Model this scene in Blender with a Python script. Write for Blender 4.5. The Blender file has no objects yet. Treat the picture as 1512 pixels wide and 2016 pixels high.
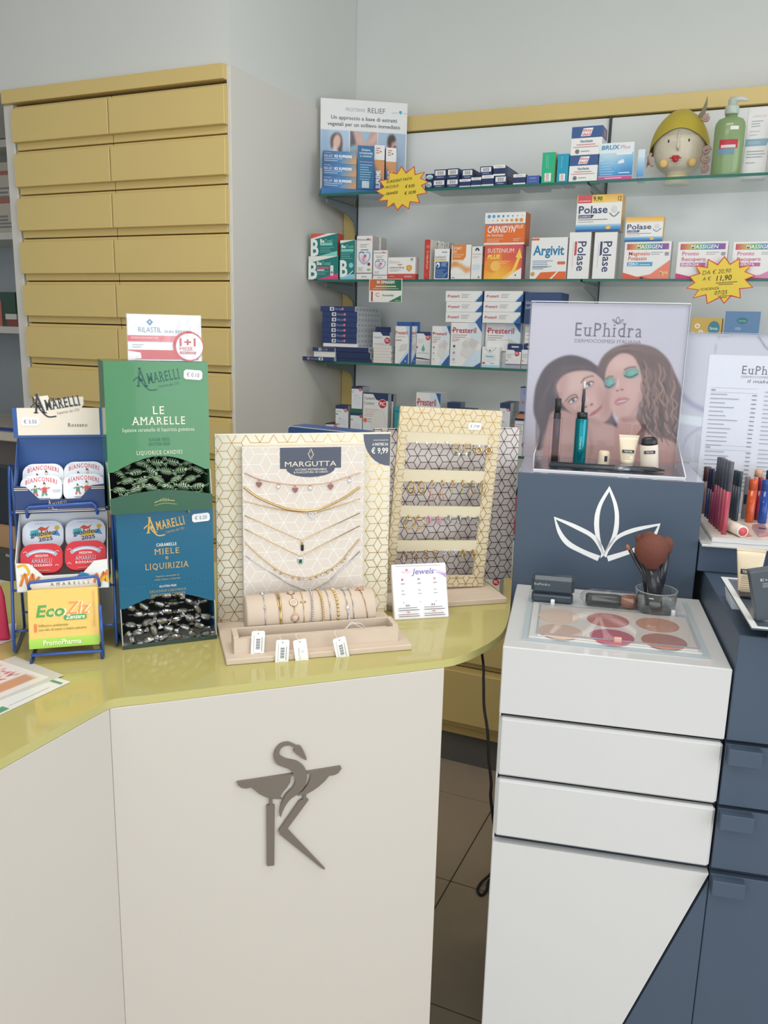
import bpy, bmesh, math, random
import numpy as np
from mathutils import Vector, Matrix
from math import sin, cos, pi, radians, sqrt, atan2

scene = bpy.context.scene
COL = scene.collection
rnd = random.Random(7)

# ------------------------------------------------------------------ camera
FPX = 1637.0                                   # focal length in pixels of the 1512 x 2016 frame
YAW, PIT, ROL = radians(23.86), radians(12.36), radians(1.376)
CAM = Vector((0, 0, 1.5))
_f = Vector((-sin(YAW) * cos(PIT), cos(YAW) * cos(PIT), -sin(PIT)))
_r = Vector((cos(YAW), sin(YAW), 0))
_u = _r.cross(_f)
CR = _r * cos(ROL) + _u * sin(ROL)
CU = _u * cos(ROL) - _r * sin(ROL)
cd = bpy.data.cameras.new('camera')
cd.sensor_fit = 'HORIZONTAL'; cd.sensor_width = 36; cd.lens = 36 * FPX / 1512
cd.clip_start = 0.02; cd.clip_end = 60
cam = bpy.data.objects.new('camera', cd); COL.objects.link(cam)
cam.matrix_world = Matrix(((CR.x, CU.x, -_f.x, CAM.x), (CR.y, CU.y, -_f.y, CAM.y), (CR.z, CU.z, -_f.z, CAM.z), (0, 0, 0, 1)))
scene.camera = cam

# ------------------------------------------------------------------ light and exposure
world = bpy.data.worlds.new('world'); scene.world = world; world.use_nodes = True
world.node_tree.nodes['Background'].inputs[0].default_value = (0.90, 0.96, 1.0, 1)
world.node_tree.nodes['Background'].inputs[1].default_value = 0.9
scene.view_settings.view_transform = 'Standard'; scene.view_settings.look = 'None'
scene.view_settings.gamma = 1; scene.view_settings.use_curve_mapping = False
scene.view_settings.exposure = -0.42

def area(name, loc, direction, sx, sy, power, col):
    l = bpy.data.lights.new(name, 'AREA'); l.shape = 'RECTANGLE'; l.size = sx; l.size_y = sy
    l.energy = power; l.color = col
    o = bpy.data.objects.new(name, l); COL.objects.link(o); o.location = loc
    o.rotation_euler = Vector(direction).to_track_quat('-Z', 'Y').to_euler()
    return o
# daylight through the shop front behind the photographer, then the ceiling panels
area('shopfront_daylight', (0.2, -2.12, 1.45), (0, 1, 0.03), 4.2, 2.3, 60, (0.88, 0.95, 1.0))
area('side_fill_light', (2.24, 0.2, 1.5), (-1, 0, 0), 3.0, 2.0, 70, (0.92, 0.97, 1.0))  # unseen fill light, added to brighten the surfaces facing right
area('ceiling_panel_light', (-0.3, 0.95, 2.97), (0, 0, -1), 1.2, 0.6, 21, (1.0, 0.97, 0.93))
area('ceiling_panel_light', (-1.0, -0.6, 2.97), (0, 0, -1), 1.2, 0.6, 14, (1.0, 0.97, 0.93))

# ------------------------------------------------------------------ pixel rays onto planes of the place
def ray(x, y): return _f + CR * ((x - 756) / FPX) - CU * ((y - 1008) / FPX)
def on_z(x, y, z): d = ray(x, y); return CAM + d * ((z - CAM.z) / d.z)
def on_y(x, y, Y): d = ray(x, y); return CAM + d * (Y / d.y)
def on_x(x, y, X): d = ray(x, y); return CAM + d * (X / d.x)
class Frame:
    """a local frame standing on the floor plan: x along the front, y away, z up"""
    def __init__(s, o, ang):
        s.o = Vector((o[0], o[1], 0)); s.ang = ang
        s.e = Vector((cos(ang), sin(ang), 0)); s.n = Vector((-sin(ang), cos(ang), 0))
    def loc(s, p): q = p - s.o; return Vector((q.dot(s.e), q.dot(s.n), p.z))
    def w(s, x, y, z): return s.o + s.e * x + s.n * y + Vector((0, 0, z))
    def q(s, px, py, y=0.0):                      # pixel -> local point on the plane y = const
        d = ray(px, py); return s.loc(CAM + d * ((s.o + s.n * y - CAM).dot(s.n) / d.dot(s.n)))
    def t(s, px, py, z): return s.loc(on_z(px, py, z))

# ------------------------------------------------------------------ materials
MATS = {}
def lin(c): 
    c = c / 255.0
    return c / 12.92 if c <= 0.04045 else ((c + 0.055) / 1.055) ** 2.4
def rgb(c):
    if isinstance(c, str): c = (int(c[0:2], 16), int(c[2:4], 16), int(c[4:6], 16))
    return tuple(lin(v) for v in c) + (1,)
def mat(col, rough=0.45, metal=0.0, name=None, noise=0.0, scale=30.0, bump=0.0, bscale=200.0, trans=0.0, ior=1.45, coat=0.0, emit=0.0, spec=0.5, stretch=None):
    key = (col, rough, metal, name, noise, scale, bump, trans, coat, emit, spec)
    if key in MATS: return MATS[key]
    m = bpy.data.materials.new(name or 'surface_' + (col if isinstance(col, str) else '%02x%02x%02x' % tuple(col)))
    m.use_nodes = True; nt = m.node_tree; b = nt.nodes['Principled BSDF']
    c = rgb(col)
    b.inputs['Base Color'].default_value = c; b.inputs['Roughness'].default_value = rough
    b.inputs['Metallic'].default_value = metal; b.inputs['IOR'].default_value = ior
    b.inputs['Transmission Weight'].default_value = trans; b.inputs['Coat Weight'].default_value = coat
    b.inputs['Specular IOR Level'].default_value = spec
    if emit: b.inputs['Emission Color'].default_value = c; b.inputs['Emission Strength'].default_value = emit
    if noise or bump:
        tc = nt.nodes.new('ShaderNodeTexCoord'); n = nt.nodes.new('ShaderNodeTexNoise')
        n.inputs['Scale'].default_value = scale; n.inputs['Detail'].default_value = 4
        if stretch:
            mp = nt.nodes.new('ShaderNodeMapping'); mp.inputs['Scale'].default_value = stretch
            nt.links.new(tc.outputs['Object'], mp.inputs[0]); nt.links.new(mp.outputs[0], n.inputs['Vector'])
        else: nt.links.new(tc.outputs['Object'], n.inputs['Vector'])
        if noise:
            mx = nt.nodes.new('ShaderNodeMix'); mx.data_type = 'RGBA'
            mx.inputs[6].default_value = tuple(min(1, v * (1 - noise)) for v in c[:3]) + (1,)
            mx.inputs[7].default_value = tuple(min(1, v * (1 + noise)) for v in c[:3]) + (1,)
            nt.links.new(n.outputs['Fac'], mx.inputs[0]); nt.links.new(mx.outputs[2], b.inputs['Base Color'])
        if bump:
            n2 = nt.nodes.new('ShaderNodeTexNoise'); n2.inputs['Scale'].default_value = bscale; n2.inputs['Detail'].default_value = 3
            nt.links.new(tc.outputs['Object'], n2.inputs['Vector'])
            bp = nt.nodes.new('ShaderNodeBump'); bp.inputs['Strength'].default_value = bump; bp.inputs['Distance'].default_value = 0.002
            nt.links.new(n2.outputs['Fac'], bp.inputs['Height']); nt.links.new(bp.outputs[0], b.inputs['Normal'])
    MATS[key] = m
    return m
def clear_mat(name, tint=(0.95, 0.97, 0.97), gloss=0.12, rough=0.02, edge=3.0):
    """clear sheet: straight-through transparency plus a fresnel-weighted gloss"""
    if name in MATS: return MATS[name]
    m = bpy.data.materials.new(name); m.use_nodes = True; nt = m.node_tree; nt.nodes.clear()
    out = nt.nodes.new('ShaderNodeOutputMaterial'); mx = nt.nodes.new('ShaderNodeMixShader')
    t = nt.nodes.new('ShaderNodeBsdfTransparent'); t.inputs[0].default_value = tint + (1,)
    g = nt.nodes.new('ShaderNodeBsdfGlossy'); g.inputs['Roughness'].default_value = rough
    lw = nt.nodes.new('ShaderNodeLayerWeight'); pw_ = nt.nodes.new('ShaderNodeMath'); pw_.operation = 'POWER'; pw_.inputs[1].default_value = 4.5
    nt.links.new(lw.outputs['Facing'], pw_.inputs[0])
    ma = nt.nodes.new('ShaderNodeMath'); ma.operation = 'MULTIPLY_ADD'; ma.use_clamp = True
    ma.inputs[1].default_value = 0.75; ma.inputs[2].default_value = gloss
    nt.links.new(pw_.outputs[0], ma.inputs[0]); nt.links.new(ma.outputs[0], mx.inputs[0])
    nt.links.new(t.outputs[0], mx.inputs[1]); nt.links.new(g.outputs[0], mx.inputs[2]); nt.links.new(mx.outputs[0], out.inputs[0])
    MATS[name] = m; return m
def vc_mat(rough=0.4, coat=0.0):
    key = ('vc', rough, coat)
    if key in MATS: return MATS[key]
    m = bpy.data.materials.new('printed_picture'); m.use_nodes = True; nt = m.node_tree; b = nt.nodes['Principled BSDF']
    a = nt.nodes.new('ShaderNodeAttribute'); a.attribute_name = 'ink'
    nt.links.new(a.outputs['Color'], b.inputs['Base Color']); b.inputs['Roughness'].default_value = rough
    b.inputs['Coat Weight'].default_value = coat
    MATS[key] = m; return m

# ------------------------------------------------------------------ mesh builder
class MB:
    def __init__(s): s.v = []; s.f = []; s.m = []; s.sm = []
    def add(s, vs, fs, mi=0, smooth=False):
        k = len(s.v); s.v += [tuple(p) for p in vs]
        for f in fs: s.f.append(tuple(i + k for i in f)); s.m.append(mi); s.sm.append(smooth)
        return s
    def box(s, lo, hi, mi=0, M=None):
        x0, y0, z0 = lo; x1, y1, z1 = hi
        vs = [Vector(p) for p in ((x0, y0, z0), (x1, y0, z0), (x1, y1, z0), (x0, y1, z0), (x0, y0, z1), (x1, y0, z1), (x1, y1, z1), (x0, y1, z1))]
        if M: vs = [M @ v for v in vs]
        return s.add(vs, [(0, 3, 2, 1), (4, 5, 6, 7), (0, 1, 5, 4), (1, 2, 6, 5), (2, 3, 7, 6), (3, 0, 4, 7)], mi)
    def cbox(s, lo, hi, b=0.0007, mi=0, M=None):
        """box with chamfered edges"""
        b = min(b, *(0.45 * (hi[i] - lo[i]) for i in range(3)))
        vs = []; idx = {}
        for cx in (0, 1):
            for cy in (0, 1):
                for cz in (0, 1):
                    c = [(lo, hi)[(cx, cy, cz)[i]][i] for i in range(3)]; sg = [1 - 2 * q for q in (cx, cy, cz)]
                    for ax in range(3):
                        p = [c[i] + (0 if i == ax else sg[i] * b) for i in range(3)]
                        idx[cx, cy, cz, ax] = len(vs); vs.append(Vector(p))
        fs = []
        for ax in range(3):
            a, b2 = [i for i in range(3) if i != ax]
            for sd in (0, 1):
                loop = []
                for (p, q) in ((0, 0), (1, 0), (1, 1), (0, 1)):
                    c = [0, 0, 0]; c[ax] = sd; c[a] = p; c[b2] = q; loop.append(idx[c[0], c[1], c[2], ax])
                flip = (sd == 0) != (ax == 1)
                fs.append(tuple(loop[::-1]) if flip else tuple(loop))
            for p in (0, 1):
                for q in (0, 1):
                    c0 = [0, 0, 0]; c0[a] = p; c0[b2] = q; c1 = list(c0); c1[ax] = 1
                    l = [idx[tuple(c0) + (a,)], idx[tuple(c1) + (a,)], idx[tuple(c1) + (b2,)], idx[tuple(c0) + (b2,)]]
                    fs.append(tuple(l))
        for cx in (0, 1):
            for cy in (0, 1):
                for cz in (0, 1): fs.append(tuple(idx[cx, cy, cz, ax] for ax in range(3)))
        cen = Vector([(lo[i] + hi[i]) / 2 for i in range(3)])
        out = []
        for f in fs:                               # outward winding
            p = [vs[i] for i in f]; nrm = (p[1] - p[0]).cross(p[2] - p[0]); mid = sum(p, Vector()) / len(p)
            out.append(f if nrm.dot(mid - cen) > 0 else f[::-1])
        if M: vs = [M @ v for v in vs]
        return s.add(vs, out, mi)
    def tube(s, pts, r, n=8, mi=0, closed=False, caps=True):
        pts = [Vector(p) for p in pts]; N = len(pts); rs = r if isinstance(r, (list, tuple)) else [r] * N
        vs = []; up = None
        for i, p in enumerate(pts):
            a = pts[(i - 1) % N] if (i > 0 or closed) else p; b = pts[(i + 1) % N] if (i < N - 1 or closed) else p
            t = (b - a).normalized()
            if up is None: up = Vector((0, 0, 1)) if abs(t.z) < 0.9 else Vector((1, 0, 0))
            u = (up - t * up.dot(t))
            if u.length < 1e-6: u = t.orthogonal()
            u.normalize(); up = u; w = t.cross(u)
            for k in range(n):
                a_ = 2 * pi * k / n; vs.append(p + (u * cos(a_) + w * sin(a_)) * rs[i])
        fs = []
        M_ = N if closed else N - 1
        for i in range(M_):
            for k in range(n):
                a = i * n + k; b = i * n + (k + 1) % n; c = ((i + 1) % N) * n + (k + 1) % n; d = ((i + 1) % N) * n + k
                fs.append((a, b, c, d))
        if caps and not closed: fs += [tuple(range(n))[::-1], tuple(range((N - 1) * n, N * n))]
        return s.add(vs, fs, mi, True)
    def lathe(s, prof, n=24, mi=0, M=None, sx=1, sy=1, smooth=True):
        vs = []; fs = []
        for (r, z) in prof:
            for k in range(n):
                a = 2 * pi * k / n; vs.append(Vector((r * sx * cos(a), r * sy * sin(a), z)))
        for i in range(len(prof) - 1):
            for k in range(n): fs.append((i * n + k, i * n + (k + 1) % n, (i + 1) * n + (k + 1) % n, (i + 1) * n + k))
        if prof[0][0] > 1e-6: fs.append(tuple(range(n))[::-1])
        if prof[-1][0] > 1e-6: fs.append(tuple(range((len(prof) - 1) * n, len(prof) * n)))
        if M: vs = [M @ v for v in vs]
        return s.add(vs, fs, mi, smooth)
    def prism(s, poly, z0, z1, mi=0, M=None, side=None):
        """poly in xy, extruded along z (M maps it elsewhere)"""
        ar = sum(poly[i][0] * poly[(i + 1) % len(poly)][1] - poly[(i + 1) % len(poly)][0] * poly[i][1] for i in range(len(poly)))
        if ar < 0: poly = poly[::-1]
        n = len(poly); vs = [Vector((p[0], p[1], z0)) for p in poly] + [Vector((p[0], p[1], z1)) for p in poly]
        if M: vs = [M @ v for v in vs]
        s.add(vs, [tuple(range(n))[::-1], tuple(range(n, 2 * n))], mi)
        return s.add(vs, [(i, (i + 1) % n, n + (i + 1) % n, n + i) for i in range(n)], mi if side is None else side)
    def sphere(s, c, r, n=12, m=8, mi=0, sc=(1, 1, 1)):
        pr = [(max(0.0, r * sin(pi * i / m)), -r * cos(pi * i / m)) for i in range(m + 1)]
        pr[0] = (0, -r); pr[-1] = (0, r)
        M = Matrix.Translation(Vector(c)) @ Matrix.Diagonal((sc[0], sc[1], sc[2], 1))
        return s.lathe(pr, n, mi, M)
    def mesh(s, name, mats):
        me = bpy.data.meshes.new(name); me.from_pydata(s.v, [], s.f)
        for m in (mats if isinstance(mats, (list, tuple)) else [mats]): me.materials.append(m)
        me.polygons.foreach_set('material_index', s.m); me.polygons.foreach_set('use_smooth', s.sm)
        me.update(); return me
    def build(s, name, mats, parent=None, M=None):
        return link(name, s.mesh(name, mats), parent, M)

def link(name, data, parent=None, M=None):
    o = bpy.data.objects.new(name, data); COL.objects.link(o)
    if parent is not None: o.parent = parent
    if M is not None: o.matrix_local = M
    return o
def empty(name, M=None, parent=None):
    o = link(name, None, parent, M); o.empty_display_size = 0.02; return o
def tag(o, label, cat, group=None):
    o['label'] = label; o['category'] = cat
    if group: o['group'] = group
    return o
def struct(o): o['kind'] = 'structure'; return o
def copy_tree(o, parent=None):
    c = o.copy(); COL.objects.link(c)
    if parent is not None: c.parent = parent
    for ch in o.children: copy_tree(ch, c)
    return c
def TR(x, y, z, rz=0.0): return Matrix.Translation((x, y, z)) @ Matrix.Rotation(rz, 4, 'Z')
def rrect(x0, y0, x1, y1, r, n=5):
    out = []
    for cx, cy, a0 in ((x1 - r, y1 - r, 0), (x0 + r, y1 - r, 90), (x0 + r, y0 + r, 180), (x1 - r, y0 + r, 270)):
        for k in range(n + 1): a = radians(a0 + 90 * k / n); out.append((cx + r * cos(a), cy + r * sin(a)))
    return out
def spline(pts, n=8, closed=False):
    P = [Vector(p) for p in pts]; N = len(P); out = []
    for i in range(N if closed else N - 1):
        p0 = P[(i - 1) % N] if (i > 0 or closed) else P[0]; p1 = P[i]; p2 = P[(i + 1) % N]
        p3 = P[(i + 2) % N] if (i + 2 < N or closed) else P[-1]
        for k in range(n):
            t = k / n
            out.append(0.5 * ((2 * p1) + (p2 - p0) * t + (2 * p0 - 5 * p1 + 4 * p2 - p3) * t * t + (3 * p1 - p0 - 3 * p2 + p3) * t ** 3))
    if not closed: out.append(P[-1])
    return out

# ------------------------------------------------------------------ lettering: glyph outlines of Blender's own font
CHARS = "ABCDEFGHIJKLMNOPQRSTUVWXYZabcdefghijklmnopqrstuvwxyz0123456789.,:+-/&'!?%()€"
GLY = {}
def load_glyphs():
    obs = []
    for st, off in (('light', -0.011), ('reg', 0.0), ('bold', 0.014), ('heavy', 0.028)):
        for ch in CHARS:
            for body in ((ch, ch + 'I') if st == 'reg' else (ch,)):
                cu = bpy.data.curves.new('glyph', 'FONT'); cu.body = body; cu.size = 1; cu.resolution_u = 2; cu.offset = off
                cu.fill_mode = 'FRONT'
                o = bpy.data.objects.new('glyph', cu); COL.objects.link(o); obs.append((st, ch, body, o))
    dg = bpy.context.evaluated_depsgraph_get(); dg.update()
    right = {}
    for st, ch, body, o in obs:
        me = o.evaluated_get(dg).to_mesh()
        vs = [(v.co.x, v.co.y) for v in me.vertices]; fs = [tuple(p.vertices) for p in me.polygons]
        if len(body) == 1: GLY[st, ch] = [vs, fs, 0.0]
        else: right[ch] = max(v[0] for v in vs)
        o.to_mesh_clear()
    ir = max(v[0] for v in GLY['reg', 'I'][0])
    for (st, ch), g in GLY.items(): g[2] = right[ch] - ir
    for st, ch, body, o in obs:
        cu = o.data; bpy.data.objects.remove(o); bpy.data.curves.remove(cu)
load_glyphs()
CAP = max(v[1] for v in GLY['reg', 'H'][0])
XH = max(v[1] for v in GLY['reg', 'x'][0])
def serifs(ch, st):
    key = ('serif' + st, ch)
    if key in GLY: return GLY[key]
    vs, fs, adv = GLY[st, ch]; vs = list(vs); fs = list(fs)
    cnt = {}
    for f in fs:
        for a, b in zip(f, f[1:] + f[:1]): cnt[frozenset((a, b))] = cnt.get(frozenset((a, b)), 0) + 1
    top = max([v[1] for v in vs] or [0])
    for e, c in cnt.items():
        if c != 1 or len(e) != 2: continue
        a, b = [vs[i] for i in e]; L = abs(a[0] - b[0])
        if abs(a[1] - b[1]) < 1e-4 and 0.03 < L < 0.2:
            y = a[1]
            if abs(y) < 0.03 or abs(y - CAP) < 0.03 or abs(y - XH) < 0.03 and top < CAP:
                sg = 1 if y < 0.2 else -1; x0, x1 = min(a[0], b[0]) - 0.075, max(a[0], b[0]) + 0.075; k = len(vs)
                vs += [(x0, y), (x1, y), (x1, y + sg * 0.045), (x0, y + sg * 0.045)]
                fs.append((k, k + 1, k + 2, k + 3) if sg > 0 else (k, k + 3, k + 2, k + 1))
    GLY[key] = (vs, fs, adv + 0.09)
    return GLY[key]
def glyph(ch, st):
    if st.startswith('serif'):
        return serifs(ch, st[5:] or 'reg')
    return GLY.get((st, ch)) or GLY[st, '-']

class Art:
    """flat print laid on one face of a thing; o, u, v in the thing's own space; coordinates are fractions of w and h"""
    def __init__(s, o, u, v, w, h, eps=1.2e-4, start=1):
        s.o = Vector(o); s.u = Vector(u).normalized(); s.v = Vector(v).normalized(); s.n = s.u.cross(s.v)
        s.w = w; s.h = h; s.eps = eps; s.k = start; s.items = []
    def raw(s, pts, faces, col, rough=0.4, metal=0.0, cols=None):
        s.items.append((s.k, pts, faces, col, rough, metal, cols)); s.k += 1; return s
    def poly(s, pts, col, **kw):
        p = [(x * s.w, y * s.h) for x, y in pts]
        a = sum(p[i][0] * p[(i + 1) % len(p)][1] - p[(i + 1) % len(p)][0] * p[i][1] for i in range(len(p)))
        if a < 0: p = p[::-1]
        return s.raw(p, [tuple(range(len(p)))], col, **kw)
    def rect(s, x0, y0, x1, y1, col, **kw): return s.poly([(x0, y0), (x1, y0), (x1, y1), (x0, y1)], col, **kw)
    def rr(s, x0, y0, x1, y1, r, col, **kw):
        return s.poly([(x / s.w, y / s.h) for x, y in rrect(x0 * s.w, y0 * s.h, x1 * s.w, y1 * s.h, r * s.h)], col, **kw)
    def ell(s, cx, cy, rx, ry=None, col='ffffff', n=20, **kw):
        if ry is None: ry = rx * s.w / s.h
        return s.poly([(cx + rx * cos(2 * pi * k / n), cy + ry * sin(2 * pi * k / n)) for k in range(n)], col, **kw)
    def line(s, pts, wd, col, smooth=0, **kw):
        """polyline of width wd (fraction of h)"""
        P = [Vector((x * s.w, y * s.h)) for x, y in pts]
        if smooth: P = spline(P, smooth)
        h = wd * s.h / 2; L = []; Rr = []
        for i, p in enumerate(P):
            t = (P[min(i + 1, len(P) - 1)] - P[max(i - 1, 0)])
            t = t.normalized() if t.length > 1e-9 else Vector((1, 0)); nn = Vector((-t.y, t.x))
            L.append(p + nn * h); Rr.append(p - nn * h)
        vs = [tuple(p) for p in Rr] + [tuple(p) for p in L]; n = len(P)
        return s.raw(vs, [(i, i + 1, n + i + 1, n + i) for i in range(n - 1)], col, **kw)
    def bars(s, x0, y0, x1, n, dy, th, col, jag=0.35, seed=1):
        """lines of print too small to read"""
        r = random.Random(seed)
        for i in range(n):
            s.rect(x0, y0 - i * dy, x0 + (x1 - x0) * (1 - jag * r.random()), y0 - i * dy + th, col); s.k -= 1
        s.k += 1
    def text(s, t, x, y, h, col, al='l', st='reg', fit=None, cw=1.0, it=0.0, rot=0.0, arc=0.0, sp=0.0, grow=0.0, **kw):
        """cap height h (fraction of the face height); fit = width as a fraction of the face width"""
        k = h * s.h / CAP; vs = []; fs = []; cx = 0.0
        for ch in t:
            if ch == ' ': cx += 0.3 + sp; continue
            gv, gf, adv = glyph(ch, st); b = len(vs)
            vs += [(cx + vx, vy) for vx, vy in gv]; fs += [tuple(i + b for i in f) for f in gf]; cx += adv + sp
        if not vs: return s
        x0 = min(v[0] for v in vs); x1 = max(v[0] for v in vs); L = max(x1 - x0, 1e-6)
        sx = k * cw
        if fit: sx = fit * s.w / L
        off = {'l': 0, 'c': -0.5, 'r': -1}[al] * L * sx
        c, sn = cos(radians(rot)), sin(radians(rot)); out = []
        for vx, vy in vs:
            tt = (vx - x0) / L; gy = 1 + grow * (tt - 0.5) * 2
            X = (vx - x0) * sx + off + it * vy * k; Y = vy * k * gy + arc * s.h * (1 - (2 * tt - 1) ** 2)
            out.append((x * s.w + X * c - Y * sn, y * s.h + X * sn + Y * c))
        return s.raw(out, fs, col, **kw)
    def grad(s, x0, y0, x1, y1, fn, nx=12, ny=12, clip=None, rough=0.4):
        """vertex-coloured patch of print; fn(fx, fy) -> sRGB 0..255"""
        vs = []; cs = []
        for j in range(ny + 1):
            for i in range(nx + 1):
                fx, fy = i / nx, j / ny; vs.append(((x0 + (x1 - x0) * fx) * s.w, (y0 + (y1 - y0) * fy) * s.h)); cs.append(fn(fx, fy))
        fs = [(j * (nx + 1) + i, j * (nx + 1) + i + 1, (j + 1) * (nx + 1) + i + 1, (j + 1) * (nx + 1) + i) for j in range(ny) for i in range(nx)]
        return s.raw(vs, fs, None, rough=rough, cols=cs)
    def emit(s, mb):
        """append to (verts, faces, mat indices, materials, colours)"""
        V, F_, MI, ML, CC = mb
        for k, pts, faces, col, rough, metal, cols in s.items:
            m = vc_mat(rough) if cols is not None else mat(col, rough, metal)
            if m not in ML: ML.append(m)
            mi = ML.index(m); b = len(V); q = s.o + s.n * (s.eps * k)
            V += [tuple(q + s.u * x + s.v * y) for x, y in pts]
            CC += [tuple(lin(c) for c in cc) + (1,) for cc in cols] if cols is not None else [(0, 0, 0, 1)] * len(pts)
            for f in faces: F_.append(tuple(i + b for i in f)); MI.append(mi)
def print_on(parent, name, *arts):
    mb = ([], [], [], [], [])
    for a in arts: a.emit(mb)
    V, F_, MI, ML, CC = mb
    if not V: return None
    me = bpy.data.meshes.new(name); me.from_pydata(V, [], F_)
    for m in ML: me.materials.append(m)
    me.polygons.foreach_set('material_index', MI)
    at = me.color_attributes.new('ink', 'FLOAT_COLOR', 'POINT'); at.data.foreach_set('color', np.array(CC, dtype=np.float32).ravel())
    me.update(); return link(name, me, parent)

def lerp(a, b, t): return tuple(a[i] + (b[i] - a[i]) * t for i in range(3))
def ramp(stops, t):
    for (t0, c0), (t1, c1) in zip(stops, stops[1:]):
        if t <= t1: return lerp(c0, c1, max(0, min(1, (t - t0) / (t1 - t0))))
    return stops[-1][1]

class Canvas:
    """a printed picture painted on a fine grid in the coordinates of a quad (TL, TR, BR, BL)"""
    def __init__(s, quad, nx, ny, bg):
        s.nx, s.ny = nx, ny
        U, V = np.meshgrid(np.linspace(0, 1, nx), np.linspace(0, 1, ny))
        src = [(0, 0), (1, 0), (1, 1), (0, 1)]; A = []; B = []
        for (u, v), (x, y) in zip(src, quad):
            A += [[u, v, 1, 0, 0, 0, -x * u, -x * v], [0, 0, 0, u, v, 1, -y * u, -y * v]]; B += [x, y]
        Hm = np.linalg.solve(np.array(A, float), np.array(B, float)); w = Hm[6] * U + Hm[7] * V + 1
        s.X = (Hm[0] * U + Hm[1] * V + Hm[2]) / w; s.Y = (Hm[3] * U + Hm[4] * V + Hm[5]) / w
        s.C = np.ones((ny, nx, 3)) * np.array(bg, float); s.dim = 1.0
    def mixin(s, m, col, a=1.0):
        m = (np.clip(m, 0, 1) * a)[..., None]; s.C = s.C * (1 - m) + np.array(col, float) * m; return s
    def ell(s, cx, cy, rx, ry, col, rot=0, soft=0.15, a=1.0):
        c, sn = cos(radians(rot)), sin(radians(rot)); dx, dy = s.X - cx, s.Y - cy
        d = np.sqrt(((dx * c + dy * sn) / rx) ** 2 + ((-dx * sn + dy * c) / ry) ** 2)
        return s.mixin((1 + soft - d) / (2 * soft), col, a)
    def poly(s, pts, col, soft=4, a=1.0, smooth=0):
        P = [tuple(p) for p in (spline([Vector(p) for p in pts], smooth, True) if smooth else pts)]
        ins = np.zeros(s.X.shape, bool); dist = np.full(s.X.shape, 1e9)
        for (x0, y0), (x1, y1) in zip(P, P[1:] + P[:1]):
            if y0 != y1:
                cr = ((y0 > s.Y) != (y1 > s.Y)) & (s.X < (x1 - x0) * (s.Y - y0) / (y1 - y0) + x0); ins ^= cr
            L2 = (x1 - x0) ** 2 + (y1 - y0) ** 2 + 1e-9
            t = np.clip(((s.X - x0) * (x1 - x0) + (s.Y - y0) * (y1 - y0)) / L2, 0, 1)
            dist = np.minimum(dist, np.hypot(s.X - x0 - t * (x1 - x0), s.Y - y0 - t * (y1 - y0)))
        sd = np.where(ins, dist, -dist)
        return s.mixin(0.5 + sd / (2 * soft), col, a)
    def stroke(s, pts, wd, col, soft=3, a=1.0, smooth=6):
        P = [tuple(p) for p in (spline([Vector(p) for p in pts], smooth) if smooth else pts)]; dist = np.full(s.X.shape, 1e9)
        for (x0, y0), (x1, y1) in zip(P, P[1:]):
            L2 = (x1 - x0) ** 2 + (y1 - y0) ** 2 + 1e-9
            t = np.clip(((s.X - x0) * (x1 - x0) + (s.Y - y0) * (y1 - y0)) / L2, 0, 1)
            dist = np.minimum(dist, np.hypot(s.X - x0 - t * (x1 - x0), s.Y - y0 - t * (y1 - y0)))
        return s.mixin(0.5 + (wd / 2 - dist) / (2 * soft), col, a)
    def lay(s, art, x0=0, y0=0, x1=1, y1=1, rough=0.3):
        nx, ny = s.nx, s.ny; vs = []; 
        for j in range(ny):
            for i in range(nx):
                vs.append(((x0 + (x1 - x0) * i / (nx - 1)) * art.w, (y1 - (y1 - y0) * j / (ny - 1)) * art.h))
        fs = [(j * nx + i, (j + 1) * nx + i, (j + 1) * nx + i + 1, j * nx + i + 1) for j in range(ny - 1) for i in range(nx - 1)]
        art.raw(vs, fs, None, rough=rough, cols=[tuple(c * s.dim) for c in s.C.reshape(-1, 3)])
# ================================================================== the room
M_WALL = mat((216, 218, 216), 0.8, name='painted_wall', noise=0.025, scale=3, bump=0.08, bscale=350)
M_YEL = mat((219, 194, 128), 0.42, name='yellow_laminate', noise=0.03, scale=6, bump=0.04, bscale=500)
M_WLAM = mat((222, 220, 214), 0.4, name='white_laminate', noise=0.02, scale=4)
M_GAP = mat((44, 40, 36), 0.8, name='dark_gap')
M_NAVY = mat((71, 85, 103), 0.45, name='slate_blue_lacquer', noise=0.03, scale=8, bump=0.03, bscale=400)
M_NDARK = mat((40, 48, 60), 0.6, name='dark_slate_gap')
M_GLOSSW = mat((208, 208, 208), 0.12, name='white_gloss_lacquer', noise=0.01, scale=3, coat=0.3)
M_CARC = mat((218, 215, 209), 0.5, name='grey_white_panel', noise=0.02, scale=4)
M_METAL = mat((132, 140, 144), 0.45, 0.3, name='grey_metal')
M_DMETAL = mat((62, 68, 74), 0.45, 0.5, name='dark_metal')
M_GLASS = clear_mat('shelf_glass', (0.94, 0.968, 0.958), 0.045, 0.03)
M_GEDGE = mat((38, 104, 92), 0.25, name='green_glass_edge', noise=0.1, scale=60)
M_ACR = clear_mat('clear_acrylic', (0.97, 0.975, 0.98), 0.03, 0.02)
M_FILM = clear_mat('clear_film', (0.97, 0.97, 0.97), 0.10, 0.12)
M_ACREDGE = mat((225, 228, 232), 0.15, name='acrylic_edge')

XL, XR, YF, YB, ZC = -4.3, 2.3, -2.2, 3.10, 3.0
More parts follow.
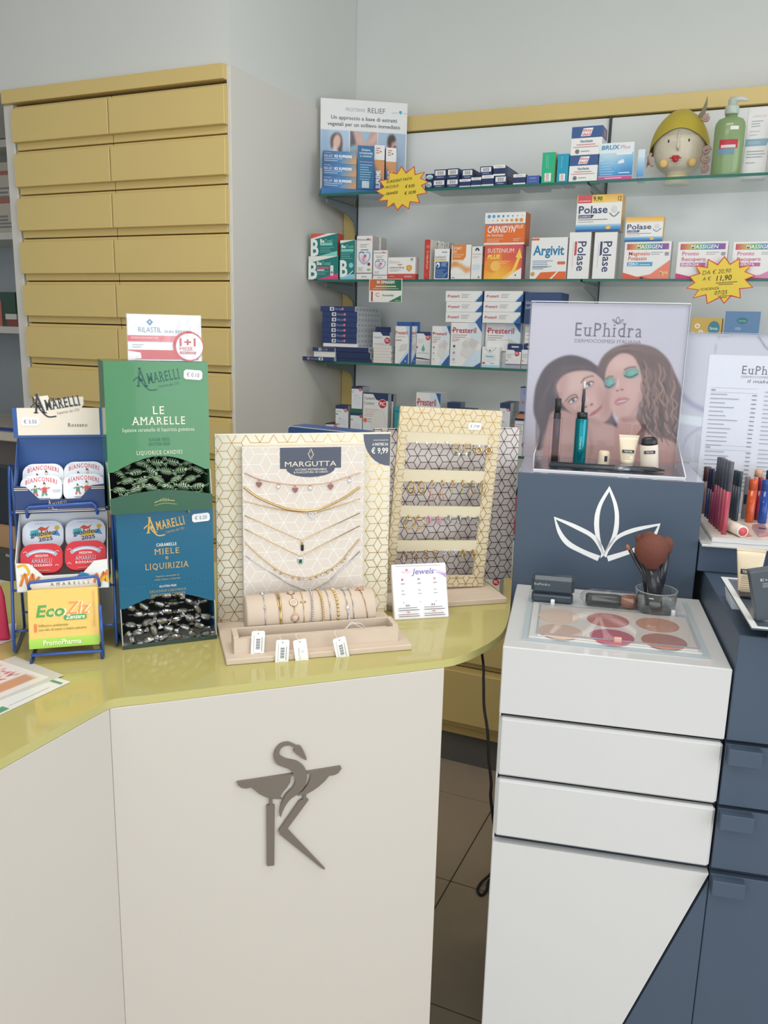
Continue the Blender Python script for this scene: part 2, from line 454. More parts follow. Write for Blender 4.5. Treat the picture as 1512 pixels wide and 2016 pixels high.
# floor slab and its tiles
fl = MB().box((XL, YF, -0.06), (XR, YB, -0.008)).build('floor', mat((88, 84, 78), 0.6, name='tile_grout', noise=0.05, scale=40)); struct(fl)
TP = 0.427; g = 0.0016
tile_me = MB().cbox((g, g, -0.008), (TP - g, TP - g, 0.0), 0.001).mesh('floor_tile', mat((172, 155, 136), 0.35, name='grey_beige_floor_tile', noise=0.08, scale=9, bump=0.03))
for i in range(-8, 7):
    for j in range(-8, 5):
        x, y = -0.637 + i * TP, 1.533 + j * TP
        if x < XL - 0.01 or x + TP > XR + 0.01 or y < YF or y + TP > YB + 0.02: continue
        link('floor_tile', tile_me, fl, TR(x, y, 0))
struct(MB().box((XL, YF, ZC), (XR, YB, ZC + 0.06)).build('ceiling', mat((228, 227, 222), 0.85, name='ceiling_paint', noise=0.02, scale=3)))
struct(MB().box((XL, YB, 0), (XR, YB + 0.08, ZC)).build('wall_back', M_WALL))
struct(MB().box((XL - 0.08, YF, 0), (XL, YB, ZC)).build('wall_left', M_WALL))
wr = MB().box((XR, YF, 0), (XR + 0.08, -1.35, ZC)).box((XR, 1.75, 0), (XR + 0.08, YB, ZC)).box((XR, -1.35, 2.55), (XR + 0.08, 1.75, ZC)).box((XR, -1.35, 0), (XR + 0.08, 1.75, 0.45))
struct(wr.build('wall_right', M_WALL))
w2_ = MB()
for y in (-1.35, 0.18, 1.70): w2_.box((XR + 0.02, y, 0.45), (XR + 0.06, y + 0.05, 2.55))
w2_.box((XR + 0.02, -1.3, 0.45), (XR + 0.06, 1.7, 0.5)).box((XR + 0.02, -1.3, 2.5), (XR + 0.06, 1.7, 2.55))
struct(w2_.build('added_window', mat((70, 72, 74), 0.4, 0.5, name='window_frame')))  # unseen window frame, added round the opening of the side fill light
# the wall above the tall cabinet, with its return to the back wall
struct(MB().box((-4.28, 2.256, 2.2556), (-1.533, YB - 0.002, ZC - 0.002)).build('wall_side', M_WALL))
# shop front behind the photographer: piers, head, sill and a mullion round the glazed opening
wf = MB()
wf.box((XL, YF - 0.1, 0), (-2.0, YF, ZC)).box((2.25, YF - 0.1, 0), (XR, YF, ZC)).box((-2.0, YF - 0.1, 2.6), (2.25, YF, ZC)).box((-2.0, YF - 0.1, 0), (2.25, YF, 0.3))
wall_front = struct(wf.build('wall_front', M_WALL))
wn = MB()
for x in (-2.0, -0.62, 0.79, 2.2): wn.box((x, YF - 0.06, 0.3), (x + 0.05, YF - 0.02, 2.6))
wn.box((-1.95, YF - 0.06, 0.3), (2.2, YF - 0.02, 0.35)).box((-1.95, YF - 0.06, 2.55), (2.2, YF - 0.02, 2.6))
struct(wn.build('window_1', mat((70, 72, 74), 0.4, 0.5, name='window_frame')))
for x in (-0.3, -1.0):
    y = 0.95 if x == -0.3 else -0.6
    p = MB().box((x - 0.62, y - 0.32, 2.985), (x + 0.62, y + 0.32, 2.999)).build('ceiling_light', mat((230, 230, 226), 0.5, name='lamp_housing'))
    tag(p, 'flat rectangular ceiling lamp panel ' + ('over the display counter' if x == -0.3 else 'over the shop floor'), 'ceiling lamp')
    MB().box((x - 0.6, y - 0.3, 2.979), (x + 0.6, y + 0.3, 2.985)).build('diffuser', mat((255, 250, 240), 0.6, name='lamp_diffuser', emit=2.0), p)

# ================================================================== tall drawer cabinet
ROW = 0.1423; ZT = 2.2065
cab = empty('drawer_cabinet', TR(0, 0, 0))
tag(cab, 'tall pharmacy cabinet with two columns of flat yellow drawers', 'cabinet')
MB().cbox((-2.446, 2.25, 0), (-2.404, 3.098, 2.213), 0.002).build('side_panel', M_CARC, cab)
MB().cbox((-1.5395, 2.25, 0), (-1.526, 3.098, 2.255), 0.001).build('side_panel', M_CARC, cab)
MB().cbox((-2.434, 2.232, 2.213), (-1.5395, 3.098, 2.255), 0.001).build('top_board', M_YEL, cab)
MB().box((-2.404, 2.272, 0.0), (-1.5395, 3.098, 2.213)).build('carcass', M_GAP, cab)
dr = {}
for nm, x0, x1, p1 in (('l', -2.394, -1.979, -1.978), ('r', -1.9755, -1.5412, -1.5352)):
    b = MB().cbox((x0, 2.250, 0.002), (x1, 2.271, ROW - 0.002), 0.0015).mesh('drawer', M_YEL)
    f = MB().cbox((x0 + 0.002, 2.229, 0.024), (p1, 2.25, ROW - 0.013), 0.0015).mesh('drawer_front', M_YEL)
    dr[nm] = (b, f)
for k in range(15):
    for nm in 'lr':
        o = link('drawer', dr[nm][0], cab, TR(0, 0, ZT - (k + 1) * ROW)); link('drawer_front', dr[nm][1], o)

# ================================================================== wall shelving with glass shelves
SH = [1.957, 1.669, 1.385, 1.098, 0.815]
UPX = [-1.468, -0.5415, 0.385]
shv = empty('wall_shelving', TR(0, 0, 0)); tag(shv, 'white back panels of the wall shelving with a yellow top rail', 'shelving')
M_BACK = mat((232, 235, 235), 0.45, name='pale_back_panel', noise=0.02, scale=3)
for a, b in zip([-1.464, -0.537, 0.389], [-0.546, 0.381, 1.3]):
    MB().box((a, 3.0, 0.3), (b, 3.098, 2.2)).build('back_panel', M_BACK, shv)
MB().cbox((-1.524, 2.985, 2.205), (1.3, 3.098, 2.255), 0.001).build('top_rail', M_YEL, shv)
MB().cbox((-1.524, 2.994, 0.3), (-1.472, 3.098, 2.204), 0.001).build('edge_strip', M_YEL, shv)
for x in UPX:
    MB().box((x - 0.0035, 2.99, 0.3), (x + 0.0035, 3.09, 2.203)).build('upright', M_DMETAL, shv)
    for z in SH:
        z1 = z - 0.0082
        prof = [(2.99, z1), (2.752, z1), (2.752, z1 - 0.014), (2.80, z1 - 0.02), (2.88, z1 - 0.030), (2.94, z1 - 0.040), (2.972, z1 - 0.055), (2.984, z1 - 0.075), (2.99, z1 - 0.10)]
        M = Matrix(((0, 0, 1, x - 0.0025), (1, 0, 0, 0), (0, 1, 0, 0), (0, 0, 0, 1)))
        MB().prism(prof, 0, 0.005, M=M).build('bracket', M_METAL, shv)
names5 = ['topmost', 'second', 'third', 'fourth', 'lowest']
for i, z in enumerate(SH):
    for j, (a, b) in enumerate(zip([-1.474, -0.5375, 0.389], [-0.5445, 0.382, 1.3])):
        m = MB(); m.box((a, 2.702, z - 0.008), (b, 2.985, z))
        m.m = [0, 0, 1, 1, 0, 1]
        o = m.build('glass_shelf', [M_GLASS, M_GEDGE])
        tag(o, '%s glass shelf from the top, %s' % (names5[i], ['beside the tall drawer cabinet', 'in the bay right of the middle upright', 'in the far right bay'][j]), 'shelf', 'green-edged glass shelves')

# ================================================================== low cabinet under the shelves
bc = empty('base_cabinet', TR(0, 0, 0)); tag(bc, 'low yellow drawer cabinet under the glass shelves, on a grey plinth', 'cabinet')
MB().box((-1.5, 2.592, 0.0), (1.3, 2.98, 0.118)).build('plinth', mat((104, 101, 98), 0.5, name='grey_plinth', noise=0.04, scale=10), bc)
MB().box((-1.5, 2.575, 0.118), (1.3, 2.98, 0.60)).build('carcass', M_YEL, bc)
MB().cbox((-1.52, 2.53, 0.60), (1.3, 2.98, 0.62), 0.001).build('top_board', M_YEL, bc)
bd = MB().cbox((0.002, 2.552, 0.0), (0.46, 2.574, 0.222), 0.0015).mesh('drawer', M_YEL)
bf = MB().cbox((0.004, 2.534, 0.022), (0.458, 2.552, 0.21), 0.0015).mesh('drawer_front', M_YEL)
for k in range(6):
    for z in (0.158, 0.384):
        o = link('drawer', bd, bc, TR(-1.49 + 0.463 * k, 0, z)); link('drawer_front', bf, o)

# ================================================================== service counter
CF = Frame((-0.7595, 0.8087), atan2(0.333, 0.35))
M_FRONT = mat((202, 196, 187), 0.28, name='counter_front_laminate', noise=0.012, scale=3)
ctr = empty('service_counter', TR(0, 0, 0)); tag(ctr, 'white panelled service counter with a folded front', 'counter')
Mc = TR(CF.o.x, CF.o.y, 0, CF.ang); L = 0.4966
MB().cbox((0, 0, 0), (L, 0.022, 0.987), 0.0008).build('front_panel', M_FRONT, ctr, Mc)
MB().cbox((-0.7815, -0.8, 0), (-0.7596, 0.8088, 0.987), 0.0002).build('side_panel', M_FRONT, ctr)
MB().prism([(-0.785, -0.78), (-0.785, 0.83), (-0.60, 1.0), (-0.62, 1.22), (-0.75, 1.35), (-1.15, 1.0), (-1.2, 0.8), (-1.2, -0.78)], 0.0, 0.986).build('counter_body', M_WLAM, ctr)
pts = [(-0.7607, -0.85), (-0.7607, 0.2), (-0.7607, 0.60)]
pts += [tuple(p) for p in spline([Vector((-0.7607, 0.72)), Vector((-0.7603, 0.785)), Vector((-0.756, 0.8135)), Vector((-0.725, 0.8425))], 5)]
pts += [(-0.404, 1.149)]
pts += [tuple(p) for p in spline([Vector(p) for p in ((-0.390, 1.166), (-0.373, 1.205), (-0.357, 1.273), (-0.356, 1.336), (-0.376, 1.436), (-0.402, 1.498), (-0.48, 1.598), (-0.60, 1.665), (-0.75, 1.67), (-0.88, 1.60))], 5)]
pts += [(-1.26, 1.20), (-1.35, 1.05), (-1.37, 0.85), (-1.37, -0.85)]
M_WT = mat((184, 174, 108), 0.10, name='yellow_lacquered_glass', noise=0.015, scale=3, coat=0.15)
M_WTE = mat((190, 183, 120), 0.12, name='yellow_glass_edge')
wt = MB().prism(pts, 0.9875, 1.0, 0, side=1).build('glass_worktop', [M_WT, M_WTE])
tag(wt, 'pale yellow-green glass top of the service counter with a rounded end', 'worktop')

# emblem on the counter front
def zl(x, y): return (400 + x / 4.2, 1380 + y / 4.2)
def emb(name, pts, smooth, par):
    P = [CF.q(*zl(*p)) for p in pts]; P = [Vector((p.x, p.z)) for p in P]
    if smooth: P = spline(P, 4, True)
    M = Matrix(((1, 0, 0, 0), (0, 0, 1, -0.0048), (0, 1, 0, 0), (0, 0, 0, 1)))
    MB().prism([tuple(p) for p in P], 0, 0.0048 - 0.0002, M=M).build(name, M_EMB, par)
M_EMB = mat((132, 124, 116), 0.38, 0.55, name='brushed_bronze', noise=0.05, scale=40, stretch=(1, 1, 20))
eb = empty('counter_emblem', Mc); tag(eb, 'brushed metal snake and bowl emblem shaped like a letter K', 'emblem')
emb('snake', [(850, 470), (828, 410), (800, 365), (770, 360), (720, 337), (690, 332), (640, 345), (600, 385), (580, 435), (585, 480), (610, 515), (660, 535), (710, 555), (735, 580), (750, 610), (757, 650), (740, 700), (705, 735), (672, 775), (642, 840), (630, 900), (636, 950), (650, 905), (680, 845), (720, 797), (770, 762), (820, 712), (845, 660), (852, 605), (843, 560), (820, 525), (780, 495), (740, 482), (690, 472), (650, 455), (628, 435), (625, 410), (640, 380), (670, 362), (705, 358), (735, 368), (750, 388), (745, 410), (790, 445), (835, 474)], 1, eb)
emb('bowl', [(275, 660), (740, 590), (742, 606), (722, 612), (715, 660), (690, 700), (655, 740), (628, 785), (650, 800), (570, 797), (520, 785), (460, 757), (410, 715), (390, 703), (350, 712), (310, 705), (285, 685)], 0, eb)
emb('bowl', [(850, 575), (1130, 530), (1138, 545), (1110, 585), (1075, 602), (1035, 607), (1000, 650), (950, 695), (900, 730), (850, 757), (780, 772), (765, 765), (820, 730), (860, 680), (880, 630), (885, 592), (852, 590)], 0, eb)
emb('stem', [(545, 795), (568, 795), (568, 848), (587, 850), (583, 1345), (525, 1352), (522, 855), (545, 848)], 0, eb)
emb('leg', [(822, 760), (845, 757), (847, 797), (866, 805), (690, 1045), (1003, 1375), (985, 1377), (628, 1090), (620, 1060), (790, 815), (820, 800)], 0, eb)

# ================================================================== make-up cabinet
_A = on_z(990, 1272, 1.03)
MF = Frame((_A.x, _A.y), radians(11.6)); Mm = TR(_A.x, _A.y, 0, radians(11.6))
W = 0.332; D = 0.335
mk = empty('makeup_cabinet', Mm); tag(mk, 'white glossy make-up drawer cabinet with dark gaps beside the counter', 'cabinet')
MB().box((0.003, 0.016, 0.0), (W + 0.002, D - 0.001, 0.915)).build('carcass', M_NDARK, mk)
MB().box((0.0, 0.012, 0.0), (0.0028, D - 0.001, 0.918)).build('side_panel', M_GLOSSW, mk)
MB().cbox((0.0, 0.0, 0.9185), (W, D - 0.001, 1.03), 0.0015).build('drawer', M_GLOSSW, mk)
MB().cbox((0.002, 0.0, 0.812), (W, 0.015, 0.9120), 0.004).build('drawer', M_GLOSSW, mk)
MB().cbox((0.003, 0.0, 0.7045), (W, 0.015, 0.806), 0.004).build('drawer', M_GLOSSW, mk)
Mx = Matrix(((1, 0, 0, 0), (0, 0, -1, 0.015), (0, 1, 0, 0), (0, 0, 0, 1)))
MB().prism([(0.002, 0.0), (0.090, 0.0), (0.333, 0.694), (0.002, 0.694)], 0, 0.015, M=Mx).build('door', M_GLOSSW, mk)
MB().prism([(0.093, 0.0), (W + 0.002, 0.0), (W + 0.002, 0.683)], 0.002, 0.0148, M=Mx).build('corner_panel', M_NAVY, mk)
rs = MB().cbox((-0.010, D, 0.0), (0.320, 0.64, 1.2465), 0.0012).build('display_riser', M_NAVY, None, Mm)
tag(rs, 'tall slate blue display block with a white three-leaf logo', 'display block')
# leaf logo on the riser
def zr(x, y): q = MF.q(990 + x / 3.287, 900 + y / 3.287, D); return (q.x, q.z)
def leaf(o, a1, a2, i1, i2):
    """outer edges a1/a2 and inner edges i1/i2 from base to tip"""
    P = lambda L: [tuple(p) for p in spline([Vector(zr(*q)) for q in L], 6)]
    return P(a1) + P(a2)[::-1], P(i1) + P(i2)[::-1]
lg = Art((0, D, 0), (1, 0, 0), (0, 0, 1), 1, 1, eps=4e-4)
def band(o1, o2, i1, i2):
    for o, i in ((o1, i1), (o2, i2)):
        a = spline([Vector(zr(*q)) for q in o], 8); b = spline([Vector(zr(*q)) for q in i], 8)
        n = len(a); vs = [tuple(p) for p in a] + [tuple(p) for p in b]
        fs = []
        for k in range(n - 1):
            f = (k, k + 1, n + k + 1, n + k); p = [Vector(vs[j]).to_3d() for j in f]
            fs.append(f if (p[1] - p[0]).cross(p[2] - p[0]).z >= 0 else f[::-1])
        lg.raw(vs, fs, 'f1f2f2', rough=0.35); lg.k -= 1
band([(650, 632), (600, 510), (592, 400), (620, 300), (690, 186)], [(650, 632), (735, 510), (752, 400), (738, 300), (690, 186)],
     [(652, 625), (628, 510), (624, 400), (642, 310), (689, 222)], [(652, 625), (706, 510), (724, 400), (716, 310), (689, 222)])
band([(630, 655), (660, 612), (600, 510), (480, 440), (330, 384)], [(612, 672), (500, 620), (410, 570), (355, 490), (330, 384)],
     [(634, 636), (632, 612), (575, 525), (470, 465), (342, 402)], [(630, 638), (530, 600), (440, 550), (385, 490), (342, 402)])
band([(668, 650), (655, 622), (720, 520), (840, 460), (1020, 428)], [(682, 675), (800, 634), (900, 596), (985, 520), (1020, 428)],
     [(672, 640), (690, 600), (745, 530), (850, 485), (1004, 444)], [(672, 640), (790, 606), (885, 570), (962, 510), (1004, 444)])
print_on(rs, 'leaf_logo', lg)
MB().box((-0.0095, D + 0.0005, 1.2465), (0.3195, 0.6395, 1.2467)).build('top_reflection_plate', mat((150, 152, 166), 0.05, name='lilac_reflection_plate', coat=0.8), rs)  # added plate; the lilac reflection on the block top is put into its colour
nv = empty('slate_cabinet', Mm); tag(nv, 'slate blue drawer cabinet with tab handles next to the white make-up drawers', 'cabinet')
MB().box((W + 0.0035, 0.014, 0.0), (1.0, 0.64, 0.915)).build('carcass', M_NDARK, nv)
MB().cbox((W + 0.0035, 0.001, 0.9185), (1.0, 0.64, 1.083), 0.0012).build('top_block', M_NAVY, nv)
tab = MB().cbox((0.337, -0.016, -0.026), (0.384, 0.0015, 0.0), 0.001).mesh('handle', M_NAVY)
for z0, z1 in ((0.812, 0.912), (0.7045, 0.806), (0.0, 0.694)):
    d = MB().cbox((W + 0.0035, 0.0015, z0), (1.0, 0.0138, z1), 0.001).build('drawer', M_NAVY, nv); link('handle', tab, d, TR(0, 0, z1 - 0.0002))
r2 = MB().cbox((0.3225, D, 1.0835), (1.0, 0.64, 1.1345), 0.0012).build('display_riser', M_NAVY, None, Mm)
tag(r2, 'low slate blue display block under the white lipstick platform', 'display block')
pl = MB().cbox((0.3225, D - 0.022, 1.135), (1.0, 0.64, 1.1395), 0.001).build('display_platform', M_GLOSSW, None, Mm)
tag(pl, 'white platform board lying on the low slate display block', 'display board')

# ================================================================== black cable on the floor between counter and cabinet
cb = [on_y(949, 1288, 2.05), on_y(952, 1340, 2.0), on_y(953, 1390, 1.95), on_y(960, 1440, 1.9), on_y(962, 1490, 1.85), on_y(967, 1540, 1.8), on_y(966, 1570, 1.77), on_y(972, 1620, 1.72), on_y(978, 1660, 1.68)]
P = [Vector(p) for p in cb]
P.insert(0, Vector((P[0].x - 0.01, P[0].y - 0.15, 0.94)))
lo = [on_z(975, 1700, 0.03), on_z(966, 1720, 0.02), on_z(948, 1737, 0.006), on_z(940, 1752, 0.0045), on_z(948, 1762, 0.0045), on_z(958, 1752, 0.006), on_z(962, 1735, 0.012), on_z(975, 1725, 0.012), on_z(990, 1735, 0.0045)]
ca = MB().tube(spline(P + lo, 6), 0.0038, 8).build('power_cable', mat((34, 37, 42), 0.5, name='black_rubber'))
tag(ca, 'black power cable hanging behind the make-up cabinet with a loop on the floor', 'cable')

# ================================================================== glimpse of the back room left of the tall cabinet
ou = empty('open_shelf_unit', TR(0, 0, 0)); tag(ou, 'white open shelf unit glimpsed left of the tall yellow cabinet', 'shelf')
for z in (1.02, 1.445, 1.845, 2.22): MB().cbox((-4.2, 2.78, z), (-2.95, 3.06, z + 0.03), 0.001).build('board', M_WLAM, ou)
MB().cbox((-2.95, 2.78, 0), (-2.92, 3.06, 2.25), 0.001).build('side_panel', M_WLAM, ou)
MB().box((-4.2, 3.06, 0), (-2.95, 3.075, 2.25)).build('back_board', mat((170, 178, 184), 0.6, name='grey_blue_board', noise=0.04, scale=5), ou)
def bgbox(name, px0, py0, px1, py1, Y, depth, col, label, cat, z0=None):
    a = on_y(px0, py1, Y); b = on_y(px1, py0, Y); z = z0 if z0 is not None else a.z
    o = MB().cbox((a.x, Y, z), (max(b.x, a.x + 0.02), Y + depth, b.z), 0.001).build(name, mat(col, 0.5, noise=0.05, scale=20)); tag(o, label, cat); return o, a, b
o, a, b = bgbox('storage_carton', -26, 318, 24, 480, 2.80, 0.2, (205, 196, 184), 'cream carton with red printed bands on the upper open shelf', 'carton', 1.875)
ar = Art((a.x, 2.80, 1.875), (1, 0, 0), (0, 0, 1), b.x - a.x, b.z - 1.875)
ar.rect(0, 0.82, 1, 0.88, 'b8746c'); ar.rect(0, 0.42, 1, 0.52, 'b8746c'); ar.bars(0.45, 0.62, 0.95, 3, 0.06, 0.03, '8b8e92'); ar.bars(0.3, 0.22, 0.98, 4, 0.05, 0.03, '8b8e92', seed=2)
print_on(o, 'print', ar)
bgbox('folder_box', 4, 575, 28, 645, 2.79, 0.15, (62, 92, 82), 'dark green box on the open shelf left of the cabinet', 'box', 1.475)
bgbox('folder_box', -18, 592, 1, 645, 2.785, 0.06, (206, 120, 112), 'salmon pink carton on the open shelf left of the cabinet', 'box', 1.475)
o, a, b = bgbox('small_carton', 14, 621, 34, 640, 2.781, 0.008, (150, 80, 76), 'small brick red carton at the front of the open shelf', 'box', 1.475)
MB().cbox((a.x, 2.775, b.z - 0.018), (b.x, 2.781, b.z + 0.006), 0.0005).build('white_lid', M_WLAM, o)
# staff desk with its equipment
dk = empty('staff_desk', TR(0, 0, 0)); tag(dk, 'white staff desk behind the counter', 'desk')
MB().cbox((-3.2, 1.45, 0.785), (-1.62, 2.1, 0.815), 0.001).build('desk_top', M_WLAM, dk)
MB().box((-3.15, 1.5, 0.0), (-1.68, 2.05, 0.785)).build('desk_body', M_WLAM, dk)
pr = MB().cbox((-2.25, 1.55, 0.815), (-1.70, 1.95, 0.897), 0.004).build('printer', mat((66, 67, 66), 0.5, name='dark_grey_plastic', noise=0.05, scale=50)); tag(pr, 'dark grey machine marked PH on the staff desk', 'machine')
q0 = on_y(12, 1096, 1.55); ar = Art((q0.x, 1.55, q0.z), (1, 0, 0), (0, 0, 1), 0.05, 0.0075); ar.text('PH', 0, 0, 1, 'd8d8d4', st='bold'); print_on(pr, 'lettering', ar)
cbx = MB().cbox((-2.2, 1.58, 0.897), (-1.74, 1.93, 0.955), 0.001).build('cardboard_box', mat((176, 140, 104), 0.7, name='cardboard', noise=0.06, scale=30)); tag(cbx, 'flat brown cardboard box on the dark grey machine', 'box')
mo = MB().cbox((-2.3, 1.60, 0.9555), (-1.78, 1.64, 1.115), 0.003).build('monitor', mat((38, 46, 58), 0.45, name='dark_blue_plastic')); tag(mo, 'dark blue-black screen standing on the cardboard box', 'screen')
bt = empty('high_bench', TR(0, 0, 0)); tag(bt, 'cream side bench with a blue edge line behind the blue wire rack', 'bench')
MB().cbox((-3.6, 2.32, 1.045), (-2.5, 2.7, 1.085), 0.004).build('bench_top', mat((205, 198, 182), 0.5, name='cream_laminate', noise=0.03, scale=8), bt)
MB().box((-3.6, 2.314, 1.088), (-2.5, 2.325, 1.098)).build('edge_line', mat((40, 66, 150), 0.5), bt)
MB().box((-3.55, 2.4, 0), (-2.56, 2.66, 1.045)).build('bench_body', mat((120, 112, 112), 0.6, noise=0.05, scale=8), bt)
# ================================================================== goods on the glass shelves
WHITE = (236, 235, 232)
def med(name, label, z0, px0, px1, pyb, pyt, depth, col, cat='box', Y=2.708, group=None, rough=0.42, dx=0.0, side=None, top=None, z1=None):
    """a carton: front face on the plane Y, edges read at px0..px1 on its foot, top at pyt"""
    a = on_y(px0, pyb, Y); b = on_y(px1, pyb, Y); t = on_y((px0 + px1) / 2, pyt, Y).z if z1 is None else z1
    w = b.x - a.x; h = t - z0; z0 += 0.0004
    m = MB().cbox((0, 0, 0), (w, depth, h - 0.0004), 0.0006)
    ms = [mat(col, rough)]
    o = m.build(name, ms, None, TR(a.x + dx, Y, z0)); tag(o, label, cat, group)
    A = Art((0, 0, 0), (1, 0, 0), (0, 0, 1), w, h)
    S = Art((w, 0, 0), (0, 1, 0), (0, 0, 1), depth, h)
    T = Art((0, 0, h - 0.0004), (1, 0, 0), (0, 1, 0), w, depth)
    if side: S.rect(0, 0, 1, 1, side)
    if top: T.rect(0, 0, 1, 1, top)
    o['_z1'] = t
    return o, A, S, T
def fin(o, *arts): 
    z = o['_z1']; del o['_z1']; print_on(o, 'print', *arts); return z

# ------------------------------------------------ top shelf
Z1 = SH[0]
# counter display of blue cartons, turned towards the room
DF = Frame((-1.462, 2.712), radians(33)); Md = TR(DF.o.x, DF.o.y, Z1 + 0.0004, DF.ang)
ds = empty('carton_display', Md); tag(ds, 'white cardboard display with three photos and a blue tray on the top shelf', 'display stand')
bw = 0.305; yb = 0.075; bh = DF.q(640, 193, yb).z - Z1
MB().cbox((-0.004, yb, 0.0), (bw, yb + 0.003, bh), 0.0005).build('back_board', mat((232, 232, 232), 0.45), ds)
MB().cbox((-0.006, 0.0, 0.0), (bw - 0.045, yb - 0.001, 0.022), 0.0008).build('tray', mat((42, 110, 168), 0.4), ds)
A = Art((-0.004, yb, 0), (1, 0, 0), (0, 0, 1), bw + 0.004, bh)
A.text('PROSTERINE', 0.29, 0.885, 0.033, '777c84', st='light', fit=0.22); A.text('RELIEF', 0.54, 0.88, 0.05, '5a6068', fit=0.2)
A.text('Un approccio a base di estratti', 0.12, 0.80, 0.036, '55595f', st='bold', fit=0.76)
A.text('vegetali per un sollievo immediato', 0.08, 0.735, 0.036, '55595f', st='bold', fit=0.84)
A.poly([(0.9, 0.905), (0.92, 0.88), (0.94, 0.905), (0.93, 0.92), (0.91, 0.92)], '3fb0c8'); A.rect(0.82, 0.892, 0.89, 0.898, '9fc4d4'); A.rect(0.95, 0.892, 1.0, 0.898, '9fc4d4')
for x0, x1, k in ((0.0, 0.325, 0), (0.34, 0.655, 1), (0.665, 0.985, 2)):
    c = Canvas([(0, 0), (100, 0), (100, 100), (0, 100)], 34, 34, [(176, 200, 222), (160, 190, 210), (168, 190, 214)][k])
    if k == 0:
        c.ell(15, 55, 20, 60, (150, 178, 206), soft=.5); c.poly([(36, 22), (50, 8), (70, 10), (78, 30), (76, 60), (84, 84), (66, 86), (60, 52), (40, 52)], (92, 66, 62), 4, smooth=4)
        c.ell(58, 30, 13, 19, (222, 182, 166), 15, .2); c.poly([(48, 42), (62, 52), (64, 66), (88, 84), (96, 100), (30, 100), (32, 66)], (226, 214, 212), 5, smooth=3)
        c.stroke([(60, 70), (78, 80), (96, 92)], 9, (218, 172, 156), 3)
    elif k == 1:
        c.poly([(0, 0), (30, 0), (24, 34), (0, 40)], (92, 88, 98), 5); c.stroke([(24, 0), (36, 40), (34, 100)], 26, (206, 168, 160), 5); c.stroke([(96, 0), (78, 34), (74, 100)], 30, (196, 150, 142), 5)
        c.stroke([(36, 20), (56, 44), (70, 34), (98, 10)], 20, (216, 176, 166), 5); c.poly([(42, 60), (64, 48), (70, 100), (40, 100)], (234, 226, 226), 5, smooth=3)
    else:
        c.ell(50, 30, 16, 24, (206, 160, 142), 10, .2); c.poly([(34, 28), (38, 8), (56, 4), (64, 18), (50, 26), (46, 44)], (66, 52, 52), 4, smooth=3); c.ell(62, 42, 7, 9, (84, 62, 58), 0, .4)
        c.poly([(34, 62), (46, 50), (62, 58), (70, 100), (26, 100)], (134, 178, 204), 5, smooth=3)
    c.lay(A, x0, 0.30, x1, 0.69)
print_on(ds, 'printed_board', A)
lf = MB().cbox((0.120, -0.0035, 0.0225), (0.178, -0.001, 0.165), 0.0005).build('leaflet', mat((38, 110, 160), 0.4), ds)
A = Art((0.120, -0.0035, 0.0225), (1, 0, 0), (0, 0, 1), 0.058, 0.1425)
A.text('Dolore', 0.5, 0.88, 0.05, 'e8eef4', 'c', 'bold', fit=0.5); A.text('occasionale', 0.5, 0.81, 0.05, 'e8eef4', 'c', 'bold', fit=0.8); A.text('o cronico?', 0.5, 0.74, 0.05, 'e8eef4', 'c', 'bold', fit=0.72)
A.rect(0.1, 0.62, 0.9, 0.635, 'd98fb0'); A.bars(0.15, 0.55, 0.9, 7, 0.055, 0.018, '9cc6de'); A.rect(0.28, 0.03, 0.72, 0.19, 'c9dbe6')
print_on(lf, 'lettering', A)
def relief(x0, z0, w, h, d, y0, up=False):
    o = MB().cbox((0, 0, 0), (w, d, h), 0.0006).build('ointment_carton', mat((44, 104, 160), 0.4), None, TR(*(DF.w(x0, y0, Z1 + z0)), DF.ang))
    A = Art((0, 0, 0), (1, 0, 0), (0, 0, 1), w, h)
    if not up:
        A.grad(0, 0, 1, 1, lambda x, y: ramp([(0, (40, 86, 140)), (0.5, (66, 128, 182)), (0.72, (120, 150, 176)), (1, (214, 158, 110))], max(0, x - 0.35 * y + .15) if x > .5 else x), 14, 5)
        A.text('RELIEF', 0.03, 0.5, 0.2, 'c8d4e4', fit=0.25); A.text('X3 SUPREME', 0.32, 0.5, 0.2, 'ffffff', st='heavy', fit=0.54); A.text('PROSTERINE', 0.03, 0.82, 0.08, 'b8cade', fit=0.2); A.bars(0.03, 0.36, 0.6, 2, 0.16, 0.05, 'b6cbe0')
    else:
        A.rect(0, 0.68, 1, 1, 'ececea'); A.grad(0, 0, 1, 0.68, lambda x, y: lerp((44, 92, 150), (214, 150, 92), max(0, min(1, (x * .6 + y - .62) * 3))), 8, 14)
        A.poly([(0, 0.68), (0.6, 0.68), (0.25, 0.72), (0, 0.74)], 'ececea'); A.text('SUPREME', 0.62, 0.05, 0.1, 'ffffff', st='heavy', rot=90, fit=1.6); A.bars(0.18, 0.92, 0.6, 3, 0.05, 0.02, 'c0705c'); A.ell(0.62, 0.86, 0.07, None, '4a5a60')
    print_on(o, 'print', A); return o
for k in range(3):
    tag(relief(0.001, 0.0228 + 0.0405 * k, 0.116, 0.040, 0.036, 0.004), 'long blue ointment carton, %s of the three lying stacked in the display' % ['bottom', 'middle', 'top'][k], 'box', 'blue ointment cartons in the display')
for k, x in enumerate((0.180, 0.2215)):
    o = relief(x, 0.0228, 0.037, 0.150 - 0.006 * k, 0.03, 0.012, True)
    tag(o, 'white and blue ointment carton standing upright in the display, %s' % ['next to the blue leaflet', 'at the tray end'][k], 'box', 'blue ointment cartons in the display')

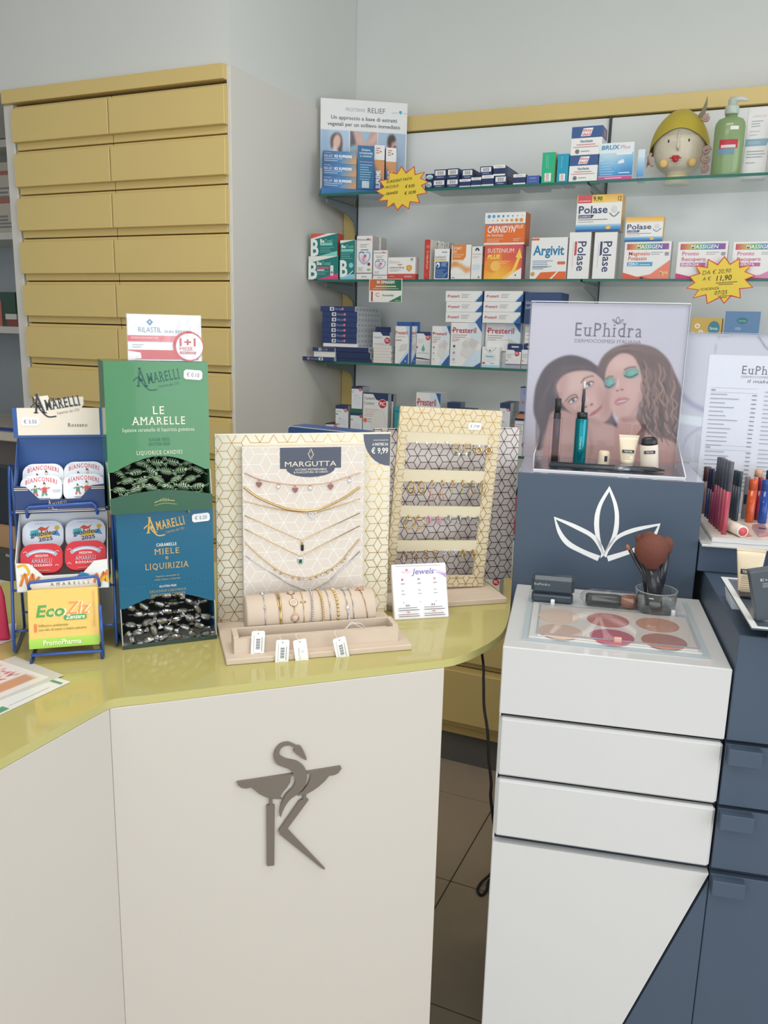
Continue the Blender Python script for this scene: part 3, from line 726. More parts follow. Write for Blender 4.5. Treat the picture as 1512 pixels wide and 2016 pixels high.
# starburst price cards on the shelf edges
def burst(name, label, pts, org, sc, Y, rows, zoff=0):
    P = [on_y(org[0] + x / sc, org[1] + y / sc, Y) for x, y in pts]; P = [(p.x, p.z) for p in P]
    cx = sum(p[0] for p in P) / len(P); cz = sum(p[1] for p in P) / len(P); L = [(x - cx, z - cz) for x, z in P]
    M = Matrix(((1, 0, 0, 0), (0, 0, 1, -0.0012), (0, 1, 0, 0), (0, 0, 0, 1)))
    o = MB().prism(L, 0, 0.0012, M=M).build(name, mat((208, 60, 54), 0.5, name='red_card'), None, TR(cx, Y, cz)); tag(o, label, 'price card')
    A = Art((0, -0.0012, 0), (1, 0, 0), (0, 0, 1), 1, 1)
    n = len(L); ins = []
    for i in range(n):
        p = Vector(L[i]); a = (Vector(L[i - 1]) - p).normalized(); b = (Vector(L[(i + 1) % n]) - p).normalized(); bi = (a + b)
        if bi.length < 1e-4: bi = -p
        bi.normalize(); sn = max(0.35, abs(a.x * b.y - a.y * b.x) ** 0.5); d = 0.0042 / sn
        cr = p.dot(bi); ins.append(tuple(p + bi * d * (1 if cr < 0 else -1)))
    A.poly(ins, 'e9cb48')
    for t, x, y, h, st, rot in rows:
        q = on_y(org[0] + x / sc, org[1] + y / sc, Y); A.text(t, q.x - cx, q.z - cz, h, '33301f', st=st, rot=rot, it=0.18, cw=0.95)
    return o, A, lambda x, y: (lambda q: (q.x - cx, q.z - cz))(on_y(org[0] + x / sc, org[1] + y / sc, Y))
o, A, f = burst('price_starburst', 'yellow red-edged starburst price card on the edge of the topmost glass shelf',
    [(1062, 790), (1108, 855), (1190, 790), (1200, 870), (1295, 850), (1255, 910), (1335, 950), (1265, 985), (1320, 1060), (1220, 1080), (1245, 1160), (1150, 1150), (1135, 1222), (1070, 1180), (1020, 1235), (985, 1165), (912, 1215), (920, 1135), (830, 1140), (880, 1085), (805, 1040), (885, 1000), (840, 935), (930, 920), (938, 845), (1015, 862)],
    (580, 170), 5.04, 2.694, [('KUKIDENT PASTA', 915, 964, 0.0082, 'bold', 5), ('- PICCOLO', 888, 1020, 0.0078, 'bold', 5), ('€ 8,00', 1098, 1010, 0.0090, 'bold', 4), ('- GRANDE', 888, 1084, 0.0078, 'bold', 5), ('€ 10,90', 1092, 1078, 0.0092, 'bold', 5)])
print_on(o, 'handwriting', A)
o, A, f = burst('price_starburst', 'yellow red-edged starburst price card under the row of rainbow-banded cartons',
    [(1213, 468), (1252, 522), (1318, 482), (1320, 545), (1405, 528), (1358, 576), (1428, 603), (1360, 632), (1412, 688), (1320, 697), (1325, 762), (1258, 748), (1208, 800), (1180, 758), (1090, 802), (1082, 740), (990, 762), (1030, 705), (945, 692), (1002, 652), (968, 610), (1040, 588), (1010, 535), (1092, 545), (1098, 488), (1165, 525)],
    (1080, 370), 3.5, 2.694, [('DA € 20,90', 1060, 600, 0.0115, 'reg', 5), ('A €', 1060, 640, 0.010, 'reg', 4), ('11,90', 1155, 642, 0.0145, 'bold', 5), ('SCADENZA', 1045, 708, 0.0072, 'reg', 4), ('07/25', 1142, 738, 0.0112, 'reg', 5)])
A.line([f(1152, 656), f(1300, 646)], 0.0016, '33301f'); A.line([f(1170, 666), f(1270, 661)], 0.0016, '33301f'); A.line([f(1166, 746), f(1256, 742)], 0.0014, '33301f'); A.line([f(1186, 756), f(1226, 754)], 0.0014, '33301f')
print_on(o, 'handwriting', A)

# toothpaste cartons seen end-on
NAVY = (38, 56, 98)
def tz(x, y): return (830 + x / 6.048, 310 + y / 6.048)
TP_ = {}
def tube_box(key, x0, x1, y0, y1, kind, z0=None, dep=0.17, label=''):
    (a, t) = tz(x0, y0); (b, bo) = tz(x1, y1)
    z = Z1 if z0 is None else z0
    hh = on_y((a + b) / 2, t, 2.71).z - on_y((a + b) / 2, bo, 2.71).z
    o, A, S, T = med('toothpaste_carton', label, z, a + .3, b - .3, bo, t, dep, (70, 96, 170) if kind == 'blue' else NAVY, Y=2.71, group='navy toothpaste cartons laid end-on', z1=z + hh)
    if kind == 'bar':
        A.rect(0.08, 0.38, 0.92, 0.88, 'e8e8e6')
        for i in range(9): A.rect(0.24 + i * 0.06, 0.45, 0.24 + i * 0.06 + (0.018, 0.035, 0.025)[i % 3], 0.80, '3a3c44'); A.k -= 1
        A.k += 1; A.text('Kukident', 0.5, 0.16, 0.12, 'c8d0e0', 'c', 'bold', fit=0.55)
    elif kind == 'band':
        A.rect(0, 0.7, 1, 1, 'e9e9e7'); A.rect(0, 0, 1, 0.16, 'e9e9e7'); A.text('kukident', 0.5, 0.80, 0.1, '6a6f7c', 'c', fit=0.55)
    elif kind == 'oval': A.ell(0.5, 0.5, 0.42, 0.32, 'dfe6e6'); A.ell(0.5, 0.38, 0.33, 0.16, '8fc0b8'); A.text('kukident', 0.5, 0.52, 0.1, '5a6a88', 'c', fit=0.55)
    else: A.text('kukident', 0.5, 0.62, 0.14, 'b8c6e8', 'c', 'bold', fit=0.5); A.rect(0.2, 0.3, 0.8, 0.36, '8296cc')
    S.bars(0.15, 0.75, 0.8, 4, 0.18, 0.06, '8a94ac')
    TP_[key] = fin(o, A, S)
tl = 'navy toothpaste carton with a white barcode end, '
tube_box('b0', 36, 127, 272, 372, 'oval', label='navy toothpaste carton with a pale oval end half behind the yellow price card, lower')
tube_box('t0', 45, 143, 190, 270, 'oval', TP_['b0'], label='navy toothpaste carton with a pale oval end half behind the yellow price card, upper')
tube_box('b1', 130, 280, 250, 357, 'bar', label=tl + 'bottom row next to the oval ended cartons')
tube_box('t1', 148, 296, 125, 245, 'bar', TP_['b1'], label=tl + 'on top of another by the oval ends')
tube_box('b2', 290, 440, 243, 352, 'bar', label=tl + 'bottom row beside the low white-striped cartons')
tube_box('t2', 300, 442, 118, 240, 'bar', TP_['b2'], label=tl + 'second one in the upper row')
tube_box('b3', 447, 583, 250, 345, 'band', label='low navy toothpaste carton with a white top stripe carrying a barcode carton')
tube_box('t3', 478, 613, 115, 235, 'bar', TP_['b3'], label=tl + 'on top of the low white-striped carton')
tube_box('b4', 586, 709, 230, 340, 'band', label='navy toothpaste carton with white stripes between a low and a tall striped one')
tube_box('b5', 712, 858, 205, 335, 'band', label='taller navy toothpaste carton with white stripes in the bottom row')
tube_box('t4', 692, 838, 95, 203, 'bar', TP_['b5'], label=tl + 'on top of the taller striped carton')
tube_box('b6', 864, 1012, 208, 326, 'bar', label=tl + 'bottom row under the highest white-striped carton')
tube_box('t5', 850, 995, 78, 205, 'band', TP_['b6'], 0.2, 'navy toothpaste carton with white stripes, highest of the heap')
tube_box('b7', 1086, 1236, 198, 322, 'band', label='navy toothpaste carton with white stripes standing apart next to the small blue one')
tube_box('b8', 1244, 1400, 212, 312, 'blue', label='small bright blue carton between the toothpaste and the green carton')

o, A, S, T = med('tall_carton', 'narrow emerald green carton on the top shelf', Z1, 1065, 1090, 360, 300, 0.12, (32, 178, 132), Y=2.706, side='d8dc7c')
A.rect(0.25, 0.05, 0.75, 0.32, 'f0efec'); A.text('Kukident', 0.6, 0.07, 0.16, 'c04040', rot=90, fit=0.55); A.line([(0.35, 0.5), (0.35, 0.92)], 0.012, 'a8e0c8'); A.line([(0.5, 0.45), (0.5, 0.9)], 0.008, 'a8e0c8'); fin(o, A, S)
o, A, S, T = med('tall_carton', 'narrow turquoise blue carton on the top shelf', Z1, 1095, 1117, 359, 303, 0.12, (28, 156, 190), Y=2.706)
A.rect(0.25, 0.05, 0.75, 0.3, 'f0efec'); A.text('Kukident', 0.6, 0.07, 0.14, 'c04040', rot=90, fit=0.5); A.line([(0.4, 0.5), (0.4, 0.92)], 0.012, 'a8d8e8'); fin(o, A)
def fitty(z, x0, x1, yb, yt, lab):
    o, A, S, T = med('denture_box', lab, z, x0, x1, yb, yt, 0.075, WHITE, Y=2.706, group='white and blue denture cartons')
    A.rect(0, 0.60, 1, 1, '35598f'); A.poly([(0.30, 0.66), (0.62, 0.66), (0.70, 0.94), (0.38, 0.94)], 'f2eeee'); A.text('fitty', 0.36, 0.81, 0.10, 'd2454a', st='bold', it=.2, fit=0.3); A.text('dent', 0.33, 0.68, 0.10, 'd2454a', st='bold', it=.2, fit=0.3)
    A.text('Vaschetta', 0.28, 0.44, 0.09, '3a4a70', st='bold', it=.2, fit=0.42); A.rect(0.18, 0.35, 0.8, 0.38, 'c88a8a'); A.rect(0.08, 0.27, 0.9, 0.295, 'c88a8a'); A.ell(0.22, 0.13, 0.07, None, '70747c'); A.rect(0.34, 0.12, 0.62, 0.145, '8a8e96')
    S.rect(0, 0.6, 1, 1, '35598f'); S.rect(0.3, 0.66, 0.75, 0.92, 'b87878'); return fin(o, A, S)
z = fitty(Z1, 1119, 1174.5, 357, 305.5, 'white and blue denture tray carton under another of its kind')
fitty(z, 1123, 1183, 305, 249, 'white and blue denture tray carton on top of another of its kind')
o, A, S, T = med('dental_box', 'pale blue dental carton with a pink foot band', Z1, 1176.5, 1243, 358, 281, 0.022, (226, 234, 238), Y=2.704)
A.grad(0, 0.1, 1, 0.72, lambda x, y: ramp([(0, (50, 130, 190)), (.5, (110, 176, 220)), (1, (186, 214, 230))], y + .15 * sin(5 * x)), 8, 8); A.rect(0, 0, 1, 0.09, 'c8528e'); A.text('BRUX', 0.05, 0.82, 0.11, '3a8ab8', st='heavy', it=.1, fit=0.52); A.text('Plus', 0.6, 0.82, 0.1, 'd88a98', st='reg', it=.3, fit=0.28)
A.poly([(0.55, 0.42), (0.75, 0.44), (0.72, 0.55), (0.58, 0.5)], 'dfeaf0'); A.rect(0.5, 0.66, 0.95, 0.72, 'e4eef2'); A.text('bil', 0.02, 0.5, 0.08, 'cfe4f0', fit=.12); A.bars(0.05, 0.42, 0.5, 5, 0.07, 0.02, 'a8d0ea'); A.rect(0.2, 0.03, 0.7, 0.055, 'efc0d8'); A.rect(0.6, 0.16, 0.92, 0.19, 'd0e4ee'); fin(o, A, S)
o, A, S, T = med('dental_box', 'narrow pale blue carton leaning behind the pink-footed dental carton', Z1, 1252, 1266, 352, 294, 0.05, (214, 226, 234), Y=2.745)
A.grad(0, 0.12, 1, 0.75, lambda x, y: lerp((80, 150, 205), (200, 220, 232), y), 3, 6); A.rect(0, 0, 1, 0.1, 'c8528e'); fin(o, A)

# ceramic head vase with a yellow turban
vz = Z1 + 0.0004; vo = on_z(1332, 366, Z1); vm = TR(vo.x, 2.86, vz, radians(-6))
vx = on_y(1337, 300, 2.86).x
vh = empty('head_vase', TR(vx, 2.86, vz, radians(4))); tag(vh, 'ceramic head vase with a yellow turban, red lips and round cheeks', 'vase')
HZ = on_y(1335, 214, 2.86).z - vz                      # overall height of the head
hw = (on_y(1391, 300, 2.86).x - on_y(1283, 300, 2.86).x) / 2
def head_prof():
    return [(0.34, 0.02), (0.40, 0.03), (0.44, 0.05), (0.46, 0.07), (0.62, 0.09), (0.76, 0.14), (0.87, 0.22), (0.94, 0.32), (0.97, 0.42), (0.985, 0.5)]
CZ = 0.05
face = MB(); n = 36
face.lathe([(r * hw, CZ * 0 + zf * HZ * 1.0 + 0.022) for r, zf in head_prof()] + [(0.97 * hw, 0.6 * HZ), (0.90 * hw, 0.7 * HZ)], n, sy=0.85)
M_CER = mat((216, 206, 184), 0.35, name='cream_ceramic', noise=0.05, scale=25, coat=0.2)
M_TUR = mat((188, 168, 62), 0.45, name='mustard_glaze', noise=0.12, scale=18, bump=0.15, bscale=120)
M_PINKC = mat((190, 158, 150), 0.45, name='dusty_pink_ceramic')
face.build('face', M_CER, vh)
MB().lathe([(0.46 * hw, 0), (0.48 * hw, 0.004), (0.44 * hw, 0.02), (0.42 * hw, 0.028)], 28, sy=0.85).build('foot', mat((222, 210, 150), 0.4, name='pale_yellow_glaze'), vh)
# turban: dome whose lower rim dips at the sides
tb = MB(); rings = 12; vs = []
for i in range(rings + 1):
    f = i / rings
    for k in range(n):
        a = 2 * pi * k / n; frontness = max(0.0, -sin(a))
        rim = (0.42 + 0.27 * frontness ** 1.5) * HZ; top = 0.985 * HZ
        zz = rim + (top - rim) * sin(f * pi / 2) ** 1.0
        u = max(0.0, min(1.0, (zz - 0.42 * HZ) / (0.57 * HZ)))
        r = 1.045 * hw * (max(0.0, 1 - u ** 2.1)) ** 0.62 + (0.004 if i < rings else 0)
        lean = 0.05 * hw * u
        vs.append(Vector((r * cos(a) - lean * 0.3, r * sin(a) * 0.87, zz)))
fs = [(i * n + k, i * n + (k + 1) % n, (i + 1) * n + (k + 1) % n, (i + 1) * n + k) for i in range(rings) for k in range(n)] + [tuple(range(rings * n, rings * n + n))]
tb.add(vs, fs, 0, True); tb.build('turban', M_TUR, vh)
yfr = -0.85 * hw
# nose, eyes, brows, lips, cheeks
def fpt(fx, fz):                                             # a point on the face front
    r = 0.97 * hw; x = fx * hw; return Vector((x, -0.85 * sqrt(max(1e-6, r * r - x * x)), fz * HZ))
nb = MB(); nb.tube([fpt(0.0, 0.66), fpt(-0.02, 0.6) + Vector((0, -0.003, 0)), fpt(-0.03, 0.5) + Vector((0, -0.010, 0)), fpt(-0.03, 0.44) + Vector((0, -0.013, 0)), fpt(-0.03, 0.405) + Vector((0, -0.002, 0))], [0.0015, 0.0022, 0.0034, 0.0055, 0.0025], 10); nb.build('nose', M_CER, vh)
for sx in (-0.38, 0.34):
    p = fpt(sx, 0.53); MB().sphere(p, 0.0032, 8, 6, sc=(0.8, 0.6, 1.5)).build('eye', mat((34, 30, 28), 0.3), vh)
    q = fpt(sx * 1.42 + 0.04, 0.255); MB().sphere(q + Vector((0, 0.003, 0)), 0.0125, 14, 8, sc=(1, 0.4, 1)).build('cheek', mat((222, 184, 118), 0.5, name='ochre_blush'), vh)
lp = MB(); p = fpt(-0.08, 0.30)
lp.sphere(p + Vector((-0.0045, -0.001, 0.0042)), 0.0066, 12, 8, sc=(1, 0.6, 0.8)).sphere(p + Vector((0.0045, -0.001, 0.0042)), 0.0066, 12, 8, sc=(1, 0.6, 0.8)).sphere(p + Vector((0, -0.001, -0.003)), 0.0085, 12, 8, sc=(1, 0.6, 0.9)).sphere(p + Vector((0, 0, 0.002)), 0.012, 12, 8, sc=(1.5, 0.3, 0.22))
lp.build('lips', mat((190, 36, 46), 0.3, name='red_glaze'), vh)
ft = MB()                                                     # feather
fp_ = [(0, 0), (0.35, 0.25), (0.62, 0.6), (0.85, 1.0), (0.9, 0.55), (0.8, 0.2), (0.62, -0.1)]
b0 = Vector((0.52 * hw, -0.25 * hw, 0.86 * HZ))
ft.prism([(b0.x + x * 0.030, b0.z + z * 0.058) for x, z in fp_], 0, 0.003, M=Matrix(((1, 0, 0, 0), (0, 0, 1, b0.y), (0, 1, 0, 0), (0, 0, 0, 1)))).build('feather', mat((134, 124, 100), 0.6, name='grey_olive_feather'), vh)
def curl(name, c, r, turns=1.6, th=0.0045, ph=0):
    P = []
    for i in range(26):
        t = i / 25; a = ph + t * turns * 2 * pi; rr = r * (1 - 0.75 * t); P.append(Vector(c) + Vector((rr * cos(a), -0.004 * t, rr * sin(a))))
    MB().tube(P, th, 8).build(name, M_PINKC, vh)
for c, r, ph in (((0.98 * hw, -0.35 * hw, 0.42 * HZ), 0.011, 0), ((0.99 * hw, -0.30 * hw, 0.31 * HZ), 0.012, 2), ((0.97 * hw, -0.25 * hw, 0.20 * HZ), 0.011, 4), ((0.86 * hw, -0.3 * hw, 0.83 * HZ), 0.010, 1)): curl('hair_curl', c, r, ph=ph)
for k in range(6):
    a = 0.9 + k * 0.5; c0 = Vector((-1.10 * hw, -0.3 * hw, 0.27 * HZ)); d = Vector((cos(a + 0.6), 0, sin(a + 0.6)))
    MB().tube([c0, c0 + d * 0.013 + Vector((0, -0.003, 0)), c0 + d * 0.025 + Vector((0, 0, -0.002))], [0.0035, 0.0055, 0.0025], 8).build('hair_curl', M_PINKC, vh)
MB().tube([Vector((-1.0 * hw, -0.3 * hw, 0.42 * HZ)), Vector((-1.06 * hw, -0.32 * hw, 0.36 * HZ)), Vector((-1.0 * hw, -0.36 * hw, 0.29 * HZ)), Vector((-0.9 * hw, -0.5 * hw, 0.24 * HZ))], [0.004, 0.006, 0.007, 0.004], 8).build('hair_curl', M_PINKC, vh)

# green pump bottle
by = 2.755; bx0 = on_y(1398, 345, by).x; bx1 = on_y(1458, 345, by).x; r_ = (bx1 - bx0) / 2; H = on_y(1440, 232, by).z - Z1
gb = MB().lathe([(0.93, 0), (1.0, 0.004 / r_ * 0 + 0.004), (1.0, H * 0.86), (0.95, H * 0.93), (0.8, H * 0.98), (0.5, H * 1.01), (0.42, H * 1.02), (0.40, H * 1.05)][0:0] or [(0.93 * r_, 0), (r_, 0.004), (r_, H * 0.84), (0.95 * r_, H * 0.91), (0.8 * r_, H * 0.97), (0.5 * r_, H * 1.0), (0.40 * r_, H * 1.01), (0.40 * r_, H * 1.06)], 28, sy=0.62).build('pump_bottle', mat((136, 160, 112), 0.2, name='green_translucent_plastic', noise=0.1, scale=10, coat=0.2), None, TR((bx0 + bx1) / 2, by, Z1 + 0.0004, 0))
tag(gb, 'green pump bottle with a red and blue label beside the head vase', 'bottle')
MB().lathe([(0.42 * r_, H * 1.05), (0.46 * r_, H * 1.06), (0.46 * r_, H * 1.17), (0.42 * r_, H * 1.19), (0.3 * r_, H * 1.2), (0.3 * r_, H * 1.3), (0.22 * r_, H * 1.31)], 20).build('collar', mat((188, 200, 190), 0.25, name='milky_plastic'), gb)
MB().tube([(-0.2 * r_, 0, H * 1.29), (0.5 * r_, 0, H * 1.305), (0.95 * r_, -0.002, H * 1.27)], [0.009, 0.007, 0.004], 10).build('pump_head', mat((206, 206, 200), 0.3), gb)
def on_bottle(x0, x1, z0, z1, col, off=0.0004):
    m = MB(); vs = []; n = 10
    for k in range(n + 1):
        x = x0 + (x1 - x0) * k / n; y = -0.62 * sqrt(max(0, r_ * r_ - x * x)) - off; vs += [(x, y, z0), (x, y, z1)]
    m.add(vs, [(2 * k, 2 * k + 2, 2 * k + 3, 2 * k + 1) for k in range(n)], 0, True); return m
on_bottle(-0.55 * r_, 0.62 * r_, H * 0.46, H * 0.61, 0).build('label', mat((190, 48, 66), 0.4), gb)
on_bottle(-0.45 * r_, 0.50 * r_, H * 0.47, H * 0.52, 0, 0.0008).build('label', mat((214, 206, 206), 0.4), gb)
on_bottle(-0.60 * r_, 0.45 * r_, H * 0.36, H * 0.455, 0).build('label', mat((110, 146, 170), 0.4), gb)
on_bottle(0.05 * r_, 0.58 * r_, H * 0.77, H * 0.83, 0).build('price_sticker', mat((232, 230, 226), 0.5), gb)
o, A, S, T = med('shampoo_carton', 'white carton with a blue flag band and orange side next to the green bottle', Z1, 1459, 1505, 357, 212, 0.05, (228, 226, 224), Y=2.80)
A.text('ANAPHASE', 0.2, 0.86, 0.03, 'd89a92', st='light', fit=0.6); A.bars(0.18, 0.8, 0.7, 3, 0.035, 0.012, '9aa4ac'); A.bars(0.15, 0.66, 0.6, 2, 0.05, 0.01, 'b0b4b8')
A.poly([(0, 0.46), (0.9, 0.46), (1.0, 0.56), (0, 0.56)], '88aabc'); A.text('DUCRAY', 0.15, 0.49, 0.035, 'c8d8e0', st='light', fit=0.5); A.bars(0.1, 0.38, 0.9, 3, 0.04, 0.012, '98a0a8', seed=4); A.rect(0.1, 0.22, 0.5, 0.232, 'a0a6ac')
L_ = Art((0, 0.05, 0), (0, -1, 0), (0, 0, 1), 0.05, A.h); L_.rect(0, 0, 1, 1, 'c87860'); fin(o, A, L_)
o, A, S, T = med('shampoo_carton', 'white carton with a rose edge at the far end of the top shelf', Z1, 1512, 1560, 352, 240, 0.05, (232, 226, 226), Y=2.78); A.rect(0, 0, 0.15, 1, 'd87898'); fin(o, A)

# ------------------------------------------------ second shelf
Z2 = SH[1]; TEAL = (30, 122, 118)
def betotal(z, x0, x1, yb, yt, lab, kind):
    o, A, S, T = med('vitamin_carton', lab, z, x0, x1, yb, yt, 0.05, TEAL, Y=2.706, group='teal vitamin cartons', side={'r': 'b8403c', 'w': 'dfdfdc', 't': '1e6a66'}[kind[1]])
    tall = kind[0] == 't'
    if tall:
        A.poly([(0, 0.92), (1, 1), (0, 1)], 'e4e4e0'); A.grad(0, 0, 1, 0.13, lambda x, y: lerp((120, 190, 210), (150, 206, 222), y), 2, 2)
        A.text('B', 0.0, 0.08, 0.40, 'e8ecea', st='heavy', fit=0.52); A.text('Be', 0.1, 0.80, 0.08, 'f2f4f2', st='heavy', fit=0.28); A.text('Total', 0.40, 0.80, 0.08, '8fd6c0', fit=0.48); A.rect(0.08, 0.71, 0.9, 0.77, '7fcfc0'); A.bars(0.08, 0.67, 0.9, 4, 0.045, 0.012, '7fbcb2'); A.ell(0.76, 0.36, 0.15, None, '8cc8dc'); A.line([(0.62, 0.12), (0.9, 0.22)], 0.02, 'e6eaea')
    else:
        A.poly([(0, 0.72), (0.05, 0.73), (1, 1), (0, 1)], 'e6e6e2')
        if kind[0] == 'a': A.poly([(0, 0.78), (0.62, 1), (0, 1)], 'd5584e'); A.poly([(0.3, 0), (1, 0), (1, 0.22)], '86cfc0')
        else: A.poly([(0.28, 0), (1, 0), (1, 0.26)], 'd84880'); A.rect(0.74, 0.17, 0.84, 0.6, 'e4e6e4'); A.ell(0.79, 0.3, 0.04, None, 'd85878'); A.rect(0.29, 0.46, 0.69, 0.54, 'd8587c'); A.rect(0.29, 0.38, 0.54, 0.43, 'e6e8e6')
        A.text('B', 0.0, 0.03, 0.70, 'e8ecea', st='heavy', fit=0.3); A.text('Be', 0.36 if kind[0] == 'a' else .29, 0.6 if kind[0] == 'a' else .62, 0.15, 'f2f4f2', st='heavy', fit=0.16); A.text('Total', 0.53 if kind[0] == 'a' else .46, 0.6 if kind[0] == 'a' else .62, 0.15, '8fd6c0', fit=0.28)
        if kind[0] == 'a': A.rect(0.36, 0.47, 0.82, 0.58, '86cfc0'); A.bars(0.36, 0.38, 0.9, 4, 0.07, 0.02, '7fbcb2')
        else: A.bars(0.29, 0.33, 0.7, 3, 0.06, 0.018, '7fbcb2')
    return fin(o, A, S)
z = betotal(Z2, 607.4, 665.5, 548.5, 504.5, 'wide teal vitamin carton with a pink corner under another', 'bt')
betotal(z, 611.8, 664, 504, 460, 'wide teal vitamin carton with a red corner on top of another', 'ar')
betotal(Z2, 669, 698, 548.5, 473, 'tall narrow teal vitamin carton with a big white letter', 'tw')
def immuno(x0, x1, yb, yt, lab, Y, d, big):
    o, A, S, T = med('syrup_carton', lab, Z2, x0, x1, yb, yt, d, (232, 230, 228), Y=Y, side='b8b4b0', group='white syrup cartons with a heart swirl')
    A.text('Immuno', 0.06, 0.89, 0.055, '6e7078', st='bold', fit=0.56); A.text('Mix', 0.64, 0.89, 0.055, 'b84060', st='bold', fit=0.3); A.bars(0.2, 0.80, 0.8, 3, 0.03, 0.01, '8a8c90'); A.rect(0.25, 0.67, 0.75, 0.69, '74787e')
    A.line([(0.14, 0.58), (0.2, 0.45), (0.5, 0.36), (0.8, 0.46), (0.84, 0.6), (0.6, 0.63)], 0.035, '8fb8d8', smooth=5); A.line([(0.14, 0.6), (0.3, 0.63), (0.5, 0.61)], 0.03, '5a88b8', smooth=4); A.ell(0.46, 0.48, 0.2, 0.1, 'ecc8d0'); A.ell(0.55, 0.54, 0.08, 0.035, '9a6a98'); A.ell(0.45, 0.46, 0.08, 0.07, 'd898b0')
    A.rect(0, 0.135, 1, 0.152, '6e2c52'); A.text('aboca', 0.5, 0.05, 0.04, '777a80', 'c', it=.3, fit=0.34)
    if big: A.rect(0.7, 0.2, 0.9, 0.245, '88b878'); A.ell(0.8, 0.35, 0.09, None, '7c3a58')
    A.bars(0.1, 0.27, 0.5, 4, 0.025, 0.008, 'b0b0b0')
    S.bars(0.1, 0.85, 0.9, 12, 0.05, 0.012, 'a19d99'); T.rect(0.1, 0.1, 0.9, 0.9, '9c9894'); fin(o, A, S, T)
immuno(701.5, 732, 548, 464.5, 'tall white syrup carton with a heart swirl at the front', 2.706, 0.055, True)
immuno(717, 748, 551, 468, 'tall white syrup carton half hidden behind another tall one', 2.768, 0.05, True)
immuno(734, 762, 548, 492.8, 'short white syrup carton with a heart swirl at the front', 2.706, 0.05, False)
o, A, S, T = med('supplement_carton', 'wide white carton with a red foot band and an orange shield', Z2, 763, 817, 548, 506.5, 0.03, (234, 232, 229), Y=2.706, side='d8d4d0')
S.rect(0, 0, 1, 0.25, 'b84640')
A.rect(0, 0, 1, 0.25, 'cc504a'); A.text('Elleferri', 0.06, 0.72, 0.13, '9a9a9a', st='light', fit=0.38); A.rect(0.36, 0.64, 0.52, 0.68, 'd07068'); A.text('Lattoferrina 200 mg', 0.07, 0.50, 0.07, '50525a', st='bold', fit=0.52); A.bars(0.07, 0.42, 0.5, 2, 0.06, 0.02, 'a8a8a8'); A.poly([(0.68, 0.6), (0.78, 0.65), (0.88, 0.6), (0.87, 0.45), (0.78, 0.34), (0.69, 0.45)], 'd08a3c'); A.poly([(0.71, 0.58), (0.78, 0.61), (0.85, 0.58), (0.84, 0.46), (0.78, 0.38), (0.72, 0.46)], 'e8b050'); A.text('pharmextracta', 0.62, 0.1, 0.07, 'f0e8e6', st='bold', fit=0.26); A.ell(0.87, 0.88, 0.045, None, '4a4c50'); A.ell(0.87, 0.86, 0.026, None, 'e8e8e8'); A.rect(0.08, 0.12, 0.25, 0.15, 'e0a8a0'); fin(o, A, S)
o, A, S, T = med('vitamin_c_carton', 'tall thin red carton standing alone on the second shelf', Z2, 834, 845, 548, 471.8, 0.06, (196, 58, 56), Y=2.706, side='e4e0d4')
A.text('VITAMIN C', 0.72, 0.25, 0.05, 'f0c8a8', st='bold', rot=90, fit=3.0); A.ell(0.6, 0.82, 0.3, None, 'c87858'); A.ell(0.4, 0.12, 0.3, None, 'c05040'); fin(o, A, S)
for k, (c, lab) in enumerate((((222, 220, 214), 'cream'), ((206, 208, 206), 'pale grey'), ((196, 190, 184), 'warm grey'))):
    o, A, S, T = med('sachet_carton', 'thin %s carton edge standing behind the small blue and white carton' % lab, Z2, 855 + 9 * k, 863.4 + 9 * k, 552, 474.5 + 1.5 * k, 0.06, c, Y=2.775, group='thin cartons in the second row'); A.line([(0.5, 0.2), (0.5, 0.95)], 0.01, '98948c'); A.rect(0.3, 0.9, 0.7, 0.96, 'a09c98'); fin(o, A)
o, A, S, T = med('drops_carton', 'white and dark blue carton with an orange stripe', Z2, 854, 883.5, 548, 490, 0.03, (232, 233, 234), Y=2.706, side='31384a')
A.rr(0.08, 0.03, 0.94, 0.58, 0.03, '2a5592'); A.text('melamil', 0.06, 0.69, 0.09, '3a4c78', fit=0.68); A.grad(0.06, 0.61, 0.8, 0.67, lambda x, y: lerp((232, 184, 72), (244, 224, 150), x), 4, 1); A.text('FORTE', 0.44, 0.615, 0.045, '6a6c90', fit=0.34); A.text('Humana', 0.5, 0.87, 0.05, '3a4c78', st='bold', fit=0.34); A.ell(0.25, 0.47, 0.13, 0.09, 'e6eaf0'); A.ell(0.22, 0.44, 0.07, 0.05, '2a5592'); A.bars(0.48, 0.53, 0.9, 4, 0.035, 0.016, 'a8bcd8'); A.bars(0.14, 0.3, 0.8, 6, 0.045, 0.014, '88a4cc'); A.poly([(0.55, 0.06), (0.9, 0.25), (0.9, 0.2), (0.62, 0.05)], '7a94bc'); fin(o, A, S)
o, A, S, T = med('supplement_carton', 'white carton with an orange square and a watercolour orange splash', Z2, 887, 925.5, 548, 482, 0.045, (233, 232, 229), Y=2.706, side='c8c4c0')
A.poly([(0.05, 0.56), (0.62, 0.56), (0.74, 0.66), (0.74, 1.0), (0.05, 1.0)], 'dd843e'); A.text('SMART', 0.1, 0.86, 0.07, 'f4e8dc', st='bold', fit=0.42); A.text('D3', 0.1, 0.76, 0.07, 'f4e8dc', st='bold', fit=0.16); A.bars(0.1, 0.70, 0.66, 2, 0.06, 0.02, 'f0c8a0'); A.rect(0.02, 0.52, 0.62, 0.545, 'eec8a4')
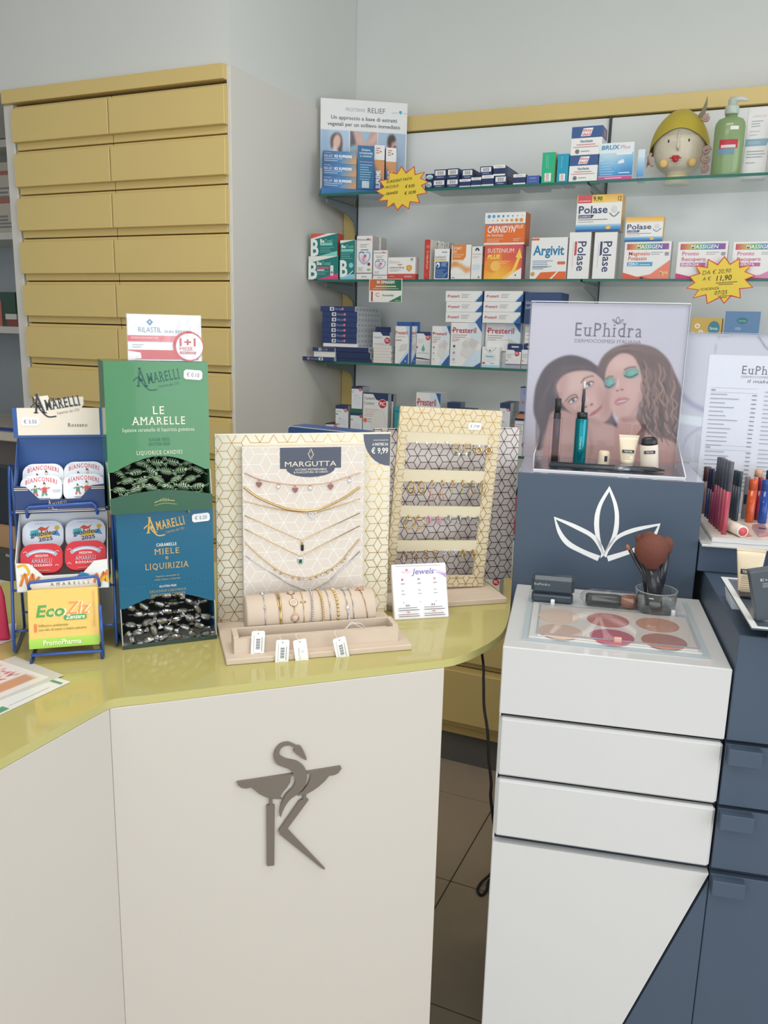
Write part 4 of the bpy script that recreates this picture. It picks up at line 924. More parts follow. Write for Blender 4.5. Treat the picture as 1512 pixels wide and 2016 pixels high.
c = Canvas([(0, 0), (100, 0), (100, 50), (0, 50)], 22, 12, (233, 232, 229)); c.stroke([(0, 18), (18, 8), (40, 14), (62, 24), (84, 32), (100, 30)], 18, (222, 160, 100), 7, .9); c.ell(20, 12, 14, 10, (214, 140, 74), 0, .6, .7); c.ell(78, 36, 12, 9, (218, 150, 90), 0, .6, .6); c.lay(A, 0, 0.14, 1, 0.52)
A.rect(0.06, 0.035, 0.2, 0.06, '5878a0'); fin(o, A, S)
o, A, S, T = med('drops_carton', 'narrow white carton with a black arch mark and a pale blue emblem', Z2, 926.5, 947.5, 548, 485, 0.045, (230, 227, 224), Y=2.706, side='b09a98')
A.poly([(0.3, 0.86), (0.36, 0.93), (0.5, 0.96), (0.66, 0.93), (0.74, 0.86), (0.58, 0.86), (0.5, 0.91), (0.42, 0.86)], '3a3a3e'); A.text('DR. GIORGINI', 0.1, 0.74, 0.04, '8a7878', fit=0.8); A.ell(0.5, 0.36, 0.4, 0.15, 'dde2e8'); A.text('DIX', 0.5, 0.29, 0.15, '9ab4cc', 'c', 'light', fit=0.62); A.bars(0.1, 0.68, 0.8, 2, 0.03, 0.01, 'b8a8a8'); A.ell(0.75, 0.06, 0.09, None, '8a9484'); S.rect(0, 0.45, 1, 0.72, 'c4b0ae'); fin(o, A, S)
o, A, S, T = med('supplement_carton', 'orange and yellow supplement carton with a rising arrow under the orange dotted carton', Z2, 952, 1025.5, 548, 482, 0.045, (226, 126, 62), Y=2.706, side='a8506c')
A.grad(0, 0, 1, 1, lambda x, y: ramp([(0, (246, 190, 70)), (0.35, (240, 150, 52)), (0.62, (224, 96, 66)), (1, (206, 84, 92))], min(1, max(0, abs(x - .35) * .7 + y * .75 - .1))), 14, 14)
A.ell(0.22, 0.42, 0.2, None, 'e8943c'); A.ell(0.3, 0.38, 0.13, None, 'f4c060'); A.poly([(0.5, 0), (1, 0), (1, 0.33)], 'ece4e0'); A.poly([(0.08, 0.02), (0.5, 0.05), (0.75, 0.25), (0.88, 0.62), (0.83, 0.63), (0.93, 0.9), (1.0, 0.6), (0.95, 0.61), (0.84, 0.24), (0.6, 0.02)], 'f4cc58')
A.text('SUSTENIUM', 0.08, 0.77, 0.12, 'f6efe8', fit=0.70); A.text('PLUS', 0.08, 0.6, 0.11, 'f8e878', st='heavy', it=.25, fit=0.32); A.text('50+', 0.46, 0.56, 0.13, 'd8685c', st='heavy', it=.25, fit=0.32); A.poly([(0.83, 0.11), (0.85, 0.15), (0.87, 0.11), (0.85, 0.08)], '3a3a40'); A.bars(0.35, 0.5, 0.7, 2, 0.05, 0.018, 'f0c0a0'); fin(o, A, S)
z = on_y(988, 482, 2.706).z
o, A, S, T = med('supplement_carton', 'orange carton with rows of blue and orange dots on top of another carton', z, 953, 1032, 480, 418.5, 0.06, (226, 112, 48), Y=2.706, side='c8683c')
A.rect(0, 0.66, 1, 1, 'eae8e4'); A.rect(0, 0.63, 1, 0.66, '7a8cae'); A.rect(0, 0, 1, 0.06, 'eadfd6')
for i in range(8):
    A.ell(0.10 + i * 0.117, 0.885, 0.043 - i * 0.0047, None, '4a9cd0', 12); A.k -= 1; A.ell(0.08 + i * 0.117, 0.755, 0.008 + i * 0.0055, None, 'e2954a', 12); A.k -= 1
A.k += 1; A.text('CARNIDYN', 0.07, 0.38, 0.20, 'f6f2ee', st='bold', it=.1, fit=0.68); A.text('PLUS', 0.77, 0.5, 0.10, 'f6f2ee', st='bold', it=.25, fit=0.17); A.text('Per Stanchezza', 0.07, 0.26, 0.08, 'f2dccc', st='bold', it=.15, fit=0.4); A.bars(0.07, 0.17, 0.5, 3, 0.045, 0.015, 'f0c4a4'); A.bars(0.72, 0.17, 0.92, 2, 0.05, 0.018, 'f0c4a4'); fin(o, A, S)
o, A, S, T = med('supplement_carton', 'white carton with big blue lettering and an orange foot', Z2, 1042.5, 1113, 548, 467.5, 0.05, (232, 231, 229), Y=2.706)
A.text('Argivit', 0.06, 0.58, 0.22, '2a7fae', st='heavy', fit=0.86); A.rect(0, 0.93, 0.22, 0.98, 'd6683e'); A.poly([(0.16, 0), (0.3, 0.16), (0.75, 0.18), (0.55, 0)], 'df6a32'); A.poly([(0.62, 0), (0.8, 0.18), (1, 0.18), (1, 0)], 'df6a32'); A.ell(0.08, 0.12, 0.06, None, 'd0a050'); A.rr(0.75, 0.35, 0.97, 0.42, 0.03, 'd8694c'); A.bars(0.06, 0.43, 0.65, 4, 0.045, 0.015, '7c9ab0'); A.bars(0.06, 0.28, 0.5, 2, 0.04, 0.014, '60788c'); fin(o, A, S)
def polase_v(x0, x1, lab, red):
    o, A, S, T = med('powder_carton', lab, Z2, x0, x1, 548, 457, 0.07, (233, 232, 230), Y=2.706, side='c8c2be', group='white upright powder cartons')
    A.text('Polase', 0.42, 0.80, 0.18, '36406c', st='bold', rot=-90, fit=1.33); A.poly([(0.27, 0.8), (0.37, 0.8), (0.37, 0.52), (0.27, 0.49)], 'c44850' if red else '36406c'); A.line([(0.2, 0.78), (0.2, 0.25)], 0.008, 'c8a0a4' if red else 'a8acb8')
    return fin(o, A, S)
z = polase_v(1116, 1158, 'white upright powder carton with a red strip beside the sideways lettering', True)
z2 = polase_v(1165, 1209, 'white upright powder carton with a navy strip beside the sideways lettering', False)
def polase(z, x0, x1, yb, yt, lab, big, d):
    o, A, S, T = med('powder_carton', lab, z, x0, x1, yb, yt, d, (234, 233, 230), Y=2.704, side='d8b070', group='yellow-topped powder cartons')
    A.grad(0, 0.78, 1, 1, lambda x, y: lerp((240, 206, 130), (226, 168, 70), y), 2, 4); A.grad(0, 0, 1, 0.2, lambda x, y: ramp([(0, (40, 110, 170)), (.6, (90, 160, 205)), (1, (190, 215, 228))], y), 2, 5); A.rect(0, 0, 1, 0.05, '2a5c9c')
    if big: A.rect(0.02, 0.78, 0.33, 1, 'd2555a'); A.ell(0.50, 0.89, 0.14, 0.10, 'e8c850'); A.text('9.90', 0.36, 0.84, 0.11, '4a4020', st='heavy', fit=0.2); A.text('12', 0.9, 0.82, 0.12, '6a5030', st='bold', fit=0.08); A.rect(0.04, 0.82, 0.3, 0.85, 'e8b0b0')
    A.text('Polase', 0.05, 0.50, 0.20, '2f3d70', st='bold', fit=0.64); A.poly([(0.05, 0.37), (0.36, 0.37), (0.4, 0.46), (0.05, 0.46)], '3c466c'); A.text('CLASSICO', 0.06, 0.39, 0.05, 'e8e8ec', st='bold', fit=0.27); A.rect(0.05, 0.32, 0.7, 0.335, '6a6e78'); A.rect(0.05, 0.26, 0.4, 0.272, '9a9ea6')
    A.ell(0.84, 0.6, 0.06, 0.09, 'd8d8da'); A.line([(0.74, 0.5), (0.84, 0.40), (0.95, 0.52)], 0.025, '7a7e88', smooth=6); A.ell(0.73, 0.10, 0.06, 0.05, 'eebc58'); fin(o, A, S)
polase(max(z, z2), 1132.5, 1221, 455, 383.5, 'large yellow-topped powder carton lying across two upright white cartons', True, 0.06)
RB = [(0, (196, 76, 84)), (.2, (206, 160, 90)), (.38, (120, 168, 96)), (.55, (64, 150, 150)), (.75, (84, 100, 166)), (1, (160, 84, 150))]
def massigen(x0, x1, lab, kind):
    o, A, S, T = med('mineral_carton', lab, Z2, x0, x1, 548, 475.5, 0.045, (233, 231, 229), Y=2.706, side='c8c4c2', group='white cartons with a rainbow band')
    A.grad(0.05, 0.78, 0.95, 0.94, lambda x, y: ramp(RB, x), 16, 1); A.text('MASSIGEN', 0.26, 0.81, 0.10, 'f4f2f0', st='bold', it=.15, fit=0.54)
    if kind == 'm':
        A.text('Magnesio', 0.10, 0.63, 0.10, 'd8604c', st='bold', fit=0.46); A.text('Potassio', 0.10, 0.50, 0.10, 'd8604c', st='bold', fit=0.4); A.rect(0.08, 0.34, 0.63, 0.45, '4aa0c8'); A.text('ZERO', 0.1, 0.36, 0.07, 'f0f4f6', st='bold', fit=0.22); A.rect(0.35, 0.37, 0.58, 0.39, 'c8e0ec')
        A.poly([(0.0, 0.17), (0.3, 0.05), (0.6, 0.12), (1, 0.5), (1, 0.0), (0, 0)], 'e88470'); A.poly([(0, 0), (0, .17), (0.3, 0.06), (0.45, 0.06), (0.6, 0)], 'df5a44'); A.text('Mg+6', 0.8, 0.12, 0.09, 'e8d888', st='bold', fit=0.17); A.ell(0.42, 0.02, 0.04, 0.03, '3a3c42')
    else:
        A.text('Pronto', 0.10, 0.63, 0.10, 'cc6688', st='bold', fit=0.34); A.text('Recupero', 0.10, 0.48, 0.10, 'cc6688', st='bold', fit=0.48); A.rect(0.08, 0.33, 0.58, 0.43, 'bc6c9c'); A.text('ENERGIA', 0.1, 0.345, 0.07, 'f4eef2', st='bold', fit=0.36); A.poly([(0.0, 0.15), (0.3, 0.05), (0.6, 0.10), (1, 0.35), (1, 0.0), (0, 0)], 'd888b0'); A.poly([(0, 0), (0, .15), (0.35, 0.04), (0.8, 0)], 'cc3c78')
    A.bars(0.58, 0.7, 0.85, 2, 0.05, 0.014, 'a8a8ac'); A.rect(0.88, 0.62, 0.96, 0.71, '9a9a9e'); return fin(o, A, S)
z = massigen(1225, 1316, 'white carton with a rainbow band and orange-red lettering', 'm')
polase(z, 1229, 1303, 476, 427, 'small yellow-topped powder carton on top of a rainbow-banded carton', False, 0.04)
massigen(1329, 1427, 'white carton with a rainbow band and pink lettering nearest the orange-red one', 'p')
massigen(1437, 1535, 'white carton with a rainbow band and pink lettering at the end of the row', 'p')
# gift card hung on the second shelf
cw0 = on_y(727, 549, 2.693); cw1 = on_y(792, 549, 2.693); cz1 = cw0.z + 0.0; cz0 = on_y(758, 595, 2.693).z
gc = MB().cbox((0, 0, 0), (cw1.x - cw0.x, 0.001, cz1 - cz0), 0.0003).build('gift_card', mat((230, 230, 226), 0.4), None, TR(cw0.x, 2.693, cz0)); tag(gc, 'small orange and green gift offer card hung on the second glass shelf', 'card')
A = Art((0, 0, 0), (1, 0, 0), (0, 0, 1), cw1.x - cw0.x, cz1 - cz0)
A.grad(0.02, 0.5, 0.98, 0.98, lambda x, y: ramp([(0, (214, 104, 62)), (.4, (176, 108, 66)), (.6, (52, 116, 84)), (1, (34, 102, 74))], x + .12 * (y - .5)), 12, 2); A.text('IN OMAGGIO', 0.24, 0.80, 0.12, 'f6f4ee', st='heavy', fit=0.54); A.rect(0.2, 0.66, 0.82, 0.70, 'e0dcc0'); A.rect(0.12, 0.57, 0.9, 0.59, 'd8d8c8')
A.poly([(0.1, 0.08), (0.38, 0.12), (0.38, 0.46), (0.1, 0.44)], 'ece6e2'); A.rect(0.07, 0.04, 0.12, 0.46, 'a84048'); A.line([(0.32, 0.36), (0.24, 0.38), (0.22, 0.3), (0.28, 0.24), (0.32, 0.28)], 0.03, 'c87868', smooth=4); A.text('Pureemilial', 0.42, 0.26, 0.08, '5a7a4c', st='bold', fit=0.34); A.poly([(0.6, 0.02), (0.98, 0.02), (0.98, 0.30)], '2f7a52'); A.text('aboca', 0.8, 0.05, 0.05, 'dfe6e0', it=.3, fit=0.14); print_on(gc, 'print', A)

# ------------------------------------------------ third shelf
Z3 = SH[2]; NB = (44, 62, 108)
def z8(x, y): return (570 + x / 5.214, 560 + y / 5.214)
def z9(x, y): return (800 + x / 5.815, 560 + y / 5.815)
def flat(name, lab, z, x0, x1, h, d, col, Y, grp, spine=True, rz=0.0, whitetop=True, px=z8, flip=False):
    a = on_y(*px(x0, 600), Y); b = on_y(*px(x1, 600), Y); w = b.x - a.x
    o = MB().cbox((0, 0, 0), (w, d, h), 0.0006).build(name, mat(col, 0.42), None, TR(a.x, Y, z + 0.0003, rz)); tag(o, lab, 'box', grp)
    A = Art((0, 0, 0), (1, 0, 0), (0, 0, 1), w, h); S = Art((w, 0, 0), (0, 1, 0), (0, 0, 1), d, h); T = Art((0, 0, h), (1, 0, 0), (0, 1, 0), w, d)
    if spine:
        xs = (0.28, 0.43, 0.65) if not flip else (0.58, 0.36, 0.30)
        A.rect(xs[0], 0.15, xs[0] + 0.12, 0.85, 'd8dade'); A.rect(xs[0] + .04, 0.3, xs[0] + 0.09, 0.7, '55586a'); A.text('Klima pant', xs[1], 0.32, 0.35, 'aab2c8', fit=0.2); A.ell(xs[2], 0.5, 0.033, None, 'd87a88')
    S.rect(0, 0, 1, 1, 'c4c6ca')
    for i in range(7): S.rect(0.05 + i * 0.13, 0.25, 0.14 + i * 0.13, 0.75, 'a2a6ae'); S.k -= 1
    S.k += 1
    if whitetop: T.rect(0.02, 0.02, 0.98, 0.98, 'dcdcda'); T.rect(0.3, 0.08, 0.6, 0.25, '70747c')
    print_on(o, 'print', A, S, T); return z + 0.0003 + h
grp = 'flat navy pantyhose cartons in the pile'
zc = Z3
tops = {}
zz = flat('pantyhose_carton', 'flat navy carton sticking out over the end of the third shelf', Z3, 84, 458, 0.0135, 0.24, NB, 2.685, grp, flip=True)
zz2 = flat('pantyhose_carton', 'flat navy carton lying second in the untidy lower pile', zz, 250, 470, 0.020, 0.22, (220, 220, 218), 2.70, grp, spine=False)
zz2 = flat('pantyhose_carton', 'flat navy carton with a spine label above the white ones', zz2, 236, 462, 0.0125, 0.24, NB, 2.695, grp)
f1 = flat('pantyhose_carton', 'dark navy flat carton at the foot of the right-hand pile', Z3, 475, 850, 0.011, 0.2, (36, 50, 90), 2.703, grp, spine=False)
f2 = flat('pantyhose_carton', 'dark navy flat carton with an open flap line in the right-hand pile', f1, 480, 832, 0.0225, 0.2, (36, 50, 90), 2.705, grp, spine=False)
f3 = flat('pantyhose_carton', 'dark navy flat carton on top of the right-hand pile', f2, 476, 812, 0.0165, 0.2, (36, 50, 90), 2.704, grp, spine=False)
zb = max(zz2, f3)
zb = flat('pantyhose_carton', 'flat white carton with blue corner under the straight navy stack', zb, 345, 700, 0.012, 0.22, (226, 226, 226), 2.712, grp, spine=False)
hs = [(335, 690), (332, 690), (330, 690), (328, 690), (335, 690), (335, 690), (315, 668)]
nm7 = ['lowest', 'second', 'third', 'fourth', 'fifth', 'sixth', 'topmost']
zt7 = on_y(*z8(490, 224), 2.712).z; h7 = (zt7 - zb) / 7 - 0.0003
for k, (x0, x1) in enumerate(hs):
    zb = flat('pantyhose_carton', 'flat navy carton with pink dot, %s of the straight stack of seven' % nm7[k], zb, x0, x1, h7, 0.2, NB, 2.712, grp, rz=radians(rnd.uniform(-1, 1)), whitetop=False)
zw = Z3
for k in range(6):
    zw = flat('plaster_carton', 'thin white carton, %s of six stacked beside the dark navy pile' % nm7[k].replace('sixth', 'topmost'), zw, 862, 1050 - 4 * (k % 2), 0.0098, 0.05, (222, 216, 210), 2.706, 'thin white plaster cartons', spine=False, whitetop=False)
o, A, S, T = med('plaster_box', 'white plaster carton with a dark hang tab behind the thin stack', Z3, 733, 766, 715, 654, 0.03, (228, 229, 231), Y=2.77)
MB().cbox((0.004, 0.012, A.h - 0.001), (A.w - 0.002, 0.0135, A.h + 0.018), 0.0004).build('hang_tab', mat((36, 50, 92), 0.4), o)
A.poly([(0, 1), (0.45, 1), (0.6, 0.88), (1, 0.88), (1, 1)], '2c3c6c'); A.ell(0.86, 0.72, 0.17, None, 'c4384c'); A.text('PIC', 0.77, 0.68, 0.09, 'f4ecec', st='bold', fit=0.2); A.text('Aquabloc', 0.08, 0.8, 0.06, '8a8c94', fit=0.45); A.bars(0.08, 0.6, 0.7, 3, 0.08, 0.02, 'dcb0b4'); fin(o, A)
def presteril_leaf(x0, x1, Y, lab, tabw):
    """a hang-hole envelope with a slanted blue corner"""
    o, A, S, T = med('gauze_envelope', lab, Z3, x0, x1, 714, 642, 0.01, (232, 231, 229), Y=Y, group='white gauze envelopes with red lettering')
    MB().cbox((0.0, 0.0105, 0), (A.w + tabw, 0.0125, A.h + 0.014), 0.0004).build('blue_backing', mat((52, 88, 152), 0.4), o)
    A.poly([(1, 0.6), (1, 1), (0.75, 1), (0.9, 0.8)], 'b8cfe4'); A.poly([(0.4, 0), (1, 0), (1, 0.3)], '3a64a8'); A.poly([(0.2, 0), (0.4, 0), (1, 0.3), (1, 0.4)], 'c8dcea'); A.text('Presteril', 0.02, 0.78, 0.09, 'b83a54', st='bold', fit=0.9); A.rect(0.1, 0.71, 0.8, 0.725, 'b0b0b4'); A.rect(0.05, 0.61, 0.5, 0.64, 'c88a94'); A.poly([(0.4, 0.5), (0.95, 0.55), (0.9, 0.38), (0.3, 0.32)], 'd4d2d0'); A.rect(0.75, 0.05, 0.86, 0.1, '9ab4d8'); fin(o, A)
presteril_leaf(777, 803, 2.715, 'white gauze envelope with red lettering in front of its twin', 0.006)
presteril_leaf(803.5, 818, 2.735, 'white gauze envelope with blue back partly covered by its twin', 0.008)
o, A, S, T = med('plaster_box', 'white plaster carton with a green water drop and red round mark', Z3, 818.5, 846, 717, 653.5, 0.03, (226, 228, 230), Y=2.72)
A.poly([(0, 0.95), (0.5, 0.95), (0.62, 0.88), (1, 0.88), (1, 1), (0, 1)], '2c3c6c'); A.ell(0.82, 0.83, 0.17, None, 'c4384c'); A.text('PIC', 0.72, 0.80, 0.07, 'f4ecec', st='bold', fit=0.2); A.poly([(0.5, 0.62), (0.62, 0.48), (0.6, 0.42), (0.5, 0.4), (0.4, 0.42), (0.38, 0.48)], '6aa898'); A.bars(0.1, 0.76, 0.6, 3, 0.05, 0.012, 'd8b4b8'); A.rect(0.02, 0.5, 0.12, 0.56, 'd84858'); A.poly([(0, 0.18), (0.5, 0.16), (1, 0.15), (1, 0.17), (0.5, 0.2), (0, 0.22)], '3a3e48'); A.rect(0, 0, 1, 0.13, 'b4b6ba'); A.rect(0.1, 0.35, 0.9, 0.362, '9a9ea4'); fin(o, A)
def presteril(x0, x1, yb, yt, Y, lab, d, soft=True, name='SOFT', z=Z3, narrow=False):
    o, A, S, T = med('gauze_carton', lab, z, x0, x1, yb, yt, d, (233, 232, 231), Y=Y, side='c6c8cc', group='white gauze cartons with red lettering')
    A.poly([(0.55, 1), (0.8, 1), (1, 0.78), (1, 0.5), (0.6, 0.7)], 'd4e0e8'); A.poly([(0.8, 1), (1, 1), (1, 0.78)], '31609c'); A.poly([(0.4, 0), (0.75, 0), (1, 0.12), (1, 0.42), (0.6, 0.25)], 'cfe0ec'); A.poly([(0.78, 0), (1, 0), (1, 0.11)] if not narrow else [(0.55, 0), (1, 0), (1, 0.28)], '31609c')
    A.line([(0.03, 0.82), (0.11, 0.82)], 0.02, 'b8344c'); A.text('Presteril', 0.07, 0.77, 0.12 if not narrow else .075, 'b8344c', st='bold', fit=0.75); A.bars(0.06, 0.71, 0.55, 2, 0.05, 0.016, 'a4a6ac', .15)
    A.text(name, 0.06, 0.57, 0.06, 'c0607a', fit=0.24); A.poly([(0.35, 0.28), (0.45, 0.6), (0.62, 0.66), (0.9, 0.58), (0.85, 0.4), (0.6, 0.18)], 'dcdad8'); A.poly([(0.55, 0.5), (0.68, 0.66), (0.92, 0.56), (0.75, 0.4)], 'cecbc8'); A.ell(0.5, 0.5, 0.11, None, 'd2d0ce')
    for i in range(3): A.ell(0.13, 0.46 - 0.15 * i, 0.04, None, ('5a6474', '9aa4c4', 'a8b4d4')[i]); A.rect(0.06, 0.39 - 0.15 * i, 0.22, 0.395 - 0.15 * i, 'c4c4c8')
    return fin(o, A, S)
presteril(848.5, 883.5, 720, 642, 2.708, 'narrow white gauze carton with a blue corner', 0.03, narrow=True)
p1 = presteril(885, 945.5, 721, 635.5, 2.706, 'large white gauze carton with the folded cloth picture in full view', 0.03)
p2 = presteril(953, 1021, 719, 636.5, 2.738, 'large white gauze carton partly covered by small cartons', 0.03)
o, A, S, T = med('plaster_box', 'small white carton with a triangle mark and pale blue foot', Z3, 947.5, 982, 724, 683, 0.025, (234, 236, 236), Y=2.706)
A.rect(0, 0, 1, 0.12, 'a8d8ea'); A.line([(0.14, 0.94), (0.45, 0.7), (0.8, 0.96)], 0.015, '3c4448'); A.ell(0.45, 0.82, 0.05, None, '6a7478'); A.ell(0.45, 0.5, 0.38, 0.22, 'e0e6e8'); A.rect(0.22, 0.52, 0.66, 0.56, '6a8ec0'); A.rect(0.25, 0.46, 0.7, 0.49, 'b8d8ea'); A.rect(0.06, 0.17, 0.2, 0.26, 'd24858'); A.rect(0.5, 0.19, 0.7, 0.22, '9aa2a8'); fin(o, A)
MB().cbox((0.006, 0.0255, A.h * 0.8), (A.w + 0.02, 0.027, A.h + 0.02), 0.0004).build('header_flap', mat((230, 229, 227), 0.45), o)
for k, (x0, x1) in enumerate(((994, 1024), (1025.5, 1054))):
    o, A, S, T = med('plaster_box', 'small white plaster carton with a navy hang tab, %s' % ['next to the triangle mark carton', 'half behind the large portrait poster'][k], Z3, x0, x1, 726, 689, 0.022, (228, 228, 230), Y=2.706, group='small plaster cartons with hang tabs')
    tbm = MB(); tbm.prism(rrect(0, 0, A.w, 0.022, 0.006), 0, 0.001, M=Matrix(((1, 0, 0, 0), (0, 0, 1, 0.018), (0, 1, 0, A.h - 0.002), (0, 0, 0, 1)))); tbm.build('hang_tab', mat((36, 52, 96), 0.4), o)
    B = Art((0, 0.018, A.h), (1, 0, 0), (0, 0, 1), A.w, 0.02); B.rr(0.25, 0.35, 0.75, 0.6, 0.12, 'c4c6cc')
    A.poly([(0, 1), (0.5, 1), (0.62, 0.9), (1, 0.9), (1, 1)], '2c3c6c'); A.ell(0.74, 0.8, 0.16, None, 'c4384c'); A.text('PIC', 0.64, 0.76, 0.1, 'f4ecec', st='bold', fit=0.2); A.rect(0, 0, 1, 0.2, 'a9acb2'); A.rect(0, 0.2, 1, 0.24, '2c3c6c'); A.ell(0.1, 0.42, 0.06, None, 'e0a080'); A.bars(0.08, 0.75, 0.5, 3, 0.08, 0.025, 'b0b4bc'); fin(o, A, B)
o, A, S, T = med('leaflet_carton', 'plain white carton with fine grey print beside the portrait poster', Z3, 1030, 1056, 716, 641, 0.02, (232, 231, 229), Y=2.745); A.bars(0.1, 0.85, 0.9, 8, 0.09, 0.02, 'b4b4b6'); fin(o, A)
# two columns of three lying gauze cartons
zl_, zr_ = max(p1, p2), max(p1, p2)
for r_i, (yt, lab) in enumerate(((614.5, 'bottom'), (594, 'middle'), (573, 'top'))):
    for c_i, (x0, x1) in enumerate((((877, 947.5), (949.5, 1024))[0:2], ((878, 948.5), (951, 1025.5)), ((877, 949), (953, 1029)))[r_i]):
        zb0 = zl_ if c_i == 0 else zr_
        o, A, S, T = med('gauze_carton', 'slim white gauze carton, %s of the %s' % (lab, ('stack over the large gauze carton', 'stack beside the navy carton')[c_i]), zb0, x0, x1, 632 - 20 * r_i, yt, 0.10, (232, 231, 230), Y=2.71, group='slim white gauze cartons stacked in two columns')
        A.poly([(0.82, 0), (1, 0), (1, 0.75)], '31609c'); A.poly([(0.78, 0), (0.82, 0), (1, 0.75), (1, 0.95)], 'c8dae8'); A.line([(0.05, 0.5), (0.085, 0.5)], 0.07, 'b8344c'); A.text('Presteril', 0.075, 0.38, 0.26, 'b8344c', st='bold', fit=0.3); A.bars(0.44, 0.66, 0.68, 3, 0.14, 0.04, '9a9ca2', .3)
        S.rect(0, 0, 1, 1, '4a6a98'); zt_ = fin(o, A, S)
        if c_i == 0: zl_ = zt_
        else: zr_ = zt_
o, A, S, T = med('garment_carton', 'large plain navy carton behind the slim gauze cartons', max(p1, p2), 1031, 1101, 632, 575.5, 0.12, (52, 74, 116), Y=2.712)
A.text('Silenc', 0.03, 0.62, 0.1, 'b8c4d8', fit=0.28); A.text('Soft A', 0.03, 0.47, 0.1, 'b8c4d8', fit=0.26); fin(o, A)
# right bay of the third shelf, above the price list
o, A, S, T = med('wool_carton', 'yellow carton with white daisies above the price list stand', Z3, 1352, 1411, 733, 626, 0.08, (206, 172, 92), Y=2.72)
for x, y in ((0.2, 0.86), (0.06, 0.72), (0.33, 0.75)): A.ell(x, y, 0.09, None, 'ece4d0', 12); A.ell(x, y, 0.035, None, 'c09a50', 10)
A.ell(0.75, 0.83, 0.19, 0.12, '4a8494'); A.text('Farmac', 0.75, 0.8, 0.05, 'dfe8ea', 'c', 'bold', fit=0.26); A.rect(0.55, 0.68, 0.95, 0.69, '8a7440'); fin(o, A)
o, A, S, T = med('pad_carton', 'dusty blue carton with a dark oval above the price list stand', Z3, 1416, 1484, 735, 613, 0.06, (104, 138, 178), Y=2.72, side='54719a')
A.ell(0.5, 0.86, 0.16, 0.05, '3f7f84'); A.text('assenta', 0.5, 0.845, 0.03, 'b0d0cc', 'c', fit=0.2); A.text('HSA', 0.32, 0.72, 0.045, 'c4d4e4', fit=0.16); A.bars(0.15, 0.66, 0.85, 3, 0.03, 0.008, '8caaca'); fin(o, A)
o = MB().lathe([(0.03, 0), (0.031, 0.003), (0.029, 0.06), (0.02, 0.085), (0.008, 0.1)], 20).build('cosmetic_pot', mat((130, 60, 92), 0.4), None, TR(on_y(1512, 650, 2.76).x + 0.006, 2.76, Z3 + 0.0004)); tag(o, 'plum coloured pot at the far end of the third shelf', 'pot')

# ------------------------------------------------ fourth shelf
Z4 = SH[3]
def z6(x, y): return (630 + x / 6.574, 730 + y / 6.574)
def z7(x, y): return (800 + x / 5.815, 740 + y / 5.815)
def pic(name, lab, z, p0, p1, d, Y, tape=False, pyb=868):
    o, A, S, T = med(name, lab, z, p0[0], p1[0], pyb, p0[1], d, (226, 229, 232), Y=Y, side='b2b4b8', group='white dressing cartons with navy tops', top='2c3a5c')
    A.poly([(0, 1), (1, 1), (1, 0.85), (0.7, 0.86), (0.6, 0.9), (0, 0.9)], '2c3c62'); A.ell(0.8, 0.87, 0.14, None, 'c85868'); A.text('PIC', 0.71, 0.85, 0.04, 'f0e4e4', st='bold', fit=0.18); A.rect(0.02, 0.74, 0.22, 0.76, '3a3e46'); A.ell(0.5, 0.45, 0.35, 0.2, 'd8dce2'); A.ell(0.55, 0.3, 0.3, 0.15, 'dde0e6'); A.rect(0.05, 0.82, 0.5, 0.835, 'aab0b8'); A.rect(0.3, 0.62, 0.42, 0.65, '9aa4b2')
    S.bars(0.1, 0.8, 0.9, 10, 0.07, 0.03, '9a9ca2'); return fin(o, A, S, T)
pic('dressing_carton', 'white dressing carton with navy top nearest the tall cabinet side', Z4, z6(197, 448), z6(360, 755), 0.045, 2.706)
zq = on_y(700, 806, 2.706).z
o, A, S, T = med('dressing_carton', 'white dressing carton with a green lid edge under another', Z4, *[z6(389, 0)[0], z6(540, 0)[0]], 868, z6(0, 492)[1], 0.06, (224, 227, 230), Y=2.706, group='white dressing cartons with navy tops', side='b2b4b8')
A.rect(0, 0.86, 1, 1, '2f6a4e'); A.rect(0, 0.8, 1, 0.88, '2c3c62'); A.ell(0.9, 0.78, 0.13, None, 'c85868'); A.rect(0.02, 0.66, 0.22, 0.68, '3a3e46'); A.ell(0.5, 0.4, 0.35, 0.2, 'd8dce2'); zq = fin(o, A, S)
pic('dressing_carton', 'white dressing carton with navy top stacked on the green edged one', zq, z6(406, 207), z6(545, 500), 0.06, 2.708, pyb=806)
